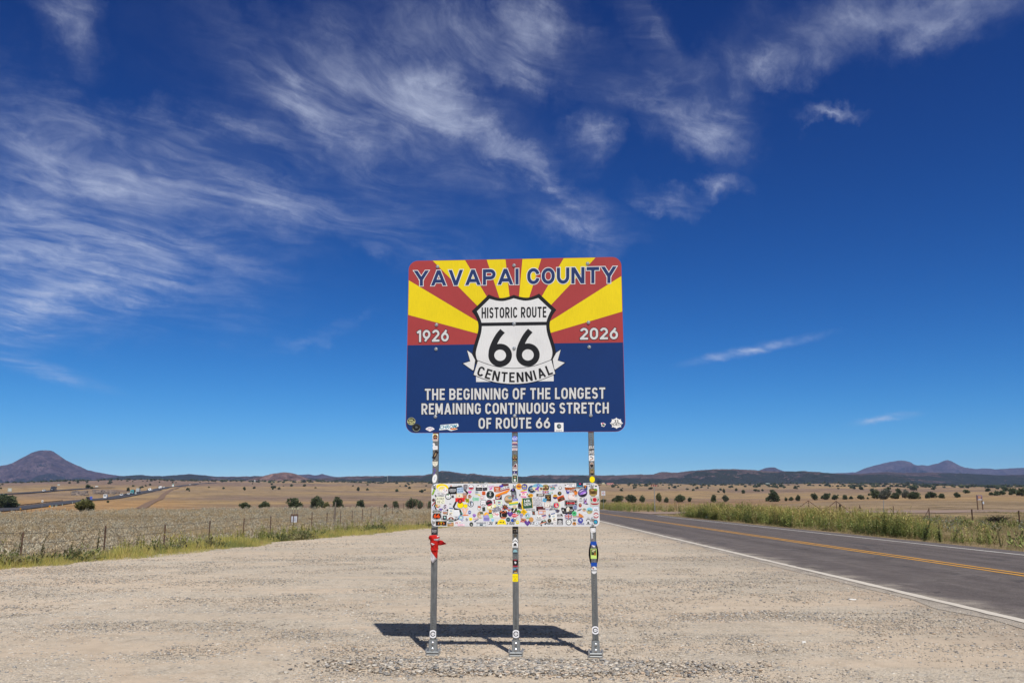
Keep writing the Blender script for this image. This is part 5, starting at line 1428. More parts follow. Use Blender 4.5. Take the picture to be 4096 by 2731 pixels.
 (6, 410, 565, 350, 390, 0, 'c', 'C4B48c', [('c', -.3, .3, .3, .45, '9a6844'), ('c', -.25, .35, .18, .25, 'ECC8A8'), ('r', .3, .55, .5, .25, '5a6054'), ('r', -.15, -.4, .3, .35, 'E8CCBC'), ('r', .5, -.35, .28, .35, 'D8E4E8')], 'round portrait photo sticker'),
 (6, 730, 650, 320, 470, 0, [(-1, -1), (-1, .2), (-.75, .6), (-.3, .95), (.2, 1), (.7, .8), (.9, .3), (.8, 0), (1, -.3), (1, -1)], 'A29cdc', [('u', 0, .25, .85, .7, 'FFBC38'), ([(-1, -1), (-.6, .2), (-.2, .1), (0, .9), (.4, .9), (.55, -.3), (1, -.5), (1, -1)], 0, .1, .95, .42, 'A8a2e2'), T('ARIZONA', 0, -.48, .85, .14, '3a3c80'), ('r', 0, -.78, .7, .03, '5a5aa0')], 'purple rock sticker with an orange sun'),
 (6, 955, 615, 210, 210, 20, 'r', 'BCF0A4', [('c', -.3, .2, .08, .08, '3a5a34'), ('c', .2, -.3, .08, .08, '3a5a34'), ('c', .3, .4, .06, .06, '3a5a34')], 'pale green square sticker'),
 (6, 1210, 560, 425, 265, 0, 'r', 'F4F4F6', [T('Chip', 0, .15, .78, .58, 'D43044', ital=True), ('r', .1, -.62, .4, .03, 'B89898')], 'white sticker with red script'),
 (6, 1610, 545, 420, 450, 0, 'k', '1f191a', [('c', 0, 0, .62, .62, '3c2418'), ('c', 0, 0, .55, .55, 'E0602c'), ('c', .12, -.08, .5, .48, '24181a'), ('c', -.3, -.1, .25, .4, 'B8BCC4'), ('c', -.1, -.05, .3, .42, '24181a'), ('r', -.55, .72, .25, .12, 'F08c60', 35), ('r', .5, .72, .25, .12, 'F08c60', -35), ('r', 0, -.78, .65, .12, 'F08c60')], 'black and orange swirl badge sticker'),
 (6, 1690, 165, 385, 350, 0, '8', '2c2226', [('B', .05, .1, .5, .6, '9a6630'), ('r', 0, -.05, .6, .08, '7a2c24', -30), ('r', 0, -.05, .5, .08, '7a2c24', 35), ('B', -.5, -.55, .25, .3, 'D83c48'), ('B', .65, -.35, .28, .25, 'C83440'), ('c', -.65, -.1, .15, .25, 'A0a8b8')], 'brown bear sticker with red ribbons'),
 (6, 1260, 275, 480, 250, 15, 'r', None, [T('DRIVE\nELECTRIC\nARIZONA', 0, 0, 1, 1, '3c3c64')], 'dark three line lettering sticker'),
 (6, 930, 400, 165, 210, 0, 'r', 'F0B030', [('r', -.4, .5, .1, .5, '7a4028', -20), ('r', .1, .5, .1, .5, '7a4028'), ('r', .55, .4, .1, .5, '7a4028', 25), ('r', 0, -.65, 1, .35, '3a3050')], 'small sunray emblem sticker'),
 (6, 990, 150, 460, 150, 17, 'r', 'F6EE9c', [('R', -.5, 0, .3, .6, 'F8F6F0'), ('R', .35, .05, .3, .7, 'F8F6F0'), ('d', 0, 0, .12, .6, '4a3a24')], 'pale yellow tag sticker'),
 (6, 355, 200, 195, 230, -6, 'k', '24222c', [('k', 0, 0, .85, .87, 'F0F0F0'), ('r', 0, .4, .72, .42, 'C85a38'), ('c', .4, -.4, .15, .15, '2a2430')], 'shield sticker with a rust coloured top'),
 (6, 590, 265, 150, 215, 5, 'r', '26302f', [('r', 0, 0, .5, .55, '46544f')], 'small black square sticker'),
 (6, 1055, 830, 155, 180, 0, [(-1, 1), (-.5, .6), (.4, .6), (.9, .9), (1, -.2), (.5, -.9), (-.5, -.9), (-1, -.2)], '9cd4f0', [('c', -.3, 0, .1, .1, '5c90b0'), ('c', .4, 0, .1, .1, '5c90b0')], 'light blue cat sticker'),
 (6, 450, 990, 490, 80, 0, 'r', None, [T('GOODGUYS', 0, 0, 1, 1, '2e3050')], 'navy lettering sticker above a car outline'),
 (6, 460, 1090, 510, 105, 0, [(-.7, 1), (.7, 1), (1, -.8), (.4, -1), (-.4, -1), (-1, -.8)], '6c8c98', [([(-.7, 1), (.7, 1), (1, -.8), (.4, -1), (-.4, -1), (-1, -.8)], 0, 0, .94, .84, 'E8EEF2'), ('r', 0, 0, .32, .7, '4a5868')], 'car front outline sticker'),
 (6, 830, 990, 165, 180, 0, 'B', '4a4650', [('B', 0, 0, .84, .84, 'ECECF0')], 'white bear head sticker'),
 (6, 1530, 940, 480, 295, 0, [(-1, -.95), (-.9, -.2), (-.75, .5), (-.3, .95), (.3, .95), (.75, .5), (.9, -.2), (1, -.95), (.5, -.8), (-.5, -.8)], 'FFE41c', [([(-1, -.5), (-.7, .3), (0, .7), (.8, .2), (1, -.6)], -.25, -.05, .32, .25, '3c3410'), ([(-1, -.8), (-.2, 1), (.3, .2), (1, -.8)], .35, 0, .22, .35, '3c3410')], 'yellow banner sticker with two dark vehicles'),
 (6, 1865, 810, 225, 235, 0, 'c', '2e4048', [('c', 0, 0, .84, .84, '40545c'), ('r', 0, 0, .7, .1, '70b0c0')], 'dark teal disc sticker'),
 (6, 2095, 855, 175, 195, 0, 'c', '1c50b8', [('c', .2, .3, .3, .3, '4c80d8'), ('r', 0, -.95, .7, .12, 'B0a040')], 'blue disc sticker'),
 (6, 2190, 590, 440, 240, 0, [(-1, 0), (-.4, .55), (0, .9), (.4, .55), (1, 0), (.2, -.75), (-.2, -.75)], 'E0344c', [T('LOCAL', 0, .0, .62, .25, 'F6F0F2'), ('r', 0, -.9, .9, .04, 'E0344c')], 'red diamond sticker with white capitals'),
 (6, 1965, 530, 305, 285, 0, 'h', '572c8c', [T('TAHOE', 0, .3, .5, .12, '9c78c8'), T('ADVENTURE', 0, .0, .6, .1, '9c78c8')], 'purple heart sticker beside the swirl badge'),
 (6, 2175, 315, 310, 265, 0, 'k', '1e1e20', [T('1', 0, .05, .4, .6, 'F4F4F6', ital=True), ('r', .1, .78, .4, .09, 'C8D030'), ('r', -.6, -.55, .25, .06, 'D8D840', -45), ('r', .6, -.55, .25, .06, 'D8D840', 45)], 'black race plate sticker with a white numeral'),
 (6, 1920, 270, 180, 215, 0, 'c', 'C87c64', [('u', 0, .05, .98, .9, '5c9cd0'), ('r', -.1, .3, .5, .12, 'E8EEF4', 15)], 'round sky and desert sticker'),
 (6, 2205, 110, 220, 165, 0, 'r', 'EFE3CC', [T('MOTEL', 0, .3, .6, .25, '5a5444'), ('r', 0, -.4, .75, .14, 'D07c58')], 'cream motel card sticker'),
 (7, 240, 90, 230, 380, 0, [(-.9, -.6), (-.6, .6), (0, 1), (.6, .4), (1, -.3), (.9, -1), (-.2, -.8)], '2a2030', [('t', -.3, -.35, .14, .1, 'E8E8EC', -20), ('t', .4, -.5, .2, .1, 'E8E8EC', 15), ('r', -.4, -.65, .25, .1, '3c6450')], 'dark hooded figure sticker'),
 (7, 375, 60, 70, 400, 3, 'r', 'F4CC1c', [('r', 0, .4, .5, .1, '2a2a20'), ('r', 0, 0, .5, .1, '2a2a20')], None),
 (7, 190, 425, 260, 310, 0, 'B', '427c40', [('c', 0, .45, .4, .4, '66b038'), ('r', 0, .2, .25, .08, '2c4c28'), ('r', 0, -.5, .3, .4, 'A8b4ac')], 'green alien bust sticker'),
 (7, 455, 420, 395, 385, 0, 'd', 'FFC81a', [T('DRIVE\nLIKE A\nTORTOISE', 0, .12, .52, .32, '4a3c18'), ('u', 0, -.55, .14, .16, '2c2410')], 'yellow diamond sticker with a tortoise'),
 (7, 335, 610, 185, 240, -8, [(-.9, .6), (-.5, 1), (.5, 1), (.95, .6), (.8, 0), (.1, -1), (-.3, -1), (-.9, 0)], 'AAa2cc', [('c', -.35, .15, .2, .22, '1c1824', 20), ('c', .4, .05, .2, .18, '1c1824', -25)], 'lilac alien head sticker'),
 (7, 425, 830, 345, 270, -4, 'B', 'B87c5c', [('B', .2, .4, .6, .4, 'D09878'), ('r', 0, -.6, .8, .25, 'C8383c'), ('B', 0, 0, .4, .3, '5a4038'), T('BEARS', 0, -.6, .4, .12, 'F0D0D0')], 'brown photo sticker with a red name bar'),
 (7, 130, 950, 180, 195, 0, 'c', 'F4E034', [('c', -.3, .05, .26, .4, 'F8F8F0', 15), ('c', .3, .05, .26, .4, 'F8F8F0', -15), ('c', -.35, -.15, .14, .24, '1c1c18', 15), ('c', .3, -.15, .14, .24, '1c1c18', -15)], 'yellow disc sticker with two eyes'),
 (7, 650, 1000, 320, 290, 0, 'h', '542c8e', [T('TAHOE', -.1, .4, .4, .12, '9c78c8'), T('ADVENTURE', 0, .1, .7, .11, '9c78c8'), T('IN STYLE', .1, -.2, .5, .1, '9c78c8')], 'purple heart sticker near the bottom edge'),
 (7, 845, 810, 250, 255, 0, 'c', 'C48440', [('c', 0, 0, .85, .85, 'D8a464'), ('8', 0, 0, .6, .6, 'C08444'), ('c', 0, 0, .25, .25, 'E0b478')], 'copper coin sticker'),
 (7, 665, 600, 280, 300, 0, 'c', 'B4D0EA', [('c', -.05, 0, .4, .55, '7c8c98'), ('c', -.05, -.1, .26, .35, 'E4ECEE'), ('B', -.6, .1, .3, .5, '4c8c48'), ('r', .1, -.8, .5, .12, '74cc48', 10)], 'snow globe sticker with a green base'),
 (7, 810, 295, 480, 90, 0, 'r', None, [T('pumpwerk', 0, 0, 1, 1, '2a282e')], 'black lower case lettering sticker'),
 (7, 1350, 240, 475, 235, 0, [(-1, -1), (-1, 1), (.55, 1), (.55, .3), (1, .3), (1, -.4), (-.55, -.4), (-.55, -1)], '1d1417', [('r', -.2, .55, .6, .12, '9c2830'), ('r', .1, -.1, .8, .1, '9c2830')], 'black and red warning sticker'),
 (7, 1410, 440, 395, 225, 0, 'r', 'D89880', [('R', -.3, 0, .5, .55, 'D4D4EC'), ('r', .7, -.2, .28, .6, 'D8CCC4')], 'pink photo card sticker'),
 (7, 970, 460, 215, 205, 0, [(-1, 1), (1, .9), (.6, .4), (.8, -1), (-.6, -1), (-.6, .4)], '3c4c3c', [('r', -.2, .1, .25, .3, 'B84c44'), ('r', .3, -.5, .2, .25, 'B84c44')], 'dark green totem sticker'),
 (7, 1250, 690, 330, 320, 0, 's', '9aa0a8', [('s', 0, 0, .92, .92, 'F4F4F4'), T('ROUTE', 0, .62, .4, .08, '4a4a50'), T('66', 0, -.1, .66, .36, '2e2e34', bold=False), ('r', 0, -.75, .8, .1, '6c6c74')], 'white route shield sticker with a grey rim'),
 (7, 1540, 650, 290, 240, 12, [(-1, -.9), (-.9, .5), (1, 1), (.6, .2), (.4, -.2), (-.1, -.8)], 'F0F0F4', [('r', -.1, .45, .75, .26, '4a4890'), ('r', 0, .05, .7, .07, 'C8343c'), ('r', -.15, -.3, .6, .07, 'C8343c'), ('r', -.4, -.65, .4, .07, 'C8343c')], 'waving striped flag sticker'),
 (7, 2030, 700, 275, 475, 12, 'R', 'FAFAF8', CAN(), 'white can sticker beside the letters'),
 (7, 1940, 200, 320, 270, 4, 'r', None, [T("Y'ALL", 0, .6, 1, .38, '34323a'), T('NEED', 0, .0, .5, .14, '808088'), T('JESUS', 0, -.6, 1, .36, '34323a')], 'black lettering sticker with three words'),
 (7, 1690, 270, 140, 60, 8, 'r', None, [T('Bueno', 0, 0, 1, 1, '6a50b0', ital=True)], None),
 (7, 2205, 360, 265, 270, 0, 'B', '3e3848', [('c', 0, .6, .2, .25, '8c8494'), ('c', .3, -.3, .3, .4, '5c5468'), ('r', -.5, .0, .2, .3, '8898b8')], 'dark motorcycle group sticker'),
 (7, 1800, 865, 205, 215, 0, 'c', 'B4a078', [('c', 0, 0, .92, .92, '1c1712'), ('t', -.2, .05, .3, .14, 'C8b480', 80), ('t', .2, .05, .3, .14, 'C8b480', -80)], 'black disc sticker with a bronze rim'),
 (7, 1110, 1010, 285, 300, 0, 'B', '2e2c34', [('B', 0, 0, .88, .88, 'E8ECF2'), ('c', .1, -.05, .18, .14, '24222a'), ('c', .5, .5, .28, .35, 'D0D8E4')], 'white creature sticker with a black outline'),
 (7, 1455, 970, 390, 250, 18, [(-1, -.5), (-1, 0), (-.5, .2), (-.3, .8), (.8, 1), (1, .2), (1, -.5)], '2c2a30', [('r', .1, -.1, .85, .12, 'E8783c'), ('r', -.1, -.35, .85, .1, 'E8E8EA'), ('r', .5, .55, .35, .25, 'A8c8b8'), ('c', -.6, -.75, .2, .35, '1a1a1e'), ('c', .5, -.75, .2, .35, '1a1a1e')], 'orange striped off road truck sticker'),
 (7, 1800, 620, 130, 240, 0, 'B', '3a5a78', [('c', 0, .6, .5, .3, 'B07c58')], None),
 (7, 2080, 1040, 155, 165, 0, 'c', '9a7c70', [('c', 0, 0, .86, .86, 'F4F4F6'), T('41', 0, 0, .4, .3, '3a3a44')], 'small round number sticker'),
 (8, 130, 580, 270, 170, 0, [(-1, -1), (-1, .55), (.25, .55), (.3, 1), (1, .3), (1, -1)], '201e24', [('r', -.2, .15, .5, .16, 'E4E4E8'), ('r', 0, -.55, .8, .18, 'E4E4E8')], 'black sticker with two white bars'),
 (8, 130, 920, 300, 325, 0, 'r', '221f26', [('c', 0, -.05, .8, .55, 'F0F0F4'), ('c', 0, -.05, .72, .46, '221f26'), ('c', 0, 0, .5, .32, 'F0F0F4'), ('8', 0, 0, .3, .2, '2a262e'), ('r', 0, -.7, .8, .12, 'E8E8EC')], 'black square sticker with a white oval'),
 (8, 530, 315, 690, 380, 0, [(-1, .5), (-.85, .75), (-.55, .6), (-.25, .55), (-.25, 1), (1, 1), (.95, -1), (-.75, -1), (-.95, 0)], '1e1b22', [T('18', -.72, -.02, .13, .22, 'F2F2F4'), T('93', .58, -.02, .18, .22, 'F2F2F4'), ([(-.8, -1), (-1, 0), (-.5, .8), (.4, 1), (1, .2), (.7, -.7), (.3, -1)], .05, .25, .27, .68, 'E4E2DA'), ([(-1, .2), (.6, 1), (1, -1)], .22, -.05, .12, .2, 'E8C878'), T('FOOTBALL CLUB', 0, -.5, .6, .08, 'C8c8cc')], 'large black pennant sticker with a white bird'),
 (8, 570, 645, 385, 265, 0, 'r', 'F4F4F4', UK(), 'union flag sticker above the black gear'),
 (8, 585, 945, 335, 335, 0, 'g', '24222a', [('c', 0, 0, .7, .7, 'F2F4F4'), ('c', 0, 0, .1, .1, '3a3a40'), ('t', 0, .45, .12, .14, '24222a'), ('r', -.4, 0, .08, .12, '24222a'), ('t', .42, 0, .1, .14, '24222a')], 'black gear ring sticker'),
 (8, 880, 495, 245, 255, 0, 'c', '56c886', [([(-1, -.4), (-.9, .3), (-.4, .8), (.3, .9), (.6, .2), (1, .1), (.9, -.5)], 0, 0, .65, .5, '2c7c50'), ('c', -.4, -.35, .15, .15, '56c886'), ('c', .4, -.3, .15, .15, '56c886')], 'bright green disc sticker with a truck'),
 (8, 920, 180, 240, 290, 0, 'c', 'A8bcd4', [('R', 0, .05, .68, .7, '7c84b0'), ('r', 0, -.6, .5, .12, '5c6444')], 'blue grey oval sticker'),
 (8, 1200, 855, 285, 285, 0, 'c', '484aa8', [('B', 0, .2, .45, .5, 'C4ccdc'), ('r', .1, -.15, .4, .06, '9098c0', -20)], 'indigo disc sticker'),
 (8, 1195, 665, 330, 110, 0, 'r', None, [T('SHARKA', 0, 0, 1, .8, 'C03444')], 'red arched word sticker'),
 (8, 1215, 1035, 370, 110, 0, 'r', None, [T('TRAVELER', 0, 0, 1, .8, '34389c')], 'blue arched word sticker'),
 (8, 1605, 850, 330, 420, 0, 'r', None, [('p', 0, -.45, .42, .4, '1c151a'), ('c', -.55, .02, .13, .16, '1c151a'), ('c', -.22, .3, .12, .17, '1c151a'), ('c', .12, .36, .12, .17, '1c151a'), ('c', .45, .22, .11, .16, '1c151a'), ('c', .72, -.1, .1, .15, '1c151a'), ('t', -.6, .42, .05, .12, '1c151a'), ('t', -.26, .68, .05, .14, '1c151a'), ('t', .12, .78, .05, .14, '1c151a'), ('t', .48, .64, .05, .14, '1c151a'), ('t', .76, .25, .04, .1, '1c151a'), ('r', 0, -.97, .7, .04, '4a4448')], 'black bear paw sticker'),
 (8, 2015, 590, 310, 320, 0, 'c', 'C8cccf', [('c', 0, 0, .9, .9, 'B82c38'), ('c', 0, 0, .58, .58, 'EDEFF1'), ('r', 0, 0, .9, .2, 'E0E4E6'), T('V', 0, -.03, .26, .4, 'B02430')], 'red ringed sticker with a letter V'),
 (8, 1995, 930, 225, 245, 0, 'c', '26252c', [('c', 0, 0, .7, .7, '32a8e0'), ('B', -.2, -.2, .35, .4, '4cb878'), ('r', .1, .15, .35, .1, '2c3880', 20)], 'black ringed sticker with a cyan middle'),
 (8, 1675, 345, 325, 340, 0, 'c', 'B4ac84', [('u', 0, .05, .98, .95, '86d4e8'), ('B', -.2, .05, .22, .45, '24262c'), ('r', .45, 0, .1, .5, '24262c'), ('r', -.25, -.7, .12, .25, 'E8d030')], 'round cyclists photo sticker'),
 (8, 2005, 255, 320, 290, 0, 's', '8a90b8', [('s', 0, 0, .93, .93, 'F2F5FA'), ('r', 0, .75, .75, .1, 'B8d4f0'), ('r', 0, .25, .6, .08, 'A8c4e8'), T('66', .02, -.3, .56, .34, '2e2e3a')], 'white route shield sticker with blue print'),
 (8, 1205, 605, 340, 250, -28, 'B', 'DC8c44', [('B', -.4, .3, .35, .4, 'C87434'), ('r', .5, -.3, .25, .1, '6a3c1c', -20)], 'orange cat sticker'),
 (8, 1395, 295, 200, 175, 0, 'c', 'D8b894', [('c', -.2, .3, .5, .5, '90a888'), ('r', .4, .2, .3, .4, '5c7098'), ('r', 0, -.6, .6, .15, 'D06038')], None),
 (8, 1140, 310, 290, 90, 22, 'B', '4a3c5c', [('B', -.6, 0, .35, .6, 'B0702c')], 'dark lizard sticker'),
 (8, 880, 1025, 205, 190, 0, 'c', 'D8923c', [('R', 0, .1, .4, .35, '3a2c24'), ('b', 0, -.4, .6, .4, 'A8a8ac')], 'orange photo disc sticker'),
 (8, 880, 830, 200, 200, 0, 'B', '8c949c', [('r', 0, -.3, .7, .25, '3c5054'), ('r', .1, .3, .4, .2, 'C0c4cc')], 'grey truck sticker'),
 (8, 910, 640, 210, 90, 0, 'r', '9a8a80', [('r', 0, .1, .8, .4, 'C8b8a8')], None),
 (8, 1445, 540, 230, 190, 0, 'c', 'E4E6EA', [('r', 0, .1, .7, .05, 'A0a4b4'), ('r', 0, -.3, .5, .05, 'A0a4b4')], None),
]
lev = []
def level_for(px, py, w, h):
    k = 0
    for (a, b, c, d, l) in lev:
        if abs(a - px) < (c + w) / 2 and abs(b - py) < (d + h) / 2: k = max(k, l + 1)
    lev.append((px, py, w, h, k)); return k
order = sorted(range(len(S)), key=lambda i: -S[i][3] * S[i][4])
own = set([i for i in order if S[i][9]][:99])
rest = MB()
for i, (rg, x, y, w, h, rot, shape, col, ops, lab) in enumerate(S):
    px, py = rp(rg, x, y); wp, hp = w * KZ, h * KZ
    n = BN + .0010 + .0007 * level_for(px, py, wp * .8, hp * .8)
    st = make_sticker(px, py, wp, hp, rot, shape, col, ops, n)
    if i in own:
        o = st.mb.build('sticker', M_stick, board)
        o['label'] = lab
    else:
        i0 = len(rest.v); rest.v += st.mb.v; rest.f += [tuple(k + i0 for k in f) for f in st.mb.f]; rest.c += st.mb.c; rest.m += st.mb.m
o = rest.build('small_stickers', M_stick, board); o['kind'] = 'stuff'
for rg, x, y in ((1, 222, 225), (2, 2200, 235), (4, 1808, 215), (5, 202, 905), (6, 2212, 775), (8, 1848, 765)):
    b = put_bolt(board, *uv(*rp(rg, x, y), BN), BN + .0045, .95)
b = put_bolt(board, *uv(*rp(8, 1855, 1075), BN), BN + .004, .8)

# stickers on the panel's lower corners
PS = [(135, 1412, 66, 62, 0, 'c', 'C8c890', [('c', 0, 0, .9, .9, '24281c'), ('r', -.1, .35, .5, .16, 'B8bc8c'), T('ROBCZEK', 0, -.2, .95, .22, 'E4e4a8'), ('r', 0, -.65, .4, .1, 'D8d8a0')], 'round olive club sticker'),
      (176, 1467, 74, 70, 0, 'c', '16181a', [('c', 0, 0, .9, .9, '50585c'), ('c', 0, 0, .84, .84, '16181a'), ('B', 0, .15, .35, .4, '5c6264'), ('r', 0, -.35, .5, .07, '9cb050'), ('b', 0, -.1, .8, .75, '7c8484'), ('b', 0, -.05, .68, .65, '16181a')], 'black round gorilla badge sticker'),
      (289, 1477, 78, 40, 0, [(-1, 0), (-.6, .7), (0, 1), (.6, .7), (1, 0), (.5, -.5), (0, -1), (-.5, -.5)], 'EEeef4', [T('GARAGE VS', 0, -.05, .6, .18, 'C04878'), ('r', 0, .4, .45, .1, 'A0a0c8')], 'white diamond welcome sticker'),
      (445, 1464, 162, 58, 3, [(-1, -.6), (-.85, .9), (.95, 1), (1, .2), (.6, -.2), (.9, -.6), (.2, -1), (-.2, -.5)], 'E8f0f4', [T('CHROM', -.05, .25, .88, .55, '2a88a8', ital=True), ('B', .45, -.45, .4, .35, 'F09020'), T('INERT', .35, -.5, .25, .14, 'C02020', ital=True)], 'chrome lettered sticker with a flame'),
      (1354, 1461, 74, 74, 0, 'r', 'F0f0f2', [('c', 0, .2, .5, .55, '3c4c54'), ('B', .1, .25, .3, .3, '98a4ac'), T('MODERTW', 0, -.75, .65, .12, '40464c')], 'white square sticker with a helmeted rider'),
      (1717, 1440, 44, 50, 0, 'B', 'F0e8ec', [('B', .1, -.1, .6, .55, '2c6858'), ('B', -.1, .4, .4, .3, 'D84878')], 'small flamingo sticker'),
      (1828, 1428, 112, 96, 0, '8', 'F4f4f4', [('c', 0, 0, .8, .8, 'F4f4f4'), T('33', 0, .35, .3, .25, '26262c'), T('NORTH', 0, -.2, .72, .28, '26262c')], 'white jagged sticker')]
for (x, y, w, h, rot, shape, col, ops, lab) in PS:
    st = make_sticker(1580 + x * K1, 1000 + y * K1, w * K1, h * K1, rot, shape, col, ops, .0030)
    st.mb.build('sticker', M_stick, panel)['label'] = lab

# stickers and tape on the posts
PN = -.0046
DISC = lambda a, b: [('c', 0, 0, 1, 1, a), ('c', 0, 0, .8, .8, b)]
def post_group(k, ox, oy, sc, rows):
    for r in rows:
        x, y, w, h, rot, shape, col, ops, lab = r
        st = make_sticker(ox + x * sc, oy + y * sc, w * sc, h * sc, rot, shape, col, ops, PN)
        o = st.mb.build('sticker' if 'tape' not in lab else 'tape', M_stick, posts[k][0]); o['label'] = lab
a, b_ = 120 / 855., 120 / 784.
post_group(0, 1680, 1720, a, [
 (437, 205, 160, 205, 0, 'R', 'F2eee8', [('r', 0, -.45, .95, .07, '9a2c34'), ('r', 0, -.7, .9, .07, '9a2c34'), ('c', 0, .1, .85, .62, '3a2c2c'), ('r', 0, .1, .12, .55, 'A83c40'), ('r', 0, .1, .7, .1, 'C8a068'), ('r', -.2, .8, .6, .1, 'D8c820')], 'round flag badge sticker'),
 (430, 460, 155, 205, 0, [(-1, .8), (-.4, 1), (0, .6), (-.1, .2), (.9, .1), (1, -.6), (.9, -.85), (-.8, -1), (-.8, -.7), (-1, -.3), (-.7, .2)], 'EEeef2', [('r', 0, -.35, .5, .03, '60606c')], 'white cut out sticker'),
 (433, 700, 95, 245, -28, 'r', '2a2124', [('B', 0, 0, .5, .75, 'A08868')], 'dark tilted sticker'),
 (430, 943, 160, 185, 0, [(-1, .8), (0, 1), (1, .8), (.95, -.2), (.6, -.7), (0, -1), (-.6, -.7), (-.95, -.2)], 'F0ecdc', [('r', 0, .75, .95, .14, '2e2a2a'), T('ROAD STAR', 0, .22, .9, .13, '3a3a3a'), ('t', 0, -.35, .18, .2, '3a3a34')], 'cream shield sticker'),
 (415, 1175, 115, 225, 0, 'r', None, [('B', -.3, .6, .5, .25, '6c54b4'), ('B', .3, .2, .6, .2, '7058b8'), ('B', -.2, -.3, .5, .25, '6850b0'), ('B', -.3, -.75, .4, .2, '6c54b4')], 'purple paint marks'),
 (418, 1375, 130, 262, -10, 'c', 'F2f4f6', [T('Journey', 0, .0, .75, .16, '5c88b8', rot=80, ital=True)], 'white oval sticker')])
post_group(1, 2000, 1720, a, [
 (421, 238, 160, 158, 0, 'c', '2c4cd8', [('c', 0, 0, .88, .84, 'E8ecfa'), ('c', 0, 0, .82, .76, '2c4cd8'), T('AGDATI', 0, 0, .9, .5, 'F4f6ff')], 'blue oval sticker'),
 (420, 457, 160, 240, 0, 'R', 'F2f0f2', [('r', 0, .8, .95, .06, 'A83848'), ('r', 0, .6, .95, .06, 'A83848'), ('r', 0, .05, .98, .48, '2e3874'), T('MERIKA', 0, .02, .92, .2, 'F4f4f6'), ('r', 0, -.62, .95, .06, 'A83848'), ('r', 0, -.92, .6, .05, 'A83848')], 'striped flag sticker'),
 (418, 790, 160, 192, 0, 'c', '2a2419', [T('PELICAN', 0, .68, .6, .14, 'D8cc88'), ('B', -.5, .1, .35, .3, 'B0a478'), ('B', .5, .1, .35, .3, 'B0a478'), ('c', 0, -.05, .28, .38, '8a4830'), T('RIDERS', 0, -.72, .55, .13, 'D8cc88')], 'dark round wing sticker'),
 (425, 1042, 134, 208, 0, [(-1, -1), (-1, .0), (.5, 1), (1, .5), (1, -1)], 'F2f2f4', [([(-1, -1), (-1, -.1), (.4, .9), (.85, .4), (.85, -1)], 0, .08, .85, .8, '6a2c34'), ('r', -.1, -.1, .6, .05, 'F0e8ea'), ('r', -.1, -.35, .6, .06, 'F0e8ea'), ('r', -.15, -.6, .5, .06, 'F0e8ea')], 'white and maroon house shaped sticker'),
 (421, 1212, 124, 86, 0, 'r', '2e2c72', [T('I', -.2, .3, .12, .5, 'F2f2f8'), ('r', 0, -.75, .9, .22, 'E4e4f0')], 'navy sticker'),
 (423, 1380, 160, 208, 0, 'R', 'F4f4f2', [('R', 0, 0, .88, .9, '2a5840'), ('B', 0, .4, .55, .25, 'C89c78'), ('r', 0, -.4, .38, .3, 'E8ece8')], 'green rounded sticker')])
post_group(2, 2310, 1720, a, [
 (398, 563, 162, 255, 0, 'r', '1c1c1e', [T('JESUS', 0, .5, .98, .44, 'F2f2f4'), T('SAVES', 0, -.5, .98, .44, 'F2f2f4')], 'black and white sticker in tall capitals'),
 (401, 793, 152, 160, 0, 'r', 'F0f0f2', [('B', -.2, .45, .5, .3, '4a4058'), ('r', 0, -.45, .7, .14, 'A86c34', 18), ('r', .4, .1, .2, .2, '55555c')], 'white square sticker with a brown scroll'),
 (406, 985, 122, 170, 0, 'c', 'A8a09c', [('c', 0, .45, .3, .28, 'B88c70'), ('b', 0, .1, .8, 1, '1e1c20')], 'oval portrait sticker'),
 (417, 1187, 122, 190, 0, 'c', '8c7c50', [('c', 0, .1, .4, .4, 'A88468'), ('u', 0, .3, .42, .25, '28241f'), ('b', 0, -.35, .8, .6, '1c1c20')], 'oval portrait sticker of a figure in a cap'),
 (419, 1400, 160, 190, 0, 'c', '24220a', [('c', 0, 0, .93, .94, 'FFe600')], 'plain yellow disc sticker')])
post_group(0, 1680, 2100, 160 / 1476., [(523, 222, 212, 235, 0, 'r', '1c1c22', [T('N-O CLUB', 0, .42, .78, .14, 'E8e8ee'), T('ARAGON', 0, -.08, .78, .16, 'E8e8ee'), T('EST 1988', 0, -.48, .4, .07, 'C8c8d0')], 'black square club sticker')])
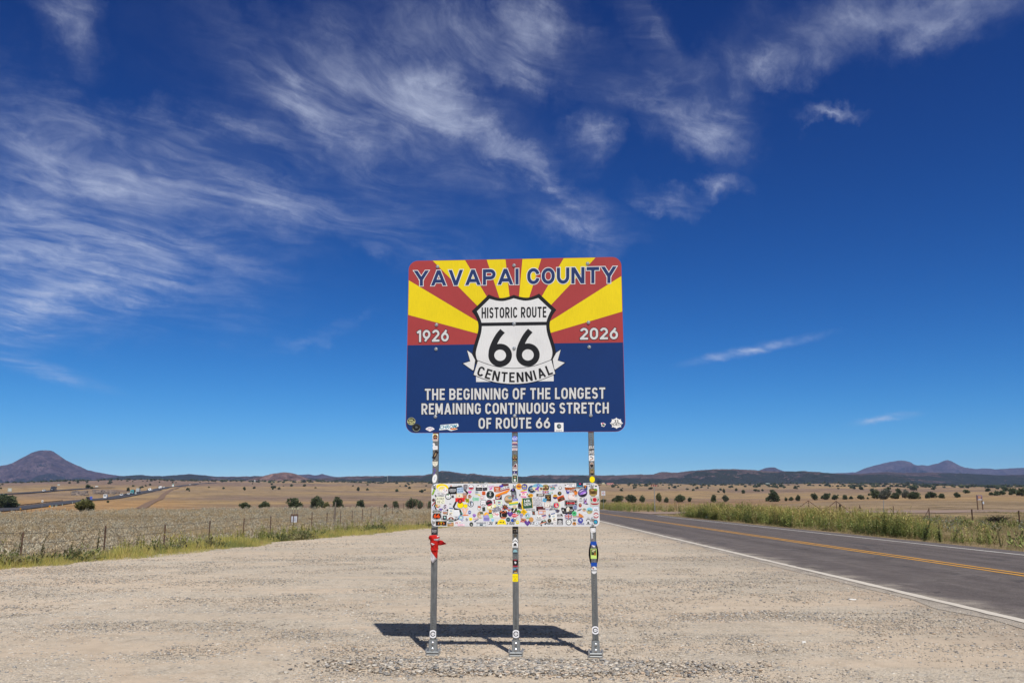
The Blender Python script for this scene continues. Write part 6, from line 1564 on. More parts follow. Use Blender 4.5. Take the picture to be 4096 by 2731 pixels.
post_group(1, 2000, 2100, b_, [
 (398, 128, 146, 182, 0, 'r', '1e191a', [('r', 0, .3, .8, .08, '8c7c60'), ('B', -.2, -.4, .4, .3, '55504c'), ('r', .6, -.2, .1, .3, 'A8a8a8')], 'dark photo sticker'),
 (397, 270, 88, 88, 0, 'c', '3a342e', [('c', 0, 0, .75, .75, '5c5448')], 'small dark disc sticker'),
 (397, 452, 146, 258, 0, [(-1, -1), (1, -1), (1, .1), (.75, .6), (.2, 1), (-.1, .95), (-.7, .6), (-1, .2)], 'F2f2f4', [('p', -.05, -.25, .8, .45, '1f171a'), ('c', -.78, .1, .18, .14, '1f171a'), ('c', -.4, .32, .16, .15, '1f171a'), ('c', .05, .4, .16, .15, '1f171a'), ('c', .45, .3, .16, .15, '1f171a'), ('c', .82, .05, .14, .13, '1f171a'), ('r', 0, -.82, .8, .05, '5c5c60')], 'white sticker with a black bear paw'),
 (397, 710, 142, 188, 0, 'c', '60686c', [('u', 0, .1, .85, .75, '8cb8c4'), ('r', 0, -.15, .7, .2, '3a4048')], 'round skyline sticker'),
 (400, 985, 146, 205, 0, 'k', '20181c', [('B', 0, .1, .42, .45, 'E0dce4'), ('r', 0, .8, .6, .14, '9c2c3c'), ('r', 0, -.8, .85, .14, 'B83048')], 'dark skull crest sticker'),
 (403, 1185, 146, 132, 2, 'r', '88a4c4', [('r', 0, 0, .86, .82, '5c4030'), ('r', -.3, .5, .5, .25, '4c8cb8'), ('r', .1, -.6, .5, .18, 'D8a030')], 'blue framed canyon sticker'),
 (399, 1368, 150, 208, 0, 'R', 'FFe60c', [T('Nett hier', 0, .32, .92, .13, '8c7c20', bold=False), T('JOE', 0, -.35, .3, .1, '50480c'), ('r', 0, -.7, .6, .03, '8c7c20'), ('r', 0, .0, .9, .012, '8c7c20')], 'bright yellow sticker')])
post_group(2, 2310, 2100, b_, [
 (406, 125, 146, 128, 0, 'R', '2a2a30', [('R', 0, 0, .92, .9, 'F4f4f6'), ('R', 0, .05, .7, .55, '3a3a42'), ('R', 0, .05, .64, .48, 'F2f2f6')], 'white fist outline sticker'),
 (380, 270, 46, 190, 2, 'r', 'A8acb2', [('r', -.1, .1, .35, .8, 'E8ecf0'), ('c', 0, -.9, .5, .1, '8a4030')], 'narrow upright lettered sticker'),
 (420, 472, 156, 98, 0, 'r', '0c4ab0', [], 'blue tape band near the top'),
 (416, 542, 92, 52, -12, [(-1, 1), (1, .5), (.7, -1), (-.3, -.8)], 'E8e0ec', [], 'torn white sticker scrap'),
 (423, 740, 155, 262, 0, 'r', 'CCe880', [('r', 0, .3, .84, .58, '3c3a26'), ('t', .45, .05, .4, .4, 'B4762c'), ('r', -.1, .45, .3, .25, '8c9c68'), ('r', 0, .62, .6, .1, 'E8e4b0', 10)], 'pale green state map sticker'),
 (431, 1020, 156, 96, 0, 'r', '0c4ab0', [], 'lower blue tape band'),
 (434, 1170, 150, 196, 0, 'c', 'E6e6ea', [('B', -.3, .4, .4, .25, '4a3c3c'), ('c', -.4, .6, .2, .14, 'D86040'), ('r', 0, -.1, .95, .16, '24242a'), T('TUCSON', 0, -.1, .8, .1, 'F0f0f4')], 'white round sticker with a black word bar')])
CH = rrect(-.68, -1, .68, 1, .01, 2)
for k, (x, y) in enumerate(((1731.6, 2534.3), (2063.7, 2533.8), (2381.4, 2519.0))):
    capp = [(math.cos(t), math.sin(t)) for t in np.linspace(0, 2 * math.pi, 40, endpoint=False)]
    clip = lambda r: [(max(-.66, min(.66, p[0] * r)), p[1] * r) for p in capp]
    st = make_sticker(x, y, 38, 38, 0, clip(1.0), '17151a', [(clip(.88), 0, 0, 1, 1, 'F0f0f6'), ('c', 0, 0, .54, .54, '17151a'), ('c', 0, 0, .36, .36, 'F0f0f6'), ('r', .42, 0, .16, .13, 'F0f0f6'), T('CHILO', .1, 0, .4, .07, '2a2a34')], PN)
    st.mb.build('sticker', M_stick, posts[k][0])['label'] = 'black and white ring sticker near the base'

# dark folded strap bulging behind the right post between the tape bands
sb = MB()
vt, vb_ = uv(2374, 2172, PN)[1], uv(2376, 2256, PN)[1]
uc = posts[2][1]
rows = []
for t in np.linspace(0, 1, 15):
    v = vt + (vb_ - vt) * t; w = TW / 2 + .002 + .018 * math.sin(math.pi * t)
    rows.append([L(uc(v) + x, v, -.006 - y) for x, y in ((-w, 0), (-w - .002, .03), (-w * .9, .07), (w * .9, .07), (w + .002, .03), (w, 0))])
sb.quads(rows, srgb('26262c'))
sb.build('strap', M_stick, posts[2][0])

# ---------------------------------------------------------------- red and white bandana knotted round the left post
def cloth_mat():
    m, N = mat('cotton_cloth')
    c = N.n('ShaderNodeVertexColor', layer_name='Col').outputs[0]
    tc = N.n('ShaderNodeTexCoord').outputs['Object']
    n = N.noise(tc, 40, 4, .6)
    c = N.mix(1.0, c, N.ramp(n, [(.3, .85), (.7, 1.08)]), 'MULTIPLY')
    b = principled(N, c, .9, .1, 0, bump(N, N.noise(tc, 26, 3), .5, .006))
    tr = N.n('ShaderNodeBsdfTranslucent', i_Color=c)
    out(N, N.n('ShaderNodeMixShader', i_0=.2, i_1=b.outputs[0], i_2=tr.outputs[0]))
    return m
def build_bandana():
    kz = 160 / 1476.
    B = lambda x, y: uv(1680 + x * kz, 2100 + y * kz, 0.0)
    red, wht = srgb('D8302c'), srgb('E8e4ea')
    uc = posts[0][1]
    mb = MB()
    # wrap: loops round the square post, swelling at the folds
    loops = []
    for y, sw in ((372, .006), (400, .016), (440, .020), (480, .022), (530, .020), (570, .014), (600, .016), (650, .014), (700, .011), (760, .008), (830, .007), (880, .012), (905, .010)):
        v = B(520, y)[1]; h = TW / 2 + sw
        ring = []
        for t in np.linspace(0, 2 * math.pi, 20, endpoint=False):
            c, s = math.cos(t), math.sin(t)
            k = 1 / max(abs(c), abs(s)) ** .75
            w = 1 + .05 * math.sin(5 * t + y * .02)
            ring.append(L(uc(v) + h * c * k * w, v + .006 * math.sin(2 * t + y * .03), -.005 - TW / 2 + h * s * k * w))
        loops.append(ring)
    i0 = len(mb.f)
    mb.quads(loops, red, close=True)
    n = 20
    for r in (1, 3, 4):                                    # white fold across the front and right
        for j in range(n):
            if j in (0, 1, 2, 3, 4, 18, 19) and not (r == 1 and j > 2): mb.c[i0 + r * n + j] = wht
    # hanging flap in front: red with a white corner
    n0 = .006
    def flap(pts, col, n=n0):
        mb.poly([L(*B(*q), n) for q in pts], col)
    grid = []
    for y, xl, xr in ((640, 402, 690), (760, 405, 672), (860, 405, 668), (905, 405, 666), (960, 408, 664), (1060, 400, 654), (1160, 396, 645), (1235, 398, 620), (1300, 400, 562), (1345, 442, 520), (1378, 480, 490)):
        grid.append((y, xl, xr))
    ys_ = np.linspace(640, 1378, 60); G_ = np.array(grid)
    rows_ = []
    for y in ys_:
        xl, xr = np.interp(y, G_[:, 0], G_[:, 1]), np.interp(y, G_[:, 0], G_[:, 2])
        rows_.append([(xl + (xr - xl) * t, y, .010 * math.sin(math.pi * t) + .004 * math.sin(7 * t + y * .013) + .002 * math.sin(15 * t - y * .03) + (.006 if 880 < y < 930 else 0)) for t in np.linspace(0, 1, 25)])
    for a in range(59):
        for b in range(24):
            q = [rows_[a][b], rows_[a + 1][b], rows_[a + 1][b + 1], rows_[a][b + 1]]
            cx, cy = sum(p[0] for p in q) / 4, sum(p[1] for p in q) / 4
            mb.poly([L(*B(p[0], p[1]), n0 + p[2]) for p in q], wht if cy > 930 and (cx - 385) < (cy - 930) * .78 else red)
    flap([(405, 636), (555, 686), (465, 745)], wht, n0 + .013)
    # sharp tail blown to the right
    tail = []
    for x, yt, yb in ((668, 560, 735), (740, 545, 738), (790, 560, 735), (850, 590, 722), (905, 640, 708), (955, 676, 690)):
        row = []
        for t in np.linspace(0, 1, 6):
            y = yt + (yb - yt) * t
            row.append(L(*B(x, y), -.01 + .010 * math.sin(6 * t + x * .03) - (x - 668) * .00006))
        tail.append(row)
    mb.quads(tail, srgb('B82428'), flip=True)
    # knot at the left with two short ends
    kc = B(440, 440)
    rows = []
    for t in np.linspace(0, math.pi, 7):
        rows.append([L(kc[0] - .012 + .020 * math.cos(t), kc[1] + .022 * math.sin(t) * math.cos(a), .004 + .018 * math.sin(t) * math.sin(a)) for a in np.linspace(0, 2 * math.pi, 10, endpoint=False)])
    mb.quads(rows, srgb('C82a28'), close=True)
    for pts in ([(430, 400), (395, 395), (340, 425), (300, 458), (350, 462), (420, 440)], [(420, 440), (345, 450), (322, 480), (342, 555), (358, 480), (415, 470)]):
        P = [L(*B(*q), .006 + .004 * i) for i, q in enumerate(pts)]
        c = tuple(np.mean(np.array(P), 0)); c = (c[0], c[1] - .012, c[2])
        for i in range(len(P)):
            mb.poly([P[i], P[(i + 1) % len(P)], c], srgb('A82222'))
    o = mb.build('bandana', cloth_mat(), smooth=True)
    tag(o, 'red and white bandana knotted round the left sign post', 'bandana')
    o.matrix_world = sign.matrix_world.copy()
    sol = o.modifiers.new('cloth thickness', 'SOLIDIFY'); sol.thickness = .0015
build_bandana()

# ---------------------------------------------------------------- loose stones of the lay-by
def rand_box(seed, flat=.6):
    r = np.random.default_rng(seed)
    v = np.array([(x, y, z) for x in (-1, 1) for y in (-1, 1) for z in (-1, 1)], float)
    v *= r.uniform(.45, 1.0, v.shape); v[:, 2] *= flat
    v[:, 2] += .25 * flat
    return v * .5, np.array([(0, 1, 3, 2), (4, 6, 7, 5), (0, 4, 5, 1), (2, 3, 7, 6), (0, 2, 6, 4), (1, 5, 7, 3)]), np.ones((8, 1))
M_stone = attr_mat('stone', .9, .15, 0, .12, 60)
def build_stones():
    pos, sc = [], []
    def zone(n, y0, y1, smin, smax, thr, k):
        Y = y0 + (y1 - y0) * rng.random(n); half = .66 * Y + 1.5
        X = rng.uniform(-half, np.minimum(half, XL - .2 + 0 * Y))
        ok = X > edge_x(Y) - .2
        pat = fbm(X * .75, Y * 1.7, 4, 61) + .5 * fbm(X * .2 + .9 * Y * .1, Y * .9, 3, 63)
        ok &= rng.random(n) < np.clip((pat - thr) * 1.3 + .5, .1, 1)
        ok &= rng.random(n) < np.clip((XL - X) / 2.5 + .25, 0, 1)
        X, Y = X[ok], Y[ok]
        s = smin * (smax / smin) ** (rng.random(len(X)) ** k)
        pos.append(np.stack([X, Y, .012 + 0 * X], -1)); sc.append(s)
    zone(110000, 7.0, 13.0, .010, .040, -.05, 2.9)
    zone(115000, 12.0, 26.0, .016, .046, -.05, 2.6)
    zone(52000, 24.0, 60.0, .026, .06, 0., 2.2)
    # heaped stones at the foot of the sign
    n = 9500
    X = rng.normal(.15, .85, n); Y = np.minimum(9.0 - X * .06 + rng.normal(-.16, .2, n), 9.2 - X * .06)
    pos.append(np.stack([X, Y, .012 + .02 * rng.random(n)], -1)); sc.append(.014 * (.052 / .014) ** (rng.random(n) ** 2.0))
    P = np.concatenate(pos); s = np.concatenate(sc)
    pal = np.array([1.14, 1.16, 1.22]) * np.array([(.42, .36, .28), (.48, .41, .32), (.36, .31, .25), (.30, .28, .25), (.22, .215, .205), (.54, .49, .41), (.46, .35, .25), (.17, .165, .16), (.36, .34, .31), (.52, .47, .40)])
    pr = np.array([.2, .2, .14, .12, .07, .1, .06, .03, .05, .03]); pr = pr / pr.sum()
    C = pal[rng.choice(len(pal), len(P), p=pr)] * rng.uniform(.8, 1.12, (len(P), 1))
    S3 = np.stack([s * rng.uniform(.8, 1.3, len(s)), s * rng.uniform(.7, 1.1, len(s)), s * rng.uniform(.5, .9, len(s))], -1)
    o = scatter('loose_stones', [rand_box(k) for k in range(10)], P, rng.uniform(0, 6.3, len(P)), S3, C, M_stone)
    tag(o, 'loose grey and tan stones strewn over the lay-by', kind='stuff')
build_stones()

# ---------------------------------------------------------------- plants
M_leaf = attr_mat('leaves', .75, .15, .22)
M_dry = attr_mat('dry_stalks', .85, .1, .18)
def blades(n, h, w, spread, lean, seed, tip=.25, shade=(.7, 1.15)):
    """tuft of narrow blades, each a quad"""
    r = np.random.default_rng(seed); V, Fc, Sh = [], [], []
    for k in range(n):
        a = r.uniform(0, 6.28); d = spread * math.sqrt(r.random()); l = r.uniform(.1, 1) * lean; hh = h * r.uniform(.55, 1.0)
        b = np.array([d * math.cos(a), d * math.sin(a), 0]); t = b + np.array([l * math.cos(a) * hh, l * math.sin(a) * hh, hh])
        ta = r.uniform(0, 6.28); side = np.array([math.cos(ta), math.sin(ta), 0]) * w / 2
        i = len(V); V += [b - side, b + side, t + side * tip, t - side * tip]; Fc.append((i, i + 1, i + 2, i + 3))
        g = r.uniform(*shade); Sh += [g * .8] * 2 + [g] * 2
    return np.array(V), np.array(Fc), np.array(Sh)[:, None]
def dome(n, leaf, seed, flat=.8, shade=(.6, 1.2), up=.5):
    """small bush: leaf sized quads through a dome of unit width"""
    r = np.random.default_rng(seed); V, Fc, Sh = [], [], []
    for k in range(n):
        d = r.normal(size=3); d /= np.linalg.norm(d); d[2] = abs(d[2]); rad = .5 * r.uniform(.35, 1.0) ** .5 * (1 + .25 * math.sin(5 * math.atan2(d[1], d[0]) + seed))
        c = d * rad * np.array([1, 1, 2 * flat])
        t = d + np.array([0, 0, up]) + r.normal(size=3) * .5; t /= np.linalg.norm(t); s = np.cross(t, r.normal(size=3)); s /= np.linalg.norm(s)
        L_ = leaf * r.uniform(.6, 1.4); i = len(V)
        V += [c - s * L_ * .35, c + s * L_ * .35, c + t * L_ + s * L_ * .15, c + t * L_ - s * L_ * .15]; Fc.append((i, i + 1, i + 2, i + 3)); Sh += [r.uniform(*shade)] * 4
    return np.array(V), np.array(Fc), np.array(Sh)[:, None]
def stalk(h, nleaf, leaf, seed, seedhead=True, dens=1.0):
    """upright weed: stem with leaves, thinner and browner at the head"""
    r = np.random.default_rng(seed); V, Fc, Sh = [], [], []
    def quad(a, b, c, d, col):
        i = len(V); V.extend([a, b, c, d]); Fc.append((i, i + 1, i + 2, i + 3)); Sh.extend([col] * 4)
    ns = 3
    for q in range(ns):
        ox, oy = r.normal(0, .05 * h, 2) * (q > 0); hh = h * r.uniform(.7, 1.0); tx, ty = r.normal(0, .10 * h, 2)
        for a in (0, 1.57):
            s = np.array([math.cos(a), math.sin(a), 0]) * .007
            b, t = np.array([ox, oy, 0]), np.array([ox + tx, oy + ty, hh])
            quad(b - s, b + s, t + s * .4, t - s * .4, (.9, .8, .7))
        for k in range(nleaf // ns):
            f = r.uniform(.05, 1.0); c = np.array([ox + tx * f, oy + ty * f, hh * f]); a = r.uniform(0, 6.28)
            L_ = leaf * r.uniform(.6, 1.3) * (1.15 - .6 * f); d = np.array([math.cos(a), math.sin(a), r.uniform(-.2, .8)]); s = np.array([-math.sin(a), math.cos(a), 0]) * L_ * .28
            g = r.uniform(.65, 1.2); col = (g, g, g) if f < .72 or not seedhead else (g * 1.18, g * .98, g * .95)
            quad(c - s * .4, c + s * .4, c + d * L_ + s * .5, c + d * L_ - s * .5, col)
    return np.array(V), np.array(Fc), np.array(Sh)
def merge_var(*vs):
    V, Fc, Sh, o = [], [], [], 0
    for v, f, s in vs:
        V.append(v); Fc.append(f + o); Sh.append(np.repeat(s, 3, 1) if s.shape[1] == 1 else s); o += len(v)
    return np.concatenate(V), np.concatenate(Fc), np.concatenate(Sh)
def zpos(X, Y, dz=0.0): return np.stack([X, Y, terrain(X, Y) + dz], -1)
def pick(pal, n, var=.15):
    pal = np.array(pal); return pal[rng.integers(0, len(pal), n)] * rng.uniform(1 - var, 1 + var, (n, 1))

def build_left_plants():
    # pale sagebrush over the field beyond the fence
    n = 24000
    Y = 22 + 108 * rng.random(n) ** .75
    X = -rng.uniform(-.02, .78, n) * Y - 4
    # dense in clumps
    pat = fbm(X / 5, Y / 5, 3, 91)
    ok = (X < edge_x(Y) - 5.0 - .0 * Y) & (X < -13.4 + 2.0 * rng.random(n) + .06 * np.maximum(Y - 60, 0)) & (rng.random(n) < .22 + 1.3 * pat + .20 * (Y > 70))
    X, Y = X[ok], Y[ok]; n = len(X)
    s = .26 * (.80 / .26) ** (rng.random(n) ** 1.3) * (1 + .3 * fbm(X / 9, Y / 9, 2, 92))
    C = pick([(.50, .445, .335), (.54, .48, .36), (.46, .41, .31), (.52, .42, .28), (.48, .45, .35), (.52, .42, .28)], n, .08)
    C = C * (1 + .22 * fbm(X / 12, Y / 12, 3, 95))[:, None]
    o = scatter('sagebrush', [merge_var(dome(76, .105, k, .62, (.85, 1.1))) for k in range(7)], zpos(X, Y, -.03), rng.uniform(0, 6.3, n), s, C, M_leaf)
    tag(o, 'pale grey sagebrush filling the field beyond the left fence', kind='stuff')
    n = 60000
    Y = 22 + 100 * rng.random(n) ** .8; X = -rng.uniform(-.02, .74, n) * Y - 4
    ok = (X < edge_x(Y) - 4.0) & (rng.random(n) < .45 + fbm(X / 4, Y / 4, 3, 93)); X, Y = X[ok], Y[ok]; n = len(X)
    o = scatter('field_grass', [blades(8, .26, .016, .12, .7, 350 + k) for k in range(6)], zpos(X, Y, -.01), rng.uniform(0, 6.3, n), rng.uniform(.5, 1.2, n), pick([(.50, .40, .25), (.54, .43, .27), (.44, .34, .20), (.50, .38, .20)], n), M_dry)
    tag(o, 'short dry tan grass between the sagebrush clumps', kind='stuff')
    # yellow green verge along the gravel
    n = 62000
    Y = 16 + 95 * rng.random(n) ** 1.15
    d = rng.random(n) ** 1.25 * np.interp(Y, [16, 30, 60, 110], [5.0, 5.2, 6.0, 9.0])
    X = edge_x(Y) + .35 - d + 1.1 * fbm(Y / 2.6, Y * 0, 4, 3)
    pat = fbm(X / 2.5, Y / 2.5, 3, 97)
    ok = rng.random(n) < .62 + pat
    X, Y, d, pat = X[ok], Y[ok], d[ok], pat[ok]; n = len(X)
    C = pick([(.60, .53, .13), (.55, .51, .15), (.63, .52, .18), (.45, .44, .13), (.58, .46, .20), (.34, .37, .12)], n)
    C = lerp(C, np.array([.45, .35, .20]), sm(d, 3.6, 6.0) * .6); C = lerp(C, np.array([.26, .30, .11]), (fbm(X / 1.6, Y / 1.6, 2, 98) > .34) * .75)
    s = rng.uniform(.5, 1.1, n) * np.interp(d, [0, .7, 1.8, 5], [.28, .6, 1.0, .9]) * (1 + .5 * pat)
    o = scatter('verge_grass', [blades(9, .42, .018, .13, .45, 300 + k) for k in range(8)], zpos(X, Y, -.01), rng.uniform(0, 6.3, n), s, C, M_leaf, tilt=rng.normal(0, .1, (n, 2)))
    tag(o, 'yellow green grass along the left rim of the gravel', kind='stuff')
    # taller green weeds behind and among it
    n = 1900
    Y = 20 + 80 * rng.random(n) ** 1.1; d = 1.0 + 3.8 * rng.random(n)
    X = edge_x(Y) - d
    pat = fbm(X / 3, Y / 3, 3, 99); ok = rng.random(n) < np.clip(.30 + 1.5 * pat + .6 * sm(Y, 30, 40) * sm(Y, 56, 46), 0, 1)
    X, Y = X[ok], Y[ok]; n = len(X)
    C = pick([(.28, .33, .11), (.34, .37, .12), (.24, .29, .10), (.42, .42, .13)], n)
    o = scatter('verge_weeds', [stalk(1.0, 40, .15, 400 + k) for k in range(8)], zpos(X, Y, -.02), rng.uniform(0, 6.3, n), rng.uniform(.45, .95, n), C, M_leaf, tilt=rng.normal(.02, .08, (n, 2)))
    tag(o, 'green leafy weeds standing in the left verge', kind='stuff')
    # dark low clumps right at the rim
    n = 260
    Y = 18 + 40 * rng.random(n); X = edge_x(Y) - .1 - .8 * rng.random(n)
    ok = fbm(X / 2, Y / 2, 2, 101) > .05; X, Y = X[ok], Y[ok]; n = len(X)
    o = scatter('rim_weeds', [dome(60, .12, 420 + k, .55) for k in range(5)], zpos(X, Y, -.02), rng.uniform(0, 6.3, n), rng.uniform(.3, .75, n), pick([(.15, .18, .075), (.19, .21, .09), (.24, .22, .11)], n), M_leaf)
    tag(o, 'low dark green weeds at the gravel rim', kind='stuff')
build_left_plants()

def build_right_plants():
    # tall weeds standing behind the far shoulder
    n = 9500
    Y = 33 + 62 * rng.random(n) ** 1.0; X = XR + 2.2 + rng.random(n) ** 1.1 * np.interp(Y, [33, 44, 60, 95], [1.6, 4, 7, 11])
    Y2 = 122 + 90 * rng.random(3000); X2 = XR + 1.2 + rng.random(3000) ** 1.2 * 10
    X, Y = np.concatenate([X, X2]), np.concatenate([Y, Y2])
    pat = fbm(X / 2.2, Y / 4.0, 3, 111)
    ok = rng.random(len(X)) < np.clip(.42 + 2.0 * pat, .03, 1) * np.interp(Y, [33, 37, 41, 47], [.03, .12, .5, 1])
    X, Y, pat = X[ok], Y[ok], pat[ok]; n = len(X)
    g = fbm(X / 3, Y / 6, 3, 113)
    C = pick([(.33, .39, .13), (.38, .42, .15), (.27, .34, .115), (.43, .43, .17), (.48, .42, .21)], n)
    C = lerp(C, np.array([.21, .26, .095]), sm(g, .1, .45) * .8)
    C = lerp(C, np.array([.42, .32, .19]), sm(X, XR + 6, XR + 12) * .6)
    s = rng.uniform(.55, 1.2, n) * (1 + .35 * g) * np.interp(Y, [33, 50, 90], [.75, 1.0, 1.05])
    o = scatter('roadside_weeds', [stalk(1.25, 54, .16, 500 + k) for k in range(10)], zpos(X, Y, -.03), rng.uniform(0, 6.3, n), s, C, M_leaf, tilt=rng.normal(0, .07, (n, 2)))
    tag(o, 'tall green weeds with brown heads beyond the far road edge', kind='stuff')
    # dry grass, low weeds and grey sage on the open ground at the right
    n = 70000
    Y = 14 + 105 * rng.random(n) ** .9; X = XR + 1.3 + rng.random(n) ** 1.15 * np.interp(Y, [14, 30, 60, 120], [9, 20, 36, 70])
    pat = fbm(X / 3.2, Y / 3.2, 4, 117)
    ok = (rng.random(n) < .45 + 1.0 * pat) & ((Y < 97) | (Y > 122) | (X > 62)) & (X < .75 * Y + 6)
    X, Y, pat = X[ok], Y[ok], pat[ok]; n = len(X)
    g = fbm(X / 2, Y / 2, 3, 119)
    C = pick([(.45, .36, .19), (.48, .385, .21), (.38, .31, .16), (.35, .32, .14), (.42, .33, .19)], n)
    C = lerp(C, np.array([.25, .27, .10]), sm(g, .12, .4) * .85)
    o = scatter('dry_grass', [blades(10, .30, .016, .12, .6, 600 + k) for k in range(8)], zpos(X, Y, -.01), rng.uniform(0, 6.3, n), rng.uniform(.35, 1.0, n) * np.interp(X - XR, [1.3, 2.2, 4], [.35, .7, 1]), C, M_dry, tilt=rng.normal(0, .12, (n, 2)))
    tag(o, 'dry tan grass over the open ground right of the road', kind='stuff')
    n = 2600
    Y = 17 + 62 * rng.random(n); X = XR + 2.4 + rng.random(n) * np.interp(Y, [17, 30, 60, 80], [6, 14, 26, 30])
    pat = fbm(X / 3, Y / 3, 3, 121); ok = rng.random(n) < np.clip(.15 + 1.3 * pat, 0, 1); X, Y, pat = X[ok], Y[ok], pat[ok]; n = len(X)
    C = pick([(.23, .26, .09), (.19, .22, .08), (.28, .29, .11), (.25, .27, .21), (.27, .285, .23)], n)
    o = scatter('low_weeds', [dome(56, .13, 640 + k, .75) for k in range(4)] + [stalk(.8, 36, .13, 660 + k) for k in range(4)], zpos(X, Y, -.02), rng.uniform(0, 6.3, n), rng.uniform(.35, .85, n), C, M_leaf)
    tag(o, 'low green weeds and grey sage right of the road', kind='stuff')
build_right_plants()

# a few tall weeds one can tell apart
def weed_thing(px, Y, h, lean, label, col, n=90, leaf=.12, base=True):
    p = at(px, Y); t = empty('tall_weed', p); tag(t, label, 'weed')
    r = np.random.default_rng(int(px)); st, lf = MB(), MB()
    for k in range(3 if base else 2):
        hh = h * (1 - .22 * k); a = r.uniform(-.12, .12)
        P = [Vector(((lean + a) * hh * f ** 1.3, .1 * k * f, hh * f)) for f in np.linspace(0, 1, 7)]
        st.tube(P, [.014 * (1 - .7 * f) for f in np.linspace(0, 1, 7)], (.10, .09, .05), 5)
        for q in range(n):
            f = r.uniform(.06, 1.0) ** 1.2; c = P[0].lerp(P[-1], f); a2 = r.uniform(0, 6.28); l = leaf * r.uniform(.5, 1.3) * (1.2 - .8 * f)
            d = Vector((math.cos(a2), math.sin(a2), r.uniform(-.2, .7))); s = Vector((-math.sin(a2), math.cos(a2), 0)) * l * .3; g = r.uniform(.6, 1.2)
            lf.poly([c - s, c + s, c + d * l + s * .4, c + d * l - s * .4], tuple(x * g for x in col))
    st.build('stem', M_dry, t); lf.build('foliage', M_leaf, t)
weed_thing(3698, 36.2, .88, .34, 'tall dark leafy weed beside the right road, wide at its foot', (.20, .25, .115), 120, .12)
weed_thing(3762, 35.0, .8, .06, 'upright pale green weed between the dark weed and the leaning stalk', (.24, .27, .13), 90, .10)
weed_thing(3812, 35.2, .9, .62, 'bare brown weed stalk leaning far to the right beside the road', (.20, .20, .09), 40, .08, False)
weed_thing(4003, 32.0, .8, .05, 'thin lone dark weed near the right picture edge', (.18, .19, .09), 26, .09, False)
for px, Y, h in ((27, 24.5, .95), (58, 24.0, 1.05), (146, 25.0, 1.0), (267, 26, .8), (305, 26.5, .9), (380, 27, 1.05), (531, 30, .95), (560, 30.5, .8)):
    weed_thing(px, Y, h, .12, 'slim green weed stalk rising from the left verge', (.13, .16, .045), 60, .10, False)
for o in [o for o in COL.objects if o.name.startswith('tall_weed') and 'left verge' in o.get('label', '')]: o['group'] = 'slim weed stalks in the left verge'

# ---------------------------------------------------------------- junipers
M_jun = attr_mat('juniper_foliage', .8, .12, .22)
M_bark = flat_mat('bark', (.13, .10, .08), .95, .1, 0, .3, 8)
def crown_mesh(seed, n, shape, leaf):
    """foliage of a tree of unit width and height: leaf clumps through several overlapping masses"""
    r = np.random.default_rng(seed); V, Fc, C = [], [], []
    lobes = []
    for k in range(9 if shape != 'tall' else 7):
        a = r.uniform(0, 6.28); rr = r.uniform(.12, .30)
        lobes.append((np.array([rr * math.cos(a), rr * math.sin(a), r.uniform(.18, .72)]), r.uniform(.17, .30), r.uniform(.75, 1.2)))
    lobes.append((np.array([0, 0, .45]), .36, 1.0)); lobes.append((np.array([r.uniform(-.1, .1), 0, .78]), .2, 1.1))
    w = np.array([l[1] ** 2 for l in lobes]); w /= w.sum()
    for k in range(n):
        c0, rad, g0 = lobes[r.choice(len(lobes), p=w)]
        d = r.normal(size=3); d /= np.linalg.norm(d)
        p = c0 + d * rad * r.uniform(.55, 1.05) * np.array([1, 1, 1.0])
        if p[2] < .02: p[2] = abs(p[2]) * .3 + .02
        if p[2] > 1: p[2] = 1 - (p[2] - 1) * .5
        t = d * .7 + np.array([0, 0, .8]) + r.normal(size=3) * .4; t /= np.linalg.norm(t); s = np.cross(t, r.normal(size=3)); s /= np.linalg.norm(s)
        L_ = leaf * r.uniform(.6, 1.5); g = g0 * r.uniform(.7, 1.25); i = len(V)
        V += [p - s * L_ * .4, p + s * L_ * .4, p + t * L_ + s * L_ * .2, p + t * L_ - s * L_ * .2]; Fc.append((i, i + 1, i + 2, i + 3)); C += [g] * 4
    return np.array(V), np.array(Fc), np.array(C)
def trunk_mb(seed):
    r = random.Random(seed); b = MB()
    b.tube([(0, 0, -.06), (.01, 0, .15), (.03, .01, .4), (.02, .02, .7)], [.06, .05, .035, .01], (.5,) * 3, 7)
    for k in range(4):
        a = r.uniform(0, 6.28); b.tube([(.01, 0, .08 + .05 * k), (.16 * math.cos(a), .16 * math.sin(a), .3 + .06 * k), (.26 * math.cos(a), .26 * math.sin(a), .5 + .07 * k)], [.03, .018, .006], (.5,) * 3, 5)
    return b
GREENS = dict(dark=(.088, .112, .060), mid=(.118, .142, .074), yellow=(.175, .175, .072), grey=(.17, .18, .145), pale=(.14, .158, .098))
_cm = {}
def juniper_mesh(var, tone, n, leaf):
    key = (var, tone, n)
    if key not in _cm:
        V, Fc, C = crown_mesh(700 + var, n, ('round', 'wide', 'tall', 'round')[var % 4], leaf)
        col = np.array(GREENS[tone])[None] * C[:, None]
        o = np_mesh('crown', V, Fc, M_jun, col); me = o.data; bpy.data.objects.remove(o); _cm[key] = me
    return _cm[key]
_tm = [trunk_mb(k).build('trunk', M_bark, link=False).data for k in range(3)]
def juniper(px, Y, wpx, hpx, tone, var, label, group, n=1300, leaf=.085):
    p = at(px, Y); m = Y / F * CT
    t = empty('juniper', p - np.array([0, 0, .05]), (px * 7.3) % 6.28)
    tag(t, label, 'tree', group)
    for nm, me in (('crown', juniper_mesh(var, tone, n, leaf)), ('trunk', _tm[var % 3])):
        o = bpy.data.objects.new(nm, me); COL.objects.link(o); o.parent = t
    t.scale = (wpx * m, wpx * m, hpx * m * 1.04)
    return t
def far_Y(px, py, y0=150.):
    return float(find(px, py, y0, 3500)[1])
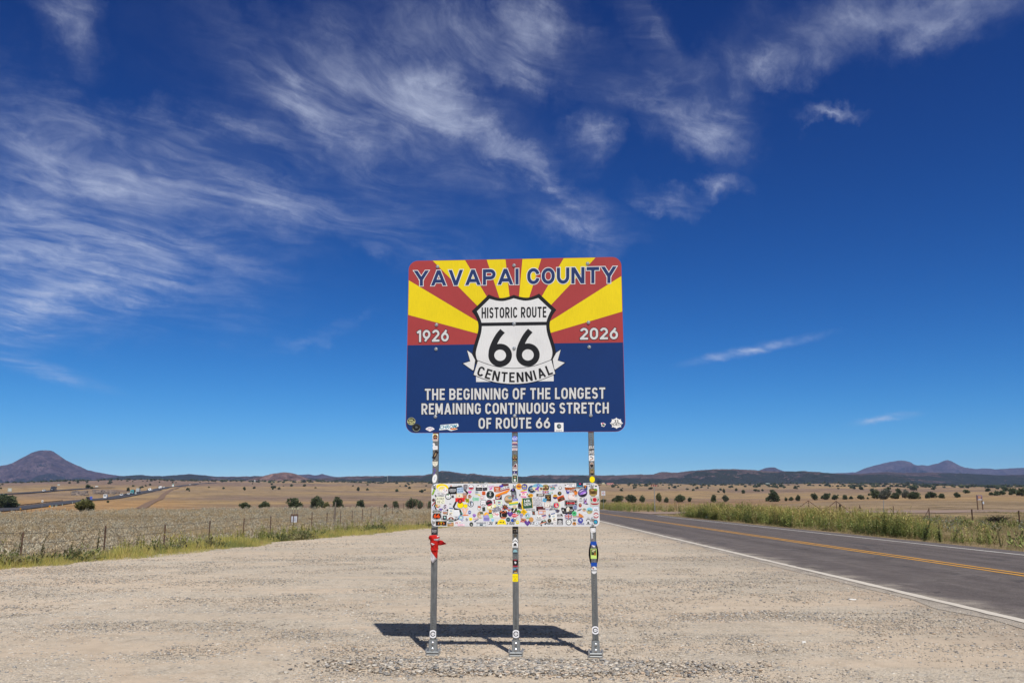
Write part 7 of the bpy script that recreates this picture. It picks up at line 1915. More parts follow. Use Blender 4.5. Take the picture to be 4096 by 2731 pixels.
ORD = 'first second third fourth fifth sixth seventh eighth ninth tenth eleventh twelfth thirteenth fourteenth fifteenth sixteenth seventeenth eighteenth nineteenth twentieth twenty-first twenty-second twenty-third twenty-fourth twenty-fifth twenty-sixth twenty-seventh twenty-eighth twenty-ninth thirtieth'.split()
# the two big bushes beside the motorway
juniper(12, 345, 116, 54, 'mid', 0, 'large dark juniper bush cut by the left picture edge', None, 2600, .07)
juniper(338, 119, 92, 52, 'yellow', 1, 'large round green juniper bush hiding part of the motorway', None, 2600, .07)
LEFT = [(980, 2035, 48, 23, 'mid'), (1054, 2035, 48, 26, 'mid'), (1178, 2033, 67, 36, 'mid'), (1256, 2031, 38, 22, 'grey'), (1270, 2032, 57, 42, 'mid'), (1307, 2032, 30, 24, 'yellow'), (1347, 2030, 48, 39, 'mid'), (1371, 2018, 12, 16, 'dark'), (1443, 2027, 43, 29, 'dark'), (1543, 2030, 17, 16, 'dark'), (1584, 2030, 27, 24, 'mid'), (1644, 2029, 52, 34, 'mid'), (1680, 2022, 30, 26, 'pale'), (1721, 2029, 26, 25, 'mid')]
for i, (px, py, w, h, tone) in enumerate(LEFT):
    lab = {3: 'grey half dead bush in front of a large juniper left of the sign', 5: 'small yellow green juniper between two large dark ones'}.get(i, '%s %s juniper, %s from the left in the row behind the sagebrush' % ('large' if w > 45 else 'small', 'dark' if tone == 'dark' else 'green', ORD[i]))
    juniper(px, 300 - (i % 3) * 8, w, h * 1.25, tone, (i * 3) % 8, lab, 'junipers behind the sagebrush')
RIGHT = [(2413, 2003, 26, 14, 'mid'), (2474, 2012, 50, 24, 'mid'), (2519, 1988, 20, 15, 'mid'), (2524, 2012, 55, 28, 'dark'), (2569, 2012, 28, 25, 'mid'), (2637, 2012, 28, 32, 'yellow'), (2667, 2012, 22, 19, 'mid'), (2720, 2010, 54, 27, 'mid'), (2758, 2010, 17, 17, 'dark'), (2854, 2010, 24, 27, 'mid'), (2903, 2010, 28, 25, 'pale'), (3067, 2007, 10, 14, 'mid'), (3097, 2007, 52, 38, 'dark'), (3144, 2006, 15, 14, 'mid'), (3166, 2005, 22, 14, 'mid'), (3192, 2005, 20, 23, 'dark'), (3260, 2002, 27, 25, 'dark'), (3305, 2002, 38, 22, 'mid'), (3338, 2001, 29, 18, 'dark'), (3379, 2000, 25, 17, 'mid'), (3405, 2000, 18, 11, 'dark'), (3444, 1999, 32, 17, 'pale'), (3471, 1998, 10, 8, 'mid'), (3509, 1997, 50, 33, 'mid'), (3541, 1997, 50, 39, 'grey'), (3581, 1996, 40, 22, 'mid'), (3621, 1996, 34, 31, 'grey'), (3655, 1996, 53, 26, 'mid'), (3709, 1995, 20, 18, 'dark'), (3728, 1995, 44, 23, 'dark'), (3768, 1995, 26, 18, 'dark'), (3830, 1993, 24, 20, 'dark')]
for i, (px, py, w, h, tone) in enumerate(RIGHT):
    k = i if i < 16 else i - 16
    where = 'row beyond the roadside weeds' if i < 16 else 'line above the right fence'
    Y = (370 if i < 16 else 385) + (i % 3) * 9
    juniper(px, Y, w, h * 1.1, tone, (i * 5 + 1) % 8, '%s %s juniper, %s from the left of the %s' % ('large' if w > 36 else 'small' if w < 20 else 'round', {'dark': 'dark', 'mid': 'green', 'pale': 'pale green', 'grey': 'grey green', 'yellow': 'yellow green'}[tone], ORD[k], where), 'junipers of the ' + where)
MID = [(431, 2010, 12, 8), (978, 1961, 12, 13), (1432, 1963, 13, 14), (1091, 1958, 8, 9), (1097, 1950, 10, 6), (1700, 1962, 10, 6), (2896, 1972, 12, 16), (2945, 1963, 14, 10), (2973, 1973, 17, 13), (3022, 1965, 17, 9), (3050, 1964, 10, 8), (3088, 1970, 15, 11), (2602, 1957, 17, 9), (2676, 1955, 9, 8), (2535, 1955, 10, 9), (3320, 1979, 6, 8), (3476, 1982, 9, 9), (3352, 1982, 7, 5), (3596, 1976, 24, 20), (3651, 1960, 27, 17), (3698, 1948, 32, 11), (3864, 1973, 29, 14), (3952, 1966, 21, 13), (3987, 1981, 28, 17), (3966, 1980, 19, 11), (4011, 1979, 25, 16), (4021, 1965, 25, 16), (4055, 1975, 38, 22), (4044, 1979, 19, 12), (4088, 1984, 38, 30), (350, 1953, 22, 14), (366, 1955, 14, 9), (513, 1964, 14, 13), (532, 1946, 13, 6), (569, 1951, 11, 7), (757, 1965, 7, 6), (800, 1930, 6, 4)]
nl = nr = 0
for i, (px, py, w, h) in enumerate(MID):
    side = 'left' if px < 2050 else 'right'
    k = sorted([q[0] for q in MID if (q[0] < 2050) == (px < 2050)]).index(px)
    juniper(px, far_Y(px, py), w, h * 1.1, ('dark', 'mid')[i % 2], (i * 3) % 8, 'lone %s juniper on the plain, %s from the left of those %s of the sign' % ('big' if w > 20 else 'small', ORD[min(k, 29)], side), 'lone junipers on the plain', 420, .14)
# tiny ones dotted over the far plain
_far = [np_mesh('crown', *(lambda q: (q[0], q[1]))(crown_mesh(800 + k, 90, 'round', .30)), M_jun, np.array(GREENS['dark'])[None] * np.clip(crown_mesh(800 + k, 90, 'round', .30)[2], .6, 1.3)[:, None]) for k in range(4)]
far_me = [o.data for o in _far]
for o in _far: bpy.data.objects.remove(o)
cnt = 0
while cnt < 170:
    px = rng.uniform(-40, 4140); Y = 900 * (2600 / 900) ** rng.random()
    dens = np.interp(px, [0, 700, 1000, 1700, 2400, 2900, 3400, 4096], [.55, .8, .5, .55, .8, 1.0, .6, .6]) * np.interp(Y, [900, 1500, 2600], [.45, .8, 1.0])
    if rng.random() > dens * (.45 + .9 * float(vnoise(np.array(px / 90.), np.array(Y / 300.), 5) + .5)): continue
    p = at(px, Y); s = rng.uniform(2.0, 4.6)
    o = bpy.data.objects.new('juniper', far_me[cnt % 4]); COL.objects.link(o)
    o.location = p - np.array([0, 0, .2]); o.rotation_euler = (0, 0, rng.uniform(0, 6)); o.scale = (s * 1.2, s * 1.2, s * .85)
    left = px < 2050
    tag(o, 'tiny dark juniper dotting the far plain %s of the sign' % ('left' if left else 'right'), 'tree', 'tiny junipers %s of the sign' % ('left' if left else 'right'))
    cnt += 1
def build_far_wood():
    n = 2600
    px = rng.uniform(2350, 4500, n); Y = rng.uniform(1500, 2900, n)
    dens = np.interp(px, [2350, 3100, 3550, 3900, 4500], [.12, .22, .45, 1.0, 1.0]) * np.interp(Y, [1500, 1900, 2500, 2900], [.15, .6, 1, 1])
    ok = rng.random(n) < dens; px, Y = px[ok], Y[ok]
    X = (px - CX) * CT / F * Y
    n2 = 700; p2 = rng.uniform(-200, 2300, n2); Y2 = rng.uniform(2200, 3000, n2)
    X = np.concatenate([X, (p2 - CX) * CT / F * Y2]); Y = np.concatenate([Y, Y2]); n = len(X)
    s = rng.uniform(3.0, 6.5, n)
    v = [(crown_mesh(830 + k, 60, 'round', .36)) for k in range(5)]
    v = [(a, b, c[:, None]) for a, b, c in v]
    o = scatter('juniper_wood', v, zpos(X, Y, -.3), rng.uniform(0, 6.3, n), np.stack([s * 1.2, s * 1.2, s * .8], -1), pick([GREENS['dark'], GREENS['mid']], n), M_jun)
    tag(o, 'far dark juniper wood along the foot of the hills', kind='stuff')
build_far_wood()

# ---------------------------------------------------------------- fences, boards and signs
M_rust = flat_mat('rusty_steel', (.155, .095, .070), .85, .3, .2, .3, 14)
M_wood = flat_mat('weathered_wood', (.20, .165, .135), .95, .1, 0, .35, 5, .4)
M_wire = flat_mat('old_wire', (.16, .14, .13), .6, .4, .6, .2, 5)
M_paintw = attr_mat('sign_paint', .55, .3, 0, .08, 3)
W_, G_, DK = srgb('E4E6EA'), srgb('8c9096'), srgb('2a2a2e')

def fence(name, label, pts, h, wires, rad=.024, post_label=None, mat_=None, brace=()):
    """posts as parts and one part for each wire; pts are world points on the ground"""
    t = empty(name, pts[0]); tag(t, label, 'fence')
    P = [np.array(p) - np.array(pts[0]) for p in pts]
    for i, p in enumerate(P):
        b = MB(); hh = h * random.uniform(.95, 1.05); dx, dy = random.uniform(-.03, .03), random.uniform(-.03, .03)
        b.tube([(p[0], p[1], p[2] - .3), (p[0] + dx * hh, p[1] + dy * hh, p[2] + hh)], rad, (.5,) * 3, 6)
        b.box((p[0] + dx * hh * .5, p[1] + rad, p[2] + hh * .5), (rad * 2.6, rad * .5, hh * .96), (.5,) * 3)
        b.build('fence_post', mat_ or M_rust, t)
    for z in wires:
        b = MB(); pp = []
        for i in range(len(P) - 1):
            for f in (0, .5):
                q = P[i] * (1 - f) + P[i + 1] * f; pp.append((q[0], q[1], q[2] + z - (.03 if f else 0)))
        pp.append(tuple(P[-1] + np.array([0, 0, z])))
        b.tube(pp, .006, (.5,) * 3, 4, caps=False)
        b.build('wire', M_wire, t)
    for i, s in brace:
        b = MB(); p = P[i]
        b.tube([(p[0], p[1], p[2] + h * .85), (p[0] + s, p[1] + .3, p[2])], rad * .8, (.5,) * 3, 5); b.build('brace', mat_ or M_rust, t)
    return t
fl = [np.array([-14.2, y, float(terrain(-14.2, y))]) for y in 9.7 + 5.18 * np.arange(30)]
fence('barbed_wire_fence', 'rusty barbed wire fence running along the left field', fl, 1.22, (.25, .55, .85, 1.14), .020, brace=((18, 1.6), (18, -1.6)))
fr = [at(px, Y) for px, Y in ((4300, 63), (4080, 69), (3891, 75), (3719, 85), (3577, 98), (3442, 107))]
fence('wire_fence', 'leaning wire fence across the open ground right of the road', fr, 1.12, (.3, .65, 1.05), .036, brace=((3, -.5), (5, .6), (5, -.6)))
fh = [at(px, 288) for px in (-60, -36, -12, 12, 36, 61, 84, 105, 123, 142, 160, 178, 193, 208, 223, 236, 249, 262, 273, 284)]
fence('roadside_fence', 'distant row of rusty posts below the motorway at far left', fh, 1.35, (.5, 1.2), .05)
for px, Y, lab in ((3236, 122, 'rusty fence corner brace shaped like a tent, farther from the sign board'), (3348, 113, 'rusty fence corner brace shaped like a tent, nearer the pale pole')):
    pass
def tent_brace(px, Y, label, half=2.1, h=1.6):
    p = at(px, Y); t = empty('fence_brace', p); tag(t, label, 'fence brace')
    b = MB(); b.tube([(0, 0, -.2), (0, 0, h)], .055, (.5,) * 3, 8); b.build('upright', M_rust, t)
    for s in (-1, 1):
        b = MB(); b.tube([(s * .03, 0, h - .06), (s * half, .25, .05)], .045, (.5,) * 3, 8); b.build('strut', M_rust, t)
tent_brace(3236, 121, 'rusty tent shaped fence brace, left one of the pair behind the weeds')
tent_brace(3348, 112, 'rusty tent shaped fence brace, right one of the pair behind the weeds', 2.0, 1.62)
def simple_post(name, px, Y, h, r, label, cat, m, lean=0.0, r2=None, rz=0):
    p = at(px, Y); b = MB()
    b.tube([(0, 0, -.3), (lean * .4, 0, h * .5), (lean, 0, h * .93), (lean * 1.02, 0, h)], [r * 1.1, r, (r2 or r) * .95, (r2 or r) * .55], (.5,) * 3, 10)
    o = b.build(name, m); o.location = p; tag(o, label, cat); return o
simple_post('wooden_post', 1337, 80, 1.95, .105, 'thick weathered wooden post with a jagged top in the left field', 'post', M_wood, .05, .06)
simple_post('marker_pole', 3535, 108, 1.75, .035, 'thin pale grey pole standing by the right fence', 'pole', M_galv, .12)
o = simple_post('gate_post', 3362, 114, 1.1, .13, 'short dark gate post beside the right tent shaped brace', 'post', flat_mat('dark_wood', (.05, .04, .035), .9, .1, 0, .3, 6))

def board(name, label, cat, px, Y, w, h, z, legs, face, legm, yaw=0.0, parts=(), lr=.045, thick=.03):
    """flat board on legs: w, h size, z height of its lower edge; legs: x positions"""
    p = at(px, Y); t = empty(name, p, yaw); tag(t, label, cat)
    b = MB(); b.box((0, 0, z + h / 2), (w, thick, h), face, bev=min(.008, thick * .3)); bd = b.build('board_face', M_paintw, t)
    for x in legs:
        b = MB(); b.box((x, thick / 2 + lr, (z + h) / 2 - .15), (lr * 2, lr * 2, z + h + .3), (.5,) * 3); b.build('leg', legm, t)
    if parts:
        b = MB()
        for k, (sh, x, zz, sx, sz, col) in enumerate(parts):
            if sh == 'T':
                v, f = text_mesh(col[0], True, False)
                for fc in f: b.poly([(x + v[i][0] * sx, -thick / 2 - .004, z + h / 2 + zz + v[i][1] * sz) for i in fc], col[1])
            elif sh == 'r': b.box((x, -thick / 2 - .001 - k * .0006, z + h / 2 + zz), (sx * 2, .004, sz * 2), col)
            elif sh == 'c': b.disc((x, -thick / 2 - .003 - k * .0008, z + h / 2 + zz), (0, -1, 0), sx, col, 16)
        b.build('print', M_paintw, bd)
    return t
# notice board in the left field, with three reflector stakes behind it
p = at(1176, 78)
t = empty('notice_board', p, .12); tag(t, 'low notice board with a rusty frame and white sheet in the left field', 'notice board')
for x in (-.29, .29):
    b = MB(); b.box((x, 0, .36), (.08, .07, 1.02), (.5,) * 3); b.build('leg', M_rust, t)
b = MB(); b.box((0, -.002, .80), (.66, .08, .17), (.5,) * 3); b.build('top_rail', M_rust, t)
b = MB(); b.box((0, -.02, .42), (.50, .02, .56), srgb('C8CCD8')); f_ = b.build('sheet', M_paintw, t)
b = MB()
for k, z in enumerate((.58, .50, .42, .34, .26)): b.box((-.02, -.033, z), (.36 - .05 * (k % 2), .004, .018), srgb('8c90a0'))
b.build('print', M_paintw, f_)
for px, lab in ((1167, 'left'), (1177, 'middle'), (1189, 'right')):
    q = at(px, 82); b = MB(); b.tube([(0, 0, -.2), (0, 0, 1.24)], .022, srgb('6a6c70'), 6); b.tube([(0, 0, 1.24), (0, 0, 1.36)], .034, srgb('E8ECC0'), 8)
    o = b.build('marker_stake', M_paintw); o.location = q; tag(o, 'thin white tipped stake, %s of the three behind the notice board' % lab, 'stake', 'white tipped stakes')
# brown street sign at the side road
p = at(2620, 116); t = empty('street_sign', p, .06); tag(t, 'brown street name sign on a tall grey post by the side road', 'street sign')
ht = CAMH + (2000 - 1946) / F * 116
b = MB(); b.box((0, 0, ht / 2 - .2), (.09, .06, ht + .35), (.5,) * 3); b.build('post', M_galv, t)
b = MB(); b.box((0, -.045, ht + .10), (.80, .02, .24), srgb('7c2c24')); bl_ = b.build('name_blade', M_paintw, t)
b = MB()
for body, x, w in (('Barrett', -.1, .22), ('Rd', .28, .07)):
    v, f = text_mesh(body)
    for fc in f: b.poly([(x + v[i][0] * w, -.060, ht + .10 + v[i][1] * .075) for i in fc], srgb('F0ECE8'))
b.build('lettering', M_paintw, bl_)
# white no sign
z0 = CAMH + (2000 - 1981) / F * 150
board('prohibition_sign', 'white sign with a red slashed ring on a thin pole beyond the road', 'road sign', 2414.5, 150, .66, .80, z0, (0,), srgb('DADCE2'), M_galv, 0, (('c', 0, .03, .19, 0, srgb('A02830')), ('c', 0, .03, .13, 0, srgb('E4E4E8')), ('r', 0, .03, .13, .03, srgb('A02830')), ('r', 0, -.28, .22, .03, srgb('9094a8')), ('r', 0, .33, .26, .03, srgb('A8acb8'))), .03)
# weathered two post board at the right
t = board('two_post_board', 'weathered picture board on two rusty posts beside the dirt road', 'sign board', 3923, 132, .92, .80, 1.42, (-.40, .40), srgb('8c7a80'), M_rust, .1, (('r', -.05, .05, .25, .18, srgb('B08468')), ('r', .3, -.1, .1, .25, srgb('6a5668')), ('r', -.34, 0, .08, .32, srgb('5c4c5c')), ('r', .05, -.3, .3, .06, srgb('C8C8CC'))), .055)
b = MB(); b.box((.50, -.05, 1.05), (.22, .015, .36), srgb('C4CCD8')); b.build('notice', M_paintw, t)

# motorway furniture
board('speed_sign', 'small white speed sign on a thin pole beside the motorway', 'road sign', 165, 292, .62, .70, CAMH - .1 - float(at(165, 292)[2]) - .55, (0,), srgb('E0E6EA'), M_galv, 0, (('r', .05, .1, .2, .05, srgb('8a9098')), ('r', 0, -.12, .2, .08, srgb('70767c'))), .03)
board('route_marker', 'blue route marker signs on a pole beside the green bush', 'road sign', 363.5, 455, 1.15, 1.6, 1.2, (0,), srgb('2c5cc4'), M_galv, 0, (('r', 0, 0, .4, .07, srgb('C04858')), ('r', 0, .4, .3, .12, srgb('6c94e0')), ('r', 0, -.45, .3, .12, srgb('6c94e0'))), .05)
board('billboard', 'wide pale board far left beside the upper carriageway', 'billboard', 38, 700, 4.0, 2.7, .9, (-1.5, 0, 1.5), srgb('B8BEB8'), M_galv, -.2, (('r', -1.9, 0, .08, 1.3, srgb('8c9a80')), ('r', 1.9, 0, .08, 1.3, srgb('A0a494')), ('r', 0, .4, 1.3, .15, srgb('d8dcd8')), ('r', 0, -.3, 1.2, .12, srgb('d8dcd8')), ('r', .2, -.8, 1.0, .12, srgb('d8dcd8'))), .12, .12)
board('distant_sign', 'tiny pale sign behind the dark truck', 'road sign', 234, 1050, 2.9, 1.3, 2.2, (-.9, .9), srgb('BCC8CC'), M_galv, 0, (), .1, .1)
board('distant_sign', 'tiny white sign above the stony outcrops', 'road sign', 386, 1000, 3.4, 1.1, 1.2, (-1.2, 1.2), srgb('D8DEE0'), M_galv, 0, (), .1, .1)
board('distant_sign', 'grey panel sign on the motorway shoulder behind the teal truck', 'road sign', 542, 705, 1.5, 1.8, .3, (-.4, .4), srgb('B0B8B8'), M_galv, 0, (), .08, .08)
board('distant_sign', 'tiny green sign at the far bend of the motorway', 'road sign', 693, 1380, 2.6, 1.4, 1.6, (-.8, .8), srgb('7CA89C'), M_galv, 0, (), .1, .1)
board('hazard_marker', 'yellow striped marker at the near end of the guard rail', 'road marker', 81, 318, .55, .70, .25, (0,), srgb('C88C14'), M_galv, 0, (('r', 0, .15, .24, .06, srgb('28241c')), ('r', 0, -.15, .24, .06, srgb('28241c'))), .04)
board('hazard_marker', 'yellow striped marker on the near motorway shoulder', 'road marker', 198, 340, .68, .75, .55, (0,), srgb('F0A818'), M_galv, 0, (('r', -.1, .2, .2, .07, srgb('28241c')), ('r', .1, -.05, .2, .07, srgb('28241c')), ('r', -.1, -.28, .2, .06, srgb('28241c'))), .04)
def delineator(px, Y, lab):
    b = MB(); b.tube([(0, 0, -.1), (0, 0, 1.0)], .06, srgb('D8E4DC'), 6); b.tube([(0, 0, .8), (0, 0, 1.02)], .075, srgb('9CD0B8'), 6)
    o = b.build('delineator', M_paintw); o.location = at(px, Y); tag(o, lab, 'road marker', 'white posts on the motorway shoulder')
for px, Y in ((204, 352), (210, 356), (222, 364), (227, 368), (249, 384), (290, 414)): delineator(px, Y, 'short white marker post on the near motorway shoulder')
# guard rail along the far side of the near carriageway
C, cz, nrm = HW1
pxs = CX + F / CT * C[:, 0] / C[:, 1]
sel = [i for i in range(len(C)) if 70 < pxs[i] < 312]
pts = [C[i] + nrm[i] * 6.6 for i in np.linspace(sel[0], sel[-1], 24).astype(int)] if len(sel) > 3 else []
rail = empty('guard_rail', (pts[0][0], pts[0][1], float(terrain(*pts[0])))); tag(rail, 'long dark guard rail beside the near motorway carriageway', 'guard rail')
P0 = np.array(rail.location)
zz = [float(terrain(q[0], q[1])) for q in pts]
rb = MB()
rows = []
for q, z in zip(pts, zz):
    rows.append([(q[0] - P0[0] + o_, q[1] - P0[1], z - P0[2] + h_) for o_, h_ in ((0, .45), (.08, .52), (0, .62), (.08, .72), (0, .82), (-.03, .62))])
rb.quads(rows, (.5,) * 3, close=True); rb.build('rail', flat_mat('weathered_rail', (.075, .06, .055), .8, .3, .2, .2, 3), rail)
for q, z in zip(pts, zz):
    b = MB(); b.box((q[0] - P0[0] - .1, q[1] - P0[1], z - P0[2] + .25), (.16, .16, 1.0), (.5,) * 3); b.build('rail_post', M_wood, rail)

# ---------------------------------------------------------------- vehicles on the motorway
M_tyre = flat_mat('tyre_rubber', (.02, .02, .02), .9, .2, 0, .1, 5)
M_glass = flat_mat('tinted_glass', (.025, .03, .036), .08, .6, 0, .05, 2)
M_car = attr_mat('car_paint', .28, .5)
def side_body(prof, w, col, inset=.12, zcab=None):
    """body lofted from a side profile; higher points are drawn in at the sides"""
    b = MB(); zmax = max(p[1] for p in prof); zc = zcab if zcab else zmax
    def hw(z): return w / 2 - (inset * max(0, (z - zc * .62) / (zc * .38)) if z > zc * .62 else 0)
    Lf = [(x, -hw(z), z) for x, z in prof]; Rf = [(x, hw(z), z) for x, z in prof]
    for i in range(len(prof)):
        j = (i + 1) % len(prof); b.poly([Lf[i], Lf[j], Rf[j], Rf[i]][::-1], col)
    for side, fl in ((Lf, True), (Rf, False)):
        for t in tessellate_polygon([[Vector((p[0], p[2], 0)) for p in side]]):
            q = [side[i] for i in t]
            ar = (q[1][0] - q[0][0]) * (q[2][2] - q[0][2]) - (q[2][0] - q[0][0]) * (q[1][2] - q[0][2])
            if (ar > 0) != fl: q = q[::-1]
            b.poly(q, col)
    return b
def wheels(t, xs, w, r):
    for x in xs:
        for s in (-1, 1):
            b = MB(); y = s * (w / 2 - .06); b.tube([(x, y - .11, r), (x, y + .11, r)], r, (.5,) * 3, 14)
            wl = b.build('wheel', M_tyre, t)
            b = MB(); b.disc((x, y + s * .115, r), (0, s, 0), r * .6, srgb('A8ACB0'), 12); b.build('rim', M_car, wl)
CARS = {
 'suv': ([(-2.2, .35), (2.2, .35), (2.25, .85), (1.3, 1.02), (.75, 1.62), (-1.7, 1.68), (-2.2, 1.1)], 1.85, [(-1.62, 1.05), (1.0, 1.05), (.66, 1.55), (-1.5, 1.58)], (-1.35, 1.4)),
 'car': ([(-2.2, .3), (2.2, .3), (2.22, .72), (1.2, .88), (.5, 1.38), (-1.0, 1.40), (-1.75, .98), (-2.2, .92)], 1.78, [(-1.5, .95), (.95, .92), (.45, 1.32), (-.95, 1.33)], (-1.35, 1.35)),
 'van': ([(-2.9, .4), (2.8, .4), (2.9, 1.0), (2.2, 1.35), (1.6, 2.3), (1.2, 2.62), (-2.75, 2.66), (-2.9, 1.2)], 2.05, [(.3, 1.45), (1.95, 1.42), (1.5, 2.15), (.3, 2.2)], (-1.9, 1.9))}
def vehicle(kind, col, px, Y, label, name, cat, road=None, lane=0.0, back=False, yaw=None):
    C, cz, nrm = road
    i = int(np.argmin(np.abs(C[:, 1] - Y))); q = C[i] + nrm[i] * lane
    if px is not None: q = np.array([(px - CX) * CT / F * C[i, 1], C[i, 1]])
    d = C[min(i + 1, len(C) - 1)] - C[i - 1]; a = math.atan2(d[1], d[0]) + (0 if back else math.pi)
    t = empty(name, (q[0], q[1], max(float(terrain(q[0], q[1])) + .45, cz[i])), a); tag(t, label, cat)
    c = srgb(col)
    if kind in CARS:
        prof, w, win, wx = CARS[kind]
        bd = side_body(prof, w, c, .14 if kind != 'van' else .10).build('body', M_car, t)
        for s in (-1, 1):
            b = MB(); hw = w / 2 - (.04 if kind != 'van' else .02)
            P = [(x, s * (hw - .05 * (z > 1.3) + .02), z) for x, z in win]; b.poly(P if s < 0 else P[::-1], (.5,) * 3); b.build('side_window', M_glass, t)
        xf = [p for p in prof if p[0] > 0][-2:]
        b = MB()                                            # windscreen and rear window
        (x1, z1_), (x2, z2_) = [(1.3, 1.04), (.78, 1.58)] if kind == 'suv' else [(1.15, .92), (.55, 1.34)] if kind == 'car' else [(2.18, 1.42), (1.66, 2.22)]
        b.poly([(x1 + .03, -w * .42, z1_), (x1 + .03, w * .42, z1_), (x2 + .03, w * .36, z2_), (x2 + .03, -w * .36, z2_)], (.5,) * 3); b.build('windscreen', M_glass, t)
        (x1, z1_), (x2, z2_) = [(-2.14, 1.14), (-1.76, 1.62)] if kind == 'suv' else [(-1.70, 1.02), (-1.05, 1.37)] if kind == 'car' else [(-2.86, 1.55), (-2.80, 2.25)]
        b = MB(); b.poly([(x1 - .04, w * .4, z1_), (x1 - .04, -w * .4, z1_), (x2 - .04, -w * .36, z2_), (x2 - .04, w * .36, z2_)], (.5,) * 3); b.build('rear_window', M_glass, t)
        wheels(t, wx, w, .36 if kind != 'van' else .38)
        for s in (-1, 1):
            b = MB(); b.box((prof[0][0] - .02, s * w * .4, prof[1][1] + .45), (.06, .16, .3), srgb('A01820')); b.build('tail_light', M_car, t)
            b = MB(); b.box((prof[1][0] + .03, s * w * .36, prof[1][1] + .38), (.08, .3, .16), srgb('E8ECF0')); b.build('headlight', M_car, t)
    else:
        w = 2.5
        cab = side_body([(2.2, .6), (4.6, .6), (4.7, 1.6), (4.2, 1.75), (3.9, 2.6), (3.5, 3.1), (2.2, 3.2)], w, c, .12).build('cab', M_car, t)
        b = MB(); b.poly([(4.24, -1.0, 1.8), (4.24, 1.0, 1.8), (3.95, .95, 2.55), (3.95, -.95, 2.55)], (.5,) * 3); b.build('windscreen', M_glass, t)
        b = MB(); b.box((4.68, 0, 1.15), (.1, 1.5, .7), srgb('C8D0D8')); b.build('grille', M_bolt, t)
        L0 = -7.5
        if kind == 'box':
            b = MB(); b.box(((L0 + 1.9) / 2, 0, 2.4), (1.9 - L0, 2.55, 2.9), srgb('22242a' if col != 'B8C0C4' else 'B4BABC'), bev=.05); b.build('trailer', M_car, t)
        else:                                              # open frame car carrier
            b = MB()
            for x in np.linspace(L0, 1.8, 6):
                for s in (-1, 1): b.box((x, s * 1.2, 2.2), (.14, .14, 2.6), srgb('1c2024'))
            for z in (1.0, 2.5): b.box(((L0 + 1.8) / 2, 0, z), (1.8 - L0, 2.4, .14), srgb('24282c'))
            tr = b.build('trailer', M_car, t)
            for k, (x, z, cc) in enumerate(((-5.4, 1.1, '2c3038'), (-.8, 1.1, 'A8B0B8'), (-5.0, 2.6, '30343c'), (-.4, 2.6, '20242c'))):
                prof, w2, win, wx = CARS['car']; bb = side_body([(p[0] * .95 + x, p[1] + z - .25) for p in prof], 1.75, srgb(cc)); bb.build('carried_car', M_car, t)
        wheels(t, (3.9, 1.5, .4, -5.6, -6.7), 2.5, .5)
    return t
vehicle('van', 'EEF0F2', 421, 545, 'white high roofed van nearest on the motorway', 'van', 'van', HW1, back=True)
vehicle('suv', '20242c', 352, 486, 'dark car half hidden by the big green bush', 'suv', 'car', HW1, back=True)
vehicle('suv', 'E8EAEC', 484, 640, 'white sport utility car ahead of the white van', 'suv', 'car', HW1)
vehicle('car', '2c2a2a', 500, 664, 'black car between two white cars on the motorway', 'car', 'car', HW1)
vehicle('car', 'E4E8EA', 513, 682, 'white car beside the teal truck', 'car', 'car', HW1)
vehicle('carrier', '2CA0A8', 527, 700, 'teal car carrier truck on the motorway', 'truck', 'truck', HW1)
vehicle('box', 'B8C0C4', 551, 748, 'grey box truck behind the teal carrier', 'truck', 'truck', HW1, back=True)
for px, Y, kind, colr, lab in ((588, 838, 'car', '5c6470', 'grey car, lowest of the cluster at the motorway bend'), (596, 850, 'van', 'E4E8EC', 'white van in the cluster at the motorway bend'), (603, 866, 'car', 'C8CCD4', 'silver car rightmost of the cluster at the bend'), (635, 1010, 'van', 'F0F0F2', 'far white van, left one of the pair on the rise'), (640, 1030, 'van', 'E0D8D8', 'far pale van, right one of the pair on the rise'), (651, 1075, 'suv', 'F2F4F4', 'far white car alone beyond the pair of vans'), (688, 1150, 'van', 'DCE2E6', 'pale camper standing right of the motorway rise'), (755, 1480, 'suv', 'F0F2F4', 'farthest white car, a speck at the top of the road')):
    vehicle(kind, colr, px, Y, lab, kind, {'car': 'car', 'van': 'van', 'suv': 'car'}[kind], HW1)
vehicle('suv', 'F0F2F4', 172, 735, 'white car in front of the dark truck on the upper carriageway', 'suv', 'car', HW2, back=False)
vehicle('box', '2c3448', 208, 770, 'dark truck with a black trailer on the upper carriageway', 'truck', 'truck', HW2, back=False)

# ---------------------------------------------------------------- far buildings, mast, rocks, litter
def house(px, Y, w, d, h, wall, roof, label):
    t = empty('house', at(px, Y), random.uniform(-.3, .3)); tag(t, label, 'house')
    b = MB(); b.box((0, 0, h / 2 - .5), (w, d, h + 1), srgb(wall)); b.build('wall', M_paintw, t)
    b = MB(); e_ = .35
    A = [(-w / 2 - e_, -d / 2 - e_, h), (w / 2 + e_, -d / 2 - e_, h), (w / 2 + e_, d / 2 + e_, h), (-w / 2 - e_, d / 2 + e_, h)]; r1, r2 = (-w / 2 - e_, 0, h + d * .22), (w / 2 + e_, 0, h + d * .22)
    for f in ([A[0], A[1], r2, r1], [A[2], A[3], r1, r2], [A[1], A[2], r2], [A[3], A[0], r1]): b.poly(f, srgb(roof))
    b.build('roof', M_paintw, t)
    for x in np.linspace(-w * .35, w * .35, 3):
        b = MB(); b.box((x, -d / 2 - .03, h * .55), (w * .1, .08, h * .35), (.5,) * 3); b.build('window', M_glass, t)
house(2440, 2350, 18, 8, 3.2, 'C89890', 'A87068', 'long pink house on the plain right of the sign')
house(2413, 2380, 7, 6, 3, 'D0C8A0', 'C8C0A0', 'small cream house left of the pink house')
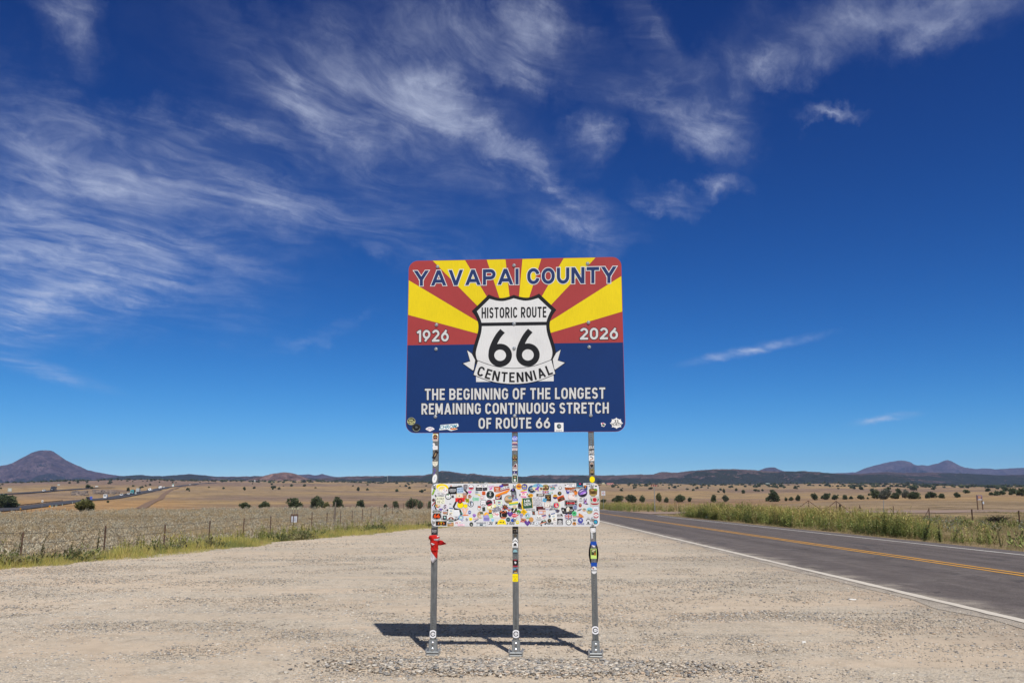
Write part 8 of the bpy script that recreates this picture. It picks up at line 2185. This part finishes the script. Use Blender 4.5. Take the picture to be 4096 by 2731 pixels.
house(3070, 2300, 9, 7, 3, 'C8CCC8', 'A8B4B0', 'small white house among trees on the right plain')
house(1944, 2450, 8, 6, 3, 'E4E6E8', 'D8DADC', 'small white shed seen above the sticker board')
house(1015, 2500, 10, 7, 3, 'DCDEE2', 'C8CACC', 'small white house at the foot of the red butte')
t = empty('radio_mast', at(1549, 2480)); tag(t, 'thin white radio mast at the foot of the far ridge', 'mast')
b = MB()
for k in range(3):
    a = k * 2.094; b.tube([(.35 * math.cos(a), .35 * math.sin(a), -1), (.35 * math.cos(a), .35 * math.sin(a), 24)], .09, srgb('D8DADC'), 5)
for z in np.arange(1, 24, 1.4):
    for k in range(3):
        a, c_ = k * 2.094, (k + 1) * 2.094; b.tube([(.35 * math.cos(a), .35 * math.sin(a), z), (.35 * math.cos(c_), .35 * math.sin(c_), z + .7)], .05, srgb('D8DADC'), 4)
b.build('lattice', M_paintw, t)
b = MB(); b.box((0, -.6, 19), (1.0, .5, 1.6), srgb('E4E4E4')); b.build('antenna', M_paintw, t)
def outcrop(px0, px1, Y0, Y1, n, label):
    px = rng.uniform(px0, px1, n); Y = rng.uniform(Y0, Y1, n); X = (px - CX) * CT / F * Y
    s = .8 + 2.6 * rng.random(n) ** 2.5
    o = scatter('rock_outcrop', [rand_box(900 + k, .9) for k in range(8)], zpos(X, Y, -.2), rng.uniform(0, 6.3, n), s, pick([(.21, .165, .14), (.17, .14, .125), (.25, .20, .165), (.13, .11, .10)], n), M_stone)
    tag(o, label, kind='stuff')
outcrop(285, 345, 640, 760, 230, 'stony outcrop between the two motorway carriageways')
outcrop(372, 470, 690, 800, 240, 'broken rocks above the near motorway carriageway')
def litter(name, px, py, pts, th, col, label, cat):
    p = G(px, py); b = MB(); top = [(x, y, .03 + .012 * math.sin(9 * x + 4 * y) + th) for x, y in pts]; bot = [(x, y, .022) for x, y in pts]
    b.poly(top, srgb(col)); b.poly(bot[::-1], srgb(col))
    for i in range(len(pts)): b.poly([bot[i], bot[(i + 1) % len(pts)], top[(i + 1) % len(pts)], top[i]], srgb(col))
    o = b.build(name, M_paintw); o.location = p; tag(o, label, cat)
litter('paper_scrap', 3215, 2577, [(-.018, -.012), (.02, -.015), (.024, .012), (-.015, .018)], .004, 'F0F0EE', 'scrap of white paper on the gravel right of the sign', 'litter')
litter('paper_scrap', 2413, 2247, [(-.16, -.03), (.15, -.05), (.17, .04), (-.14, .06)], .006, 'C8C0AC', 'flat pale scrap on the gravel behind the right sign post', 'litter')
p = G(3411, 2404); b = MB(); rows = []
for a in np.linspace(0, 2 * math.pi, 19)[:-1]:
    rows.append([((.052 + .008 * math.cos(c_)) * math.cos(a), (.052 + .008 * math.cos(c_)) * math.sin(a), .030 + .008 * math.sin(c_)) for c_ in np.linspace(0, 2 * math.pi, 7)[:-1]])
rows.append(rows[0]); b.quads(rows, srgb('E8E6E2'), close=True); o = b.build('plastic_ring', M_paintw, smooth=True); o.location = p; tag(o, 'small white plastic ring on the gravel near the road', 'litter')
litter('stone_marker', 702, 2196, [(-.14, -.10), (.12, -.12), (.15, .1), (-.12, .12)], .12, 'B8B0A4', 'pale stone block at the left rim of the gravel', 'stone')
# pile of dark branches on the open ground
p = at(3985, 71); b = MB(); r = random.Random(4)
for k in range(90):
    a = r.uniform(0, 6.28); l = r.uniform(.3, .9); s0 = Vector((r.uniform(-.5, .5), r.uniform(-.3, .3), r.uniform(.05, .3)))
    b.tube([s0, s0 + Vector((math.cos(a) * l * .6, math.sin(a) * l * .4, r.uniform(0, .3))), s0 + Vector((math.cos(a) * l, math.sin(a) * l * .6, r.uniform(-.05, .45)))], [.03, .022, .008], (.035, .032, .026), 4)
o = b.build('branch_pile', attr_mat('dead_wood', .95, .1)); o.location = p; tag(o, 'low pile of dark dead branches on the dry grass at right', 'branches')

# ---------------------------------------------------------------- air
def build_haze():
    mb = MB()
    mb.box((0, 7500, 345), (20000, 15400, 712))
    m, N = mat('pale_air')
    v = N.n('ShaderNodeVolumePrincipled')
    v.inputs['Color'].default_value = (.38, .54, 1.0, 1)
    v.inputs['Density'].default_value = HAZE
    v.inputs['Anisotropy'].default_value = 0.0
    o = N.n('ShaderNodeOutputMaterial')
    N.t.links.new(v.outputs[0], o.inputs['Volume'])
    h = mb.build('haze', m)
    tag(h, 'thin blue air between the eye and the hills', kind='stuff')
HAZE = 4.4e-5
build_haze()
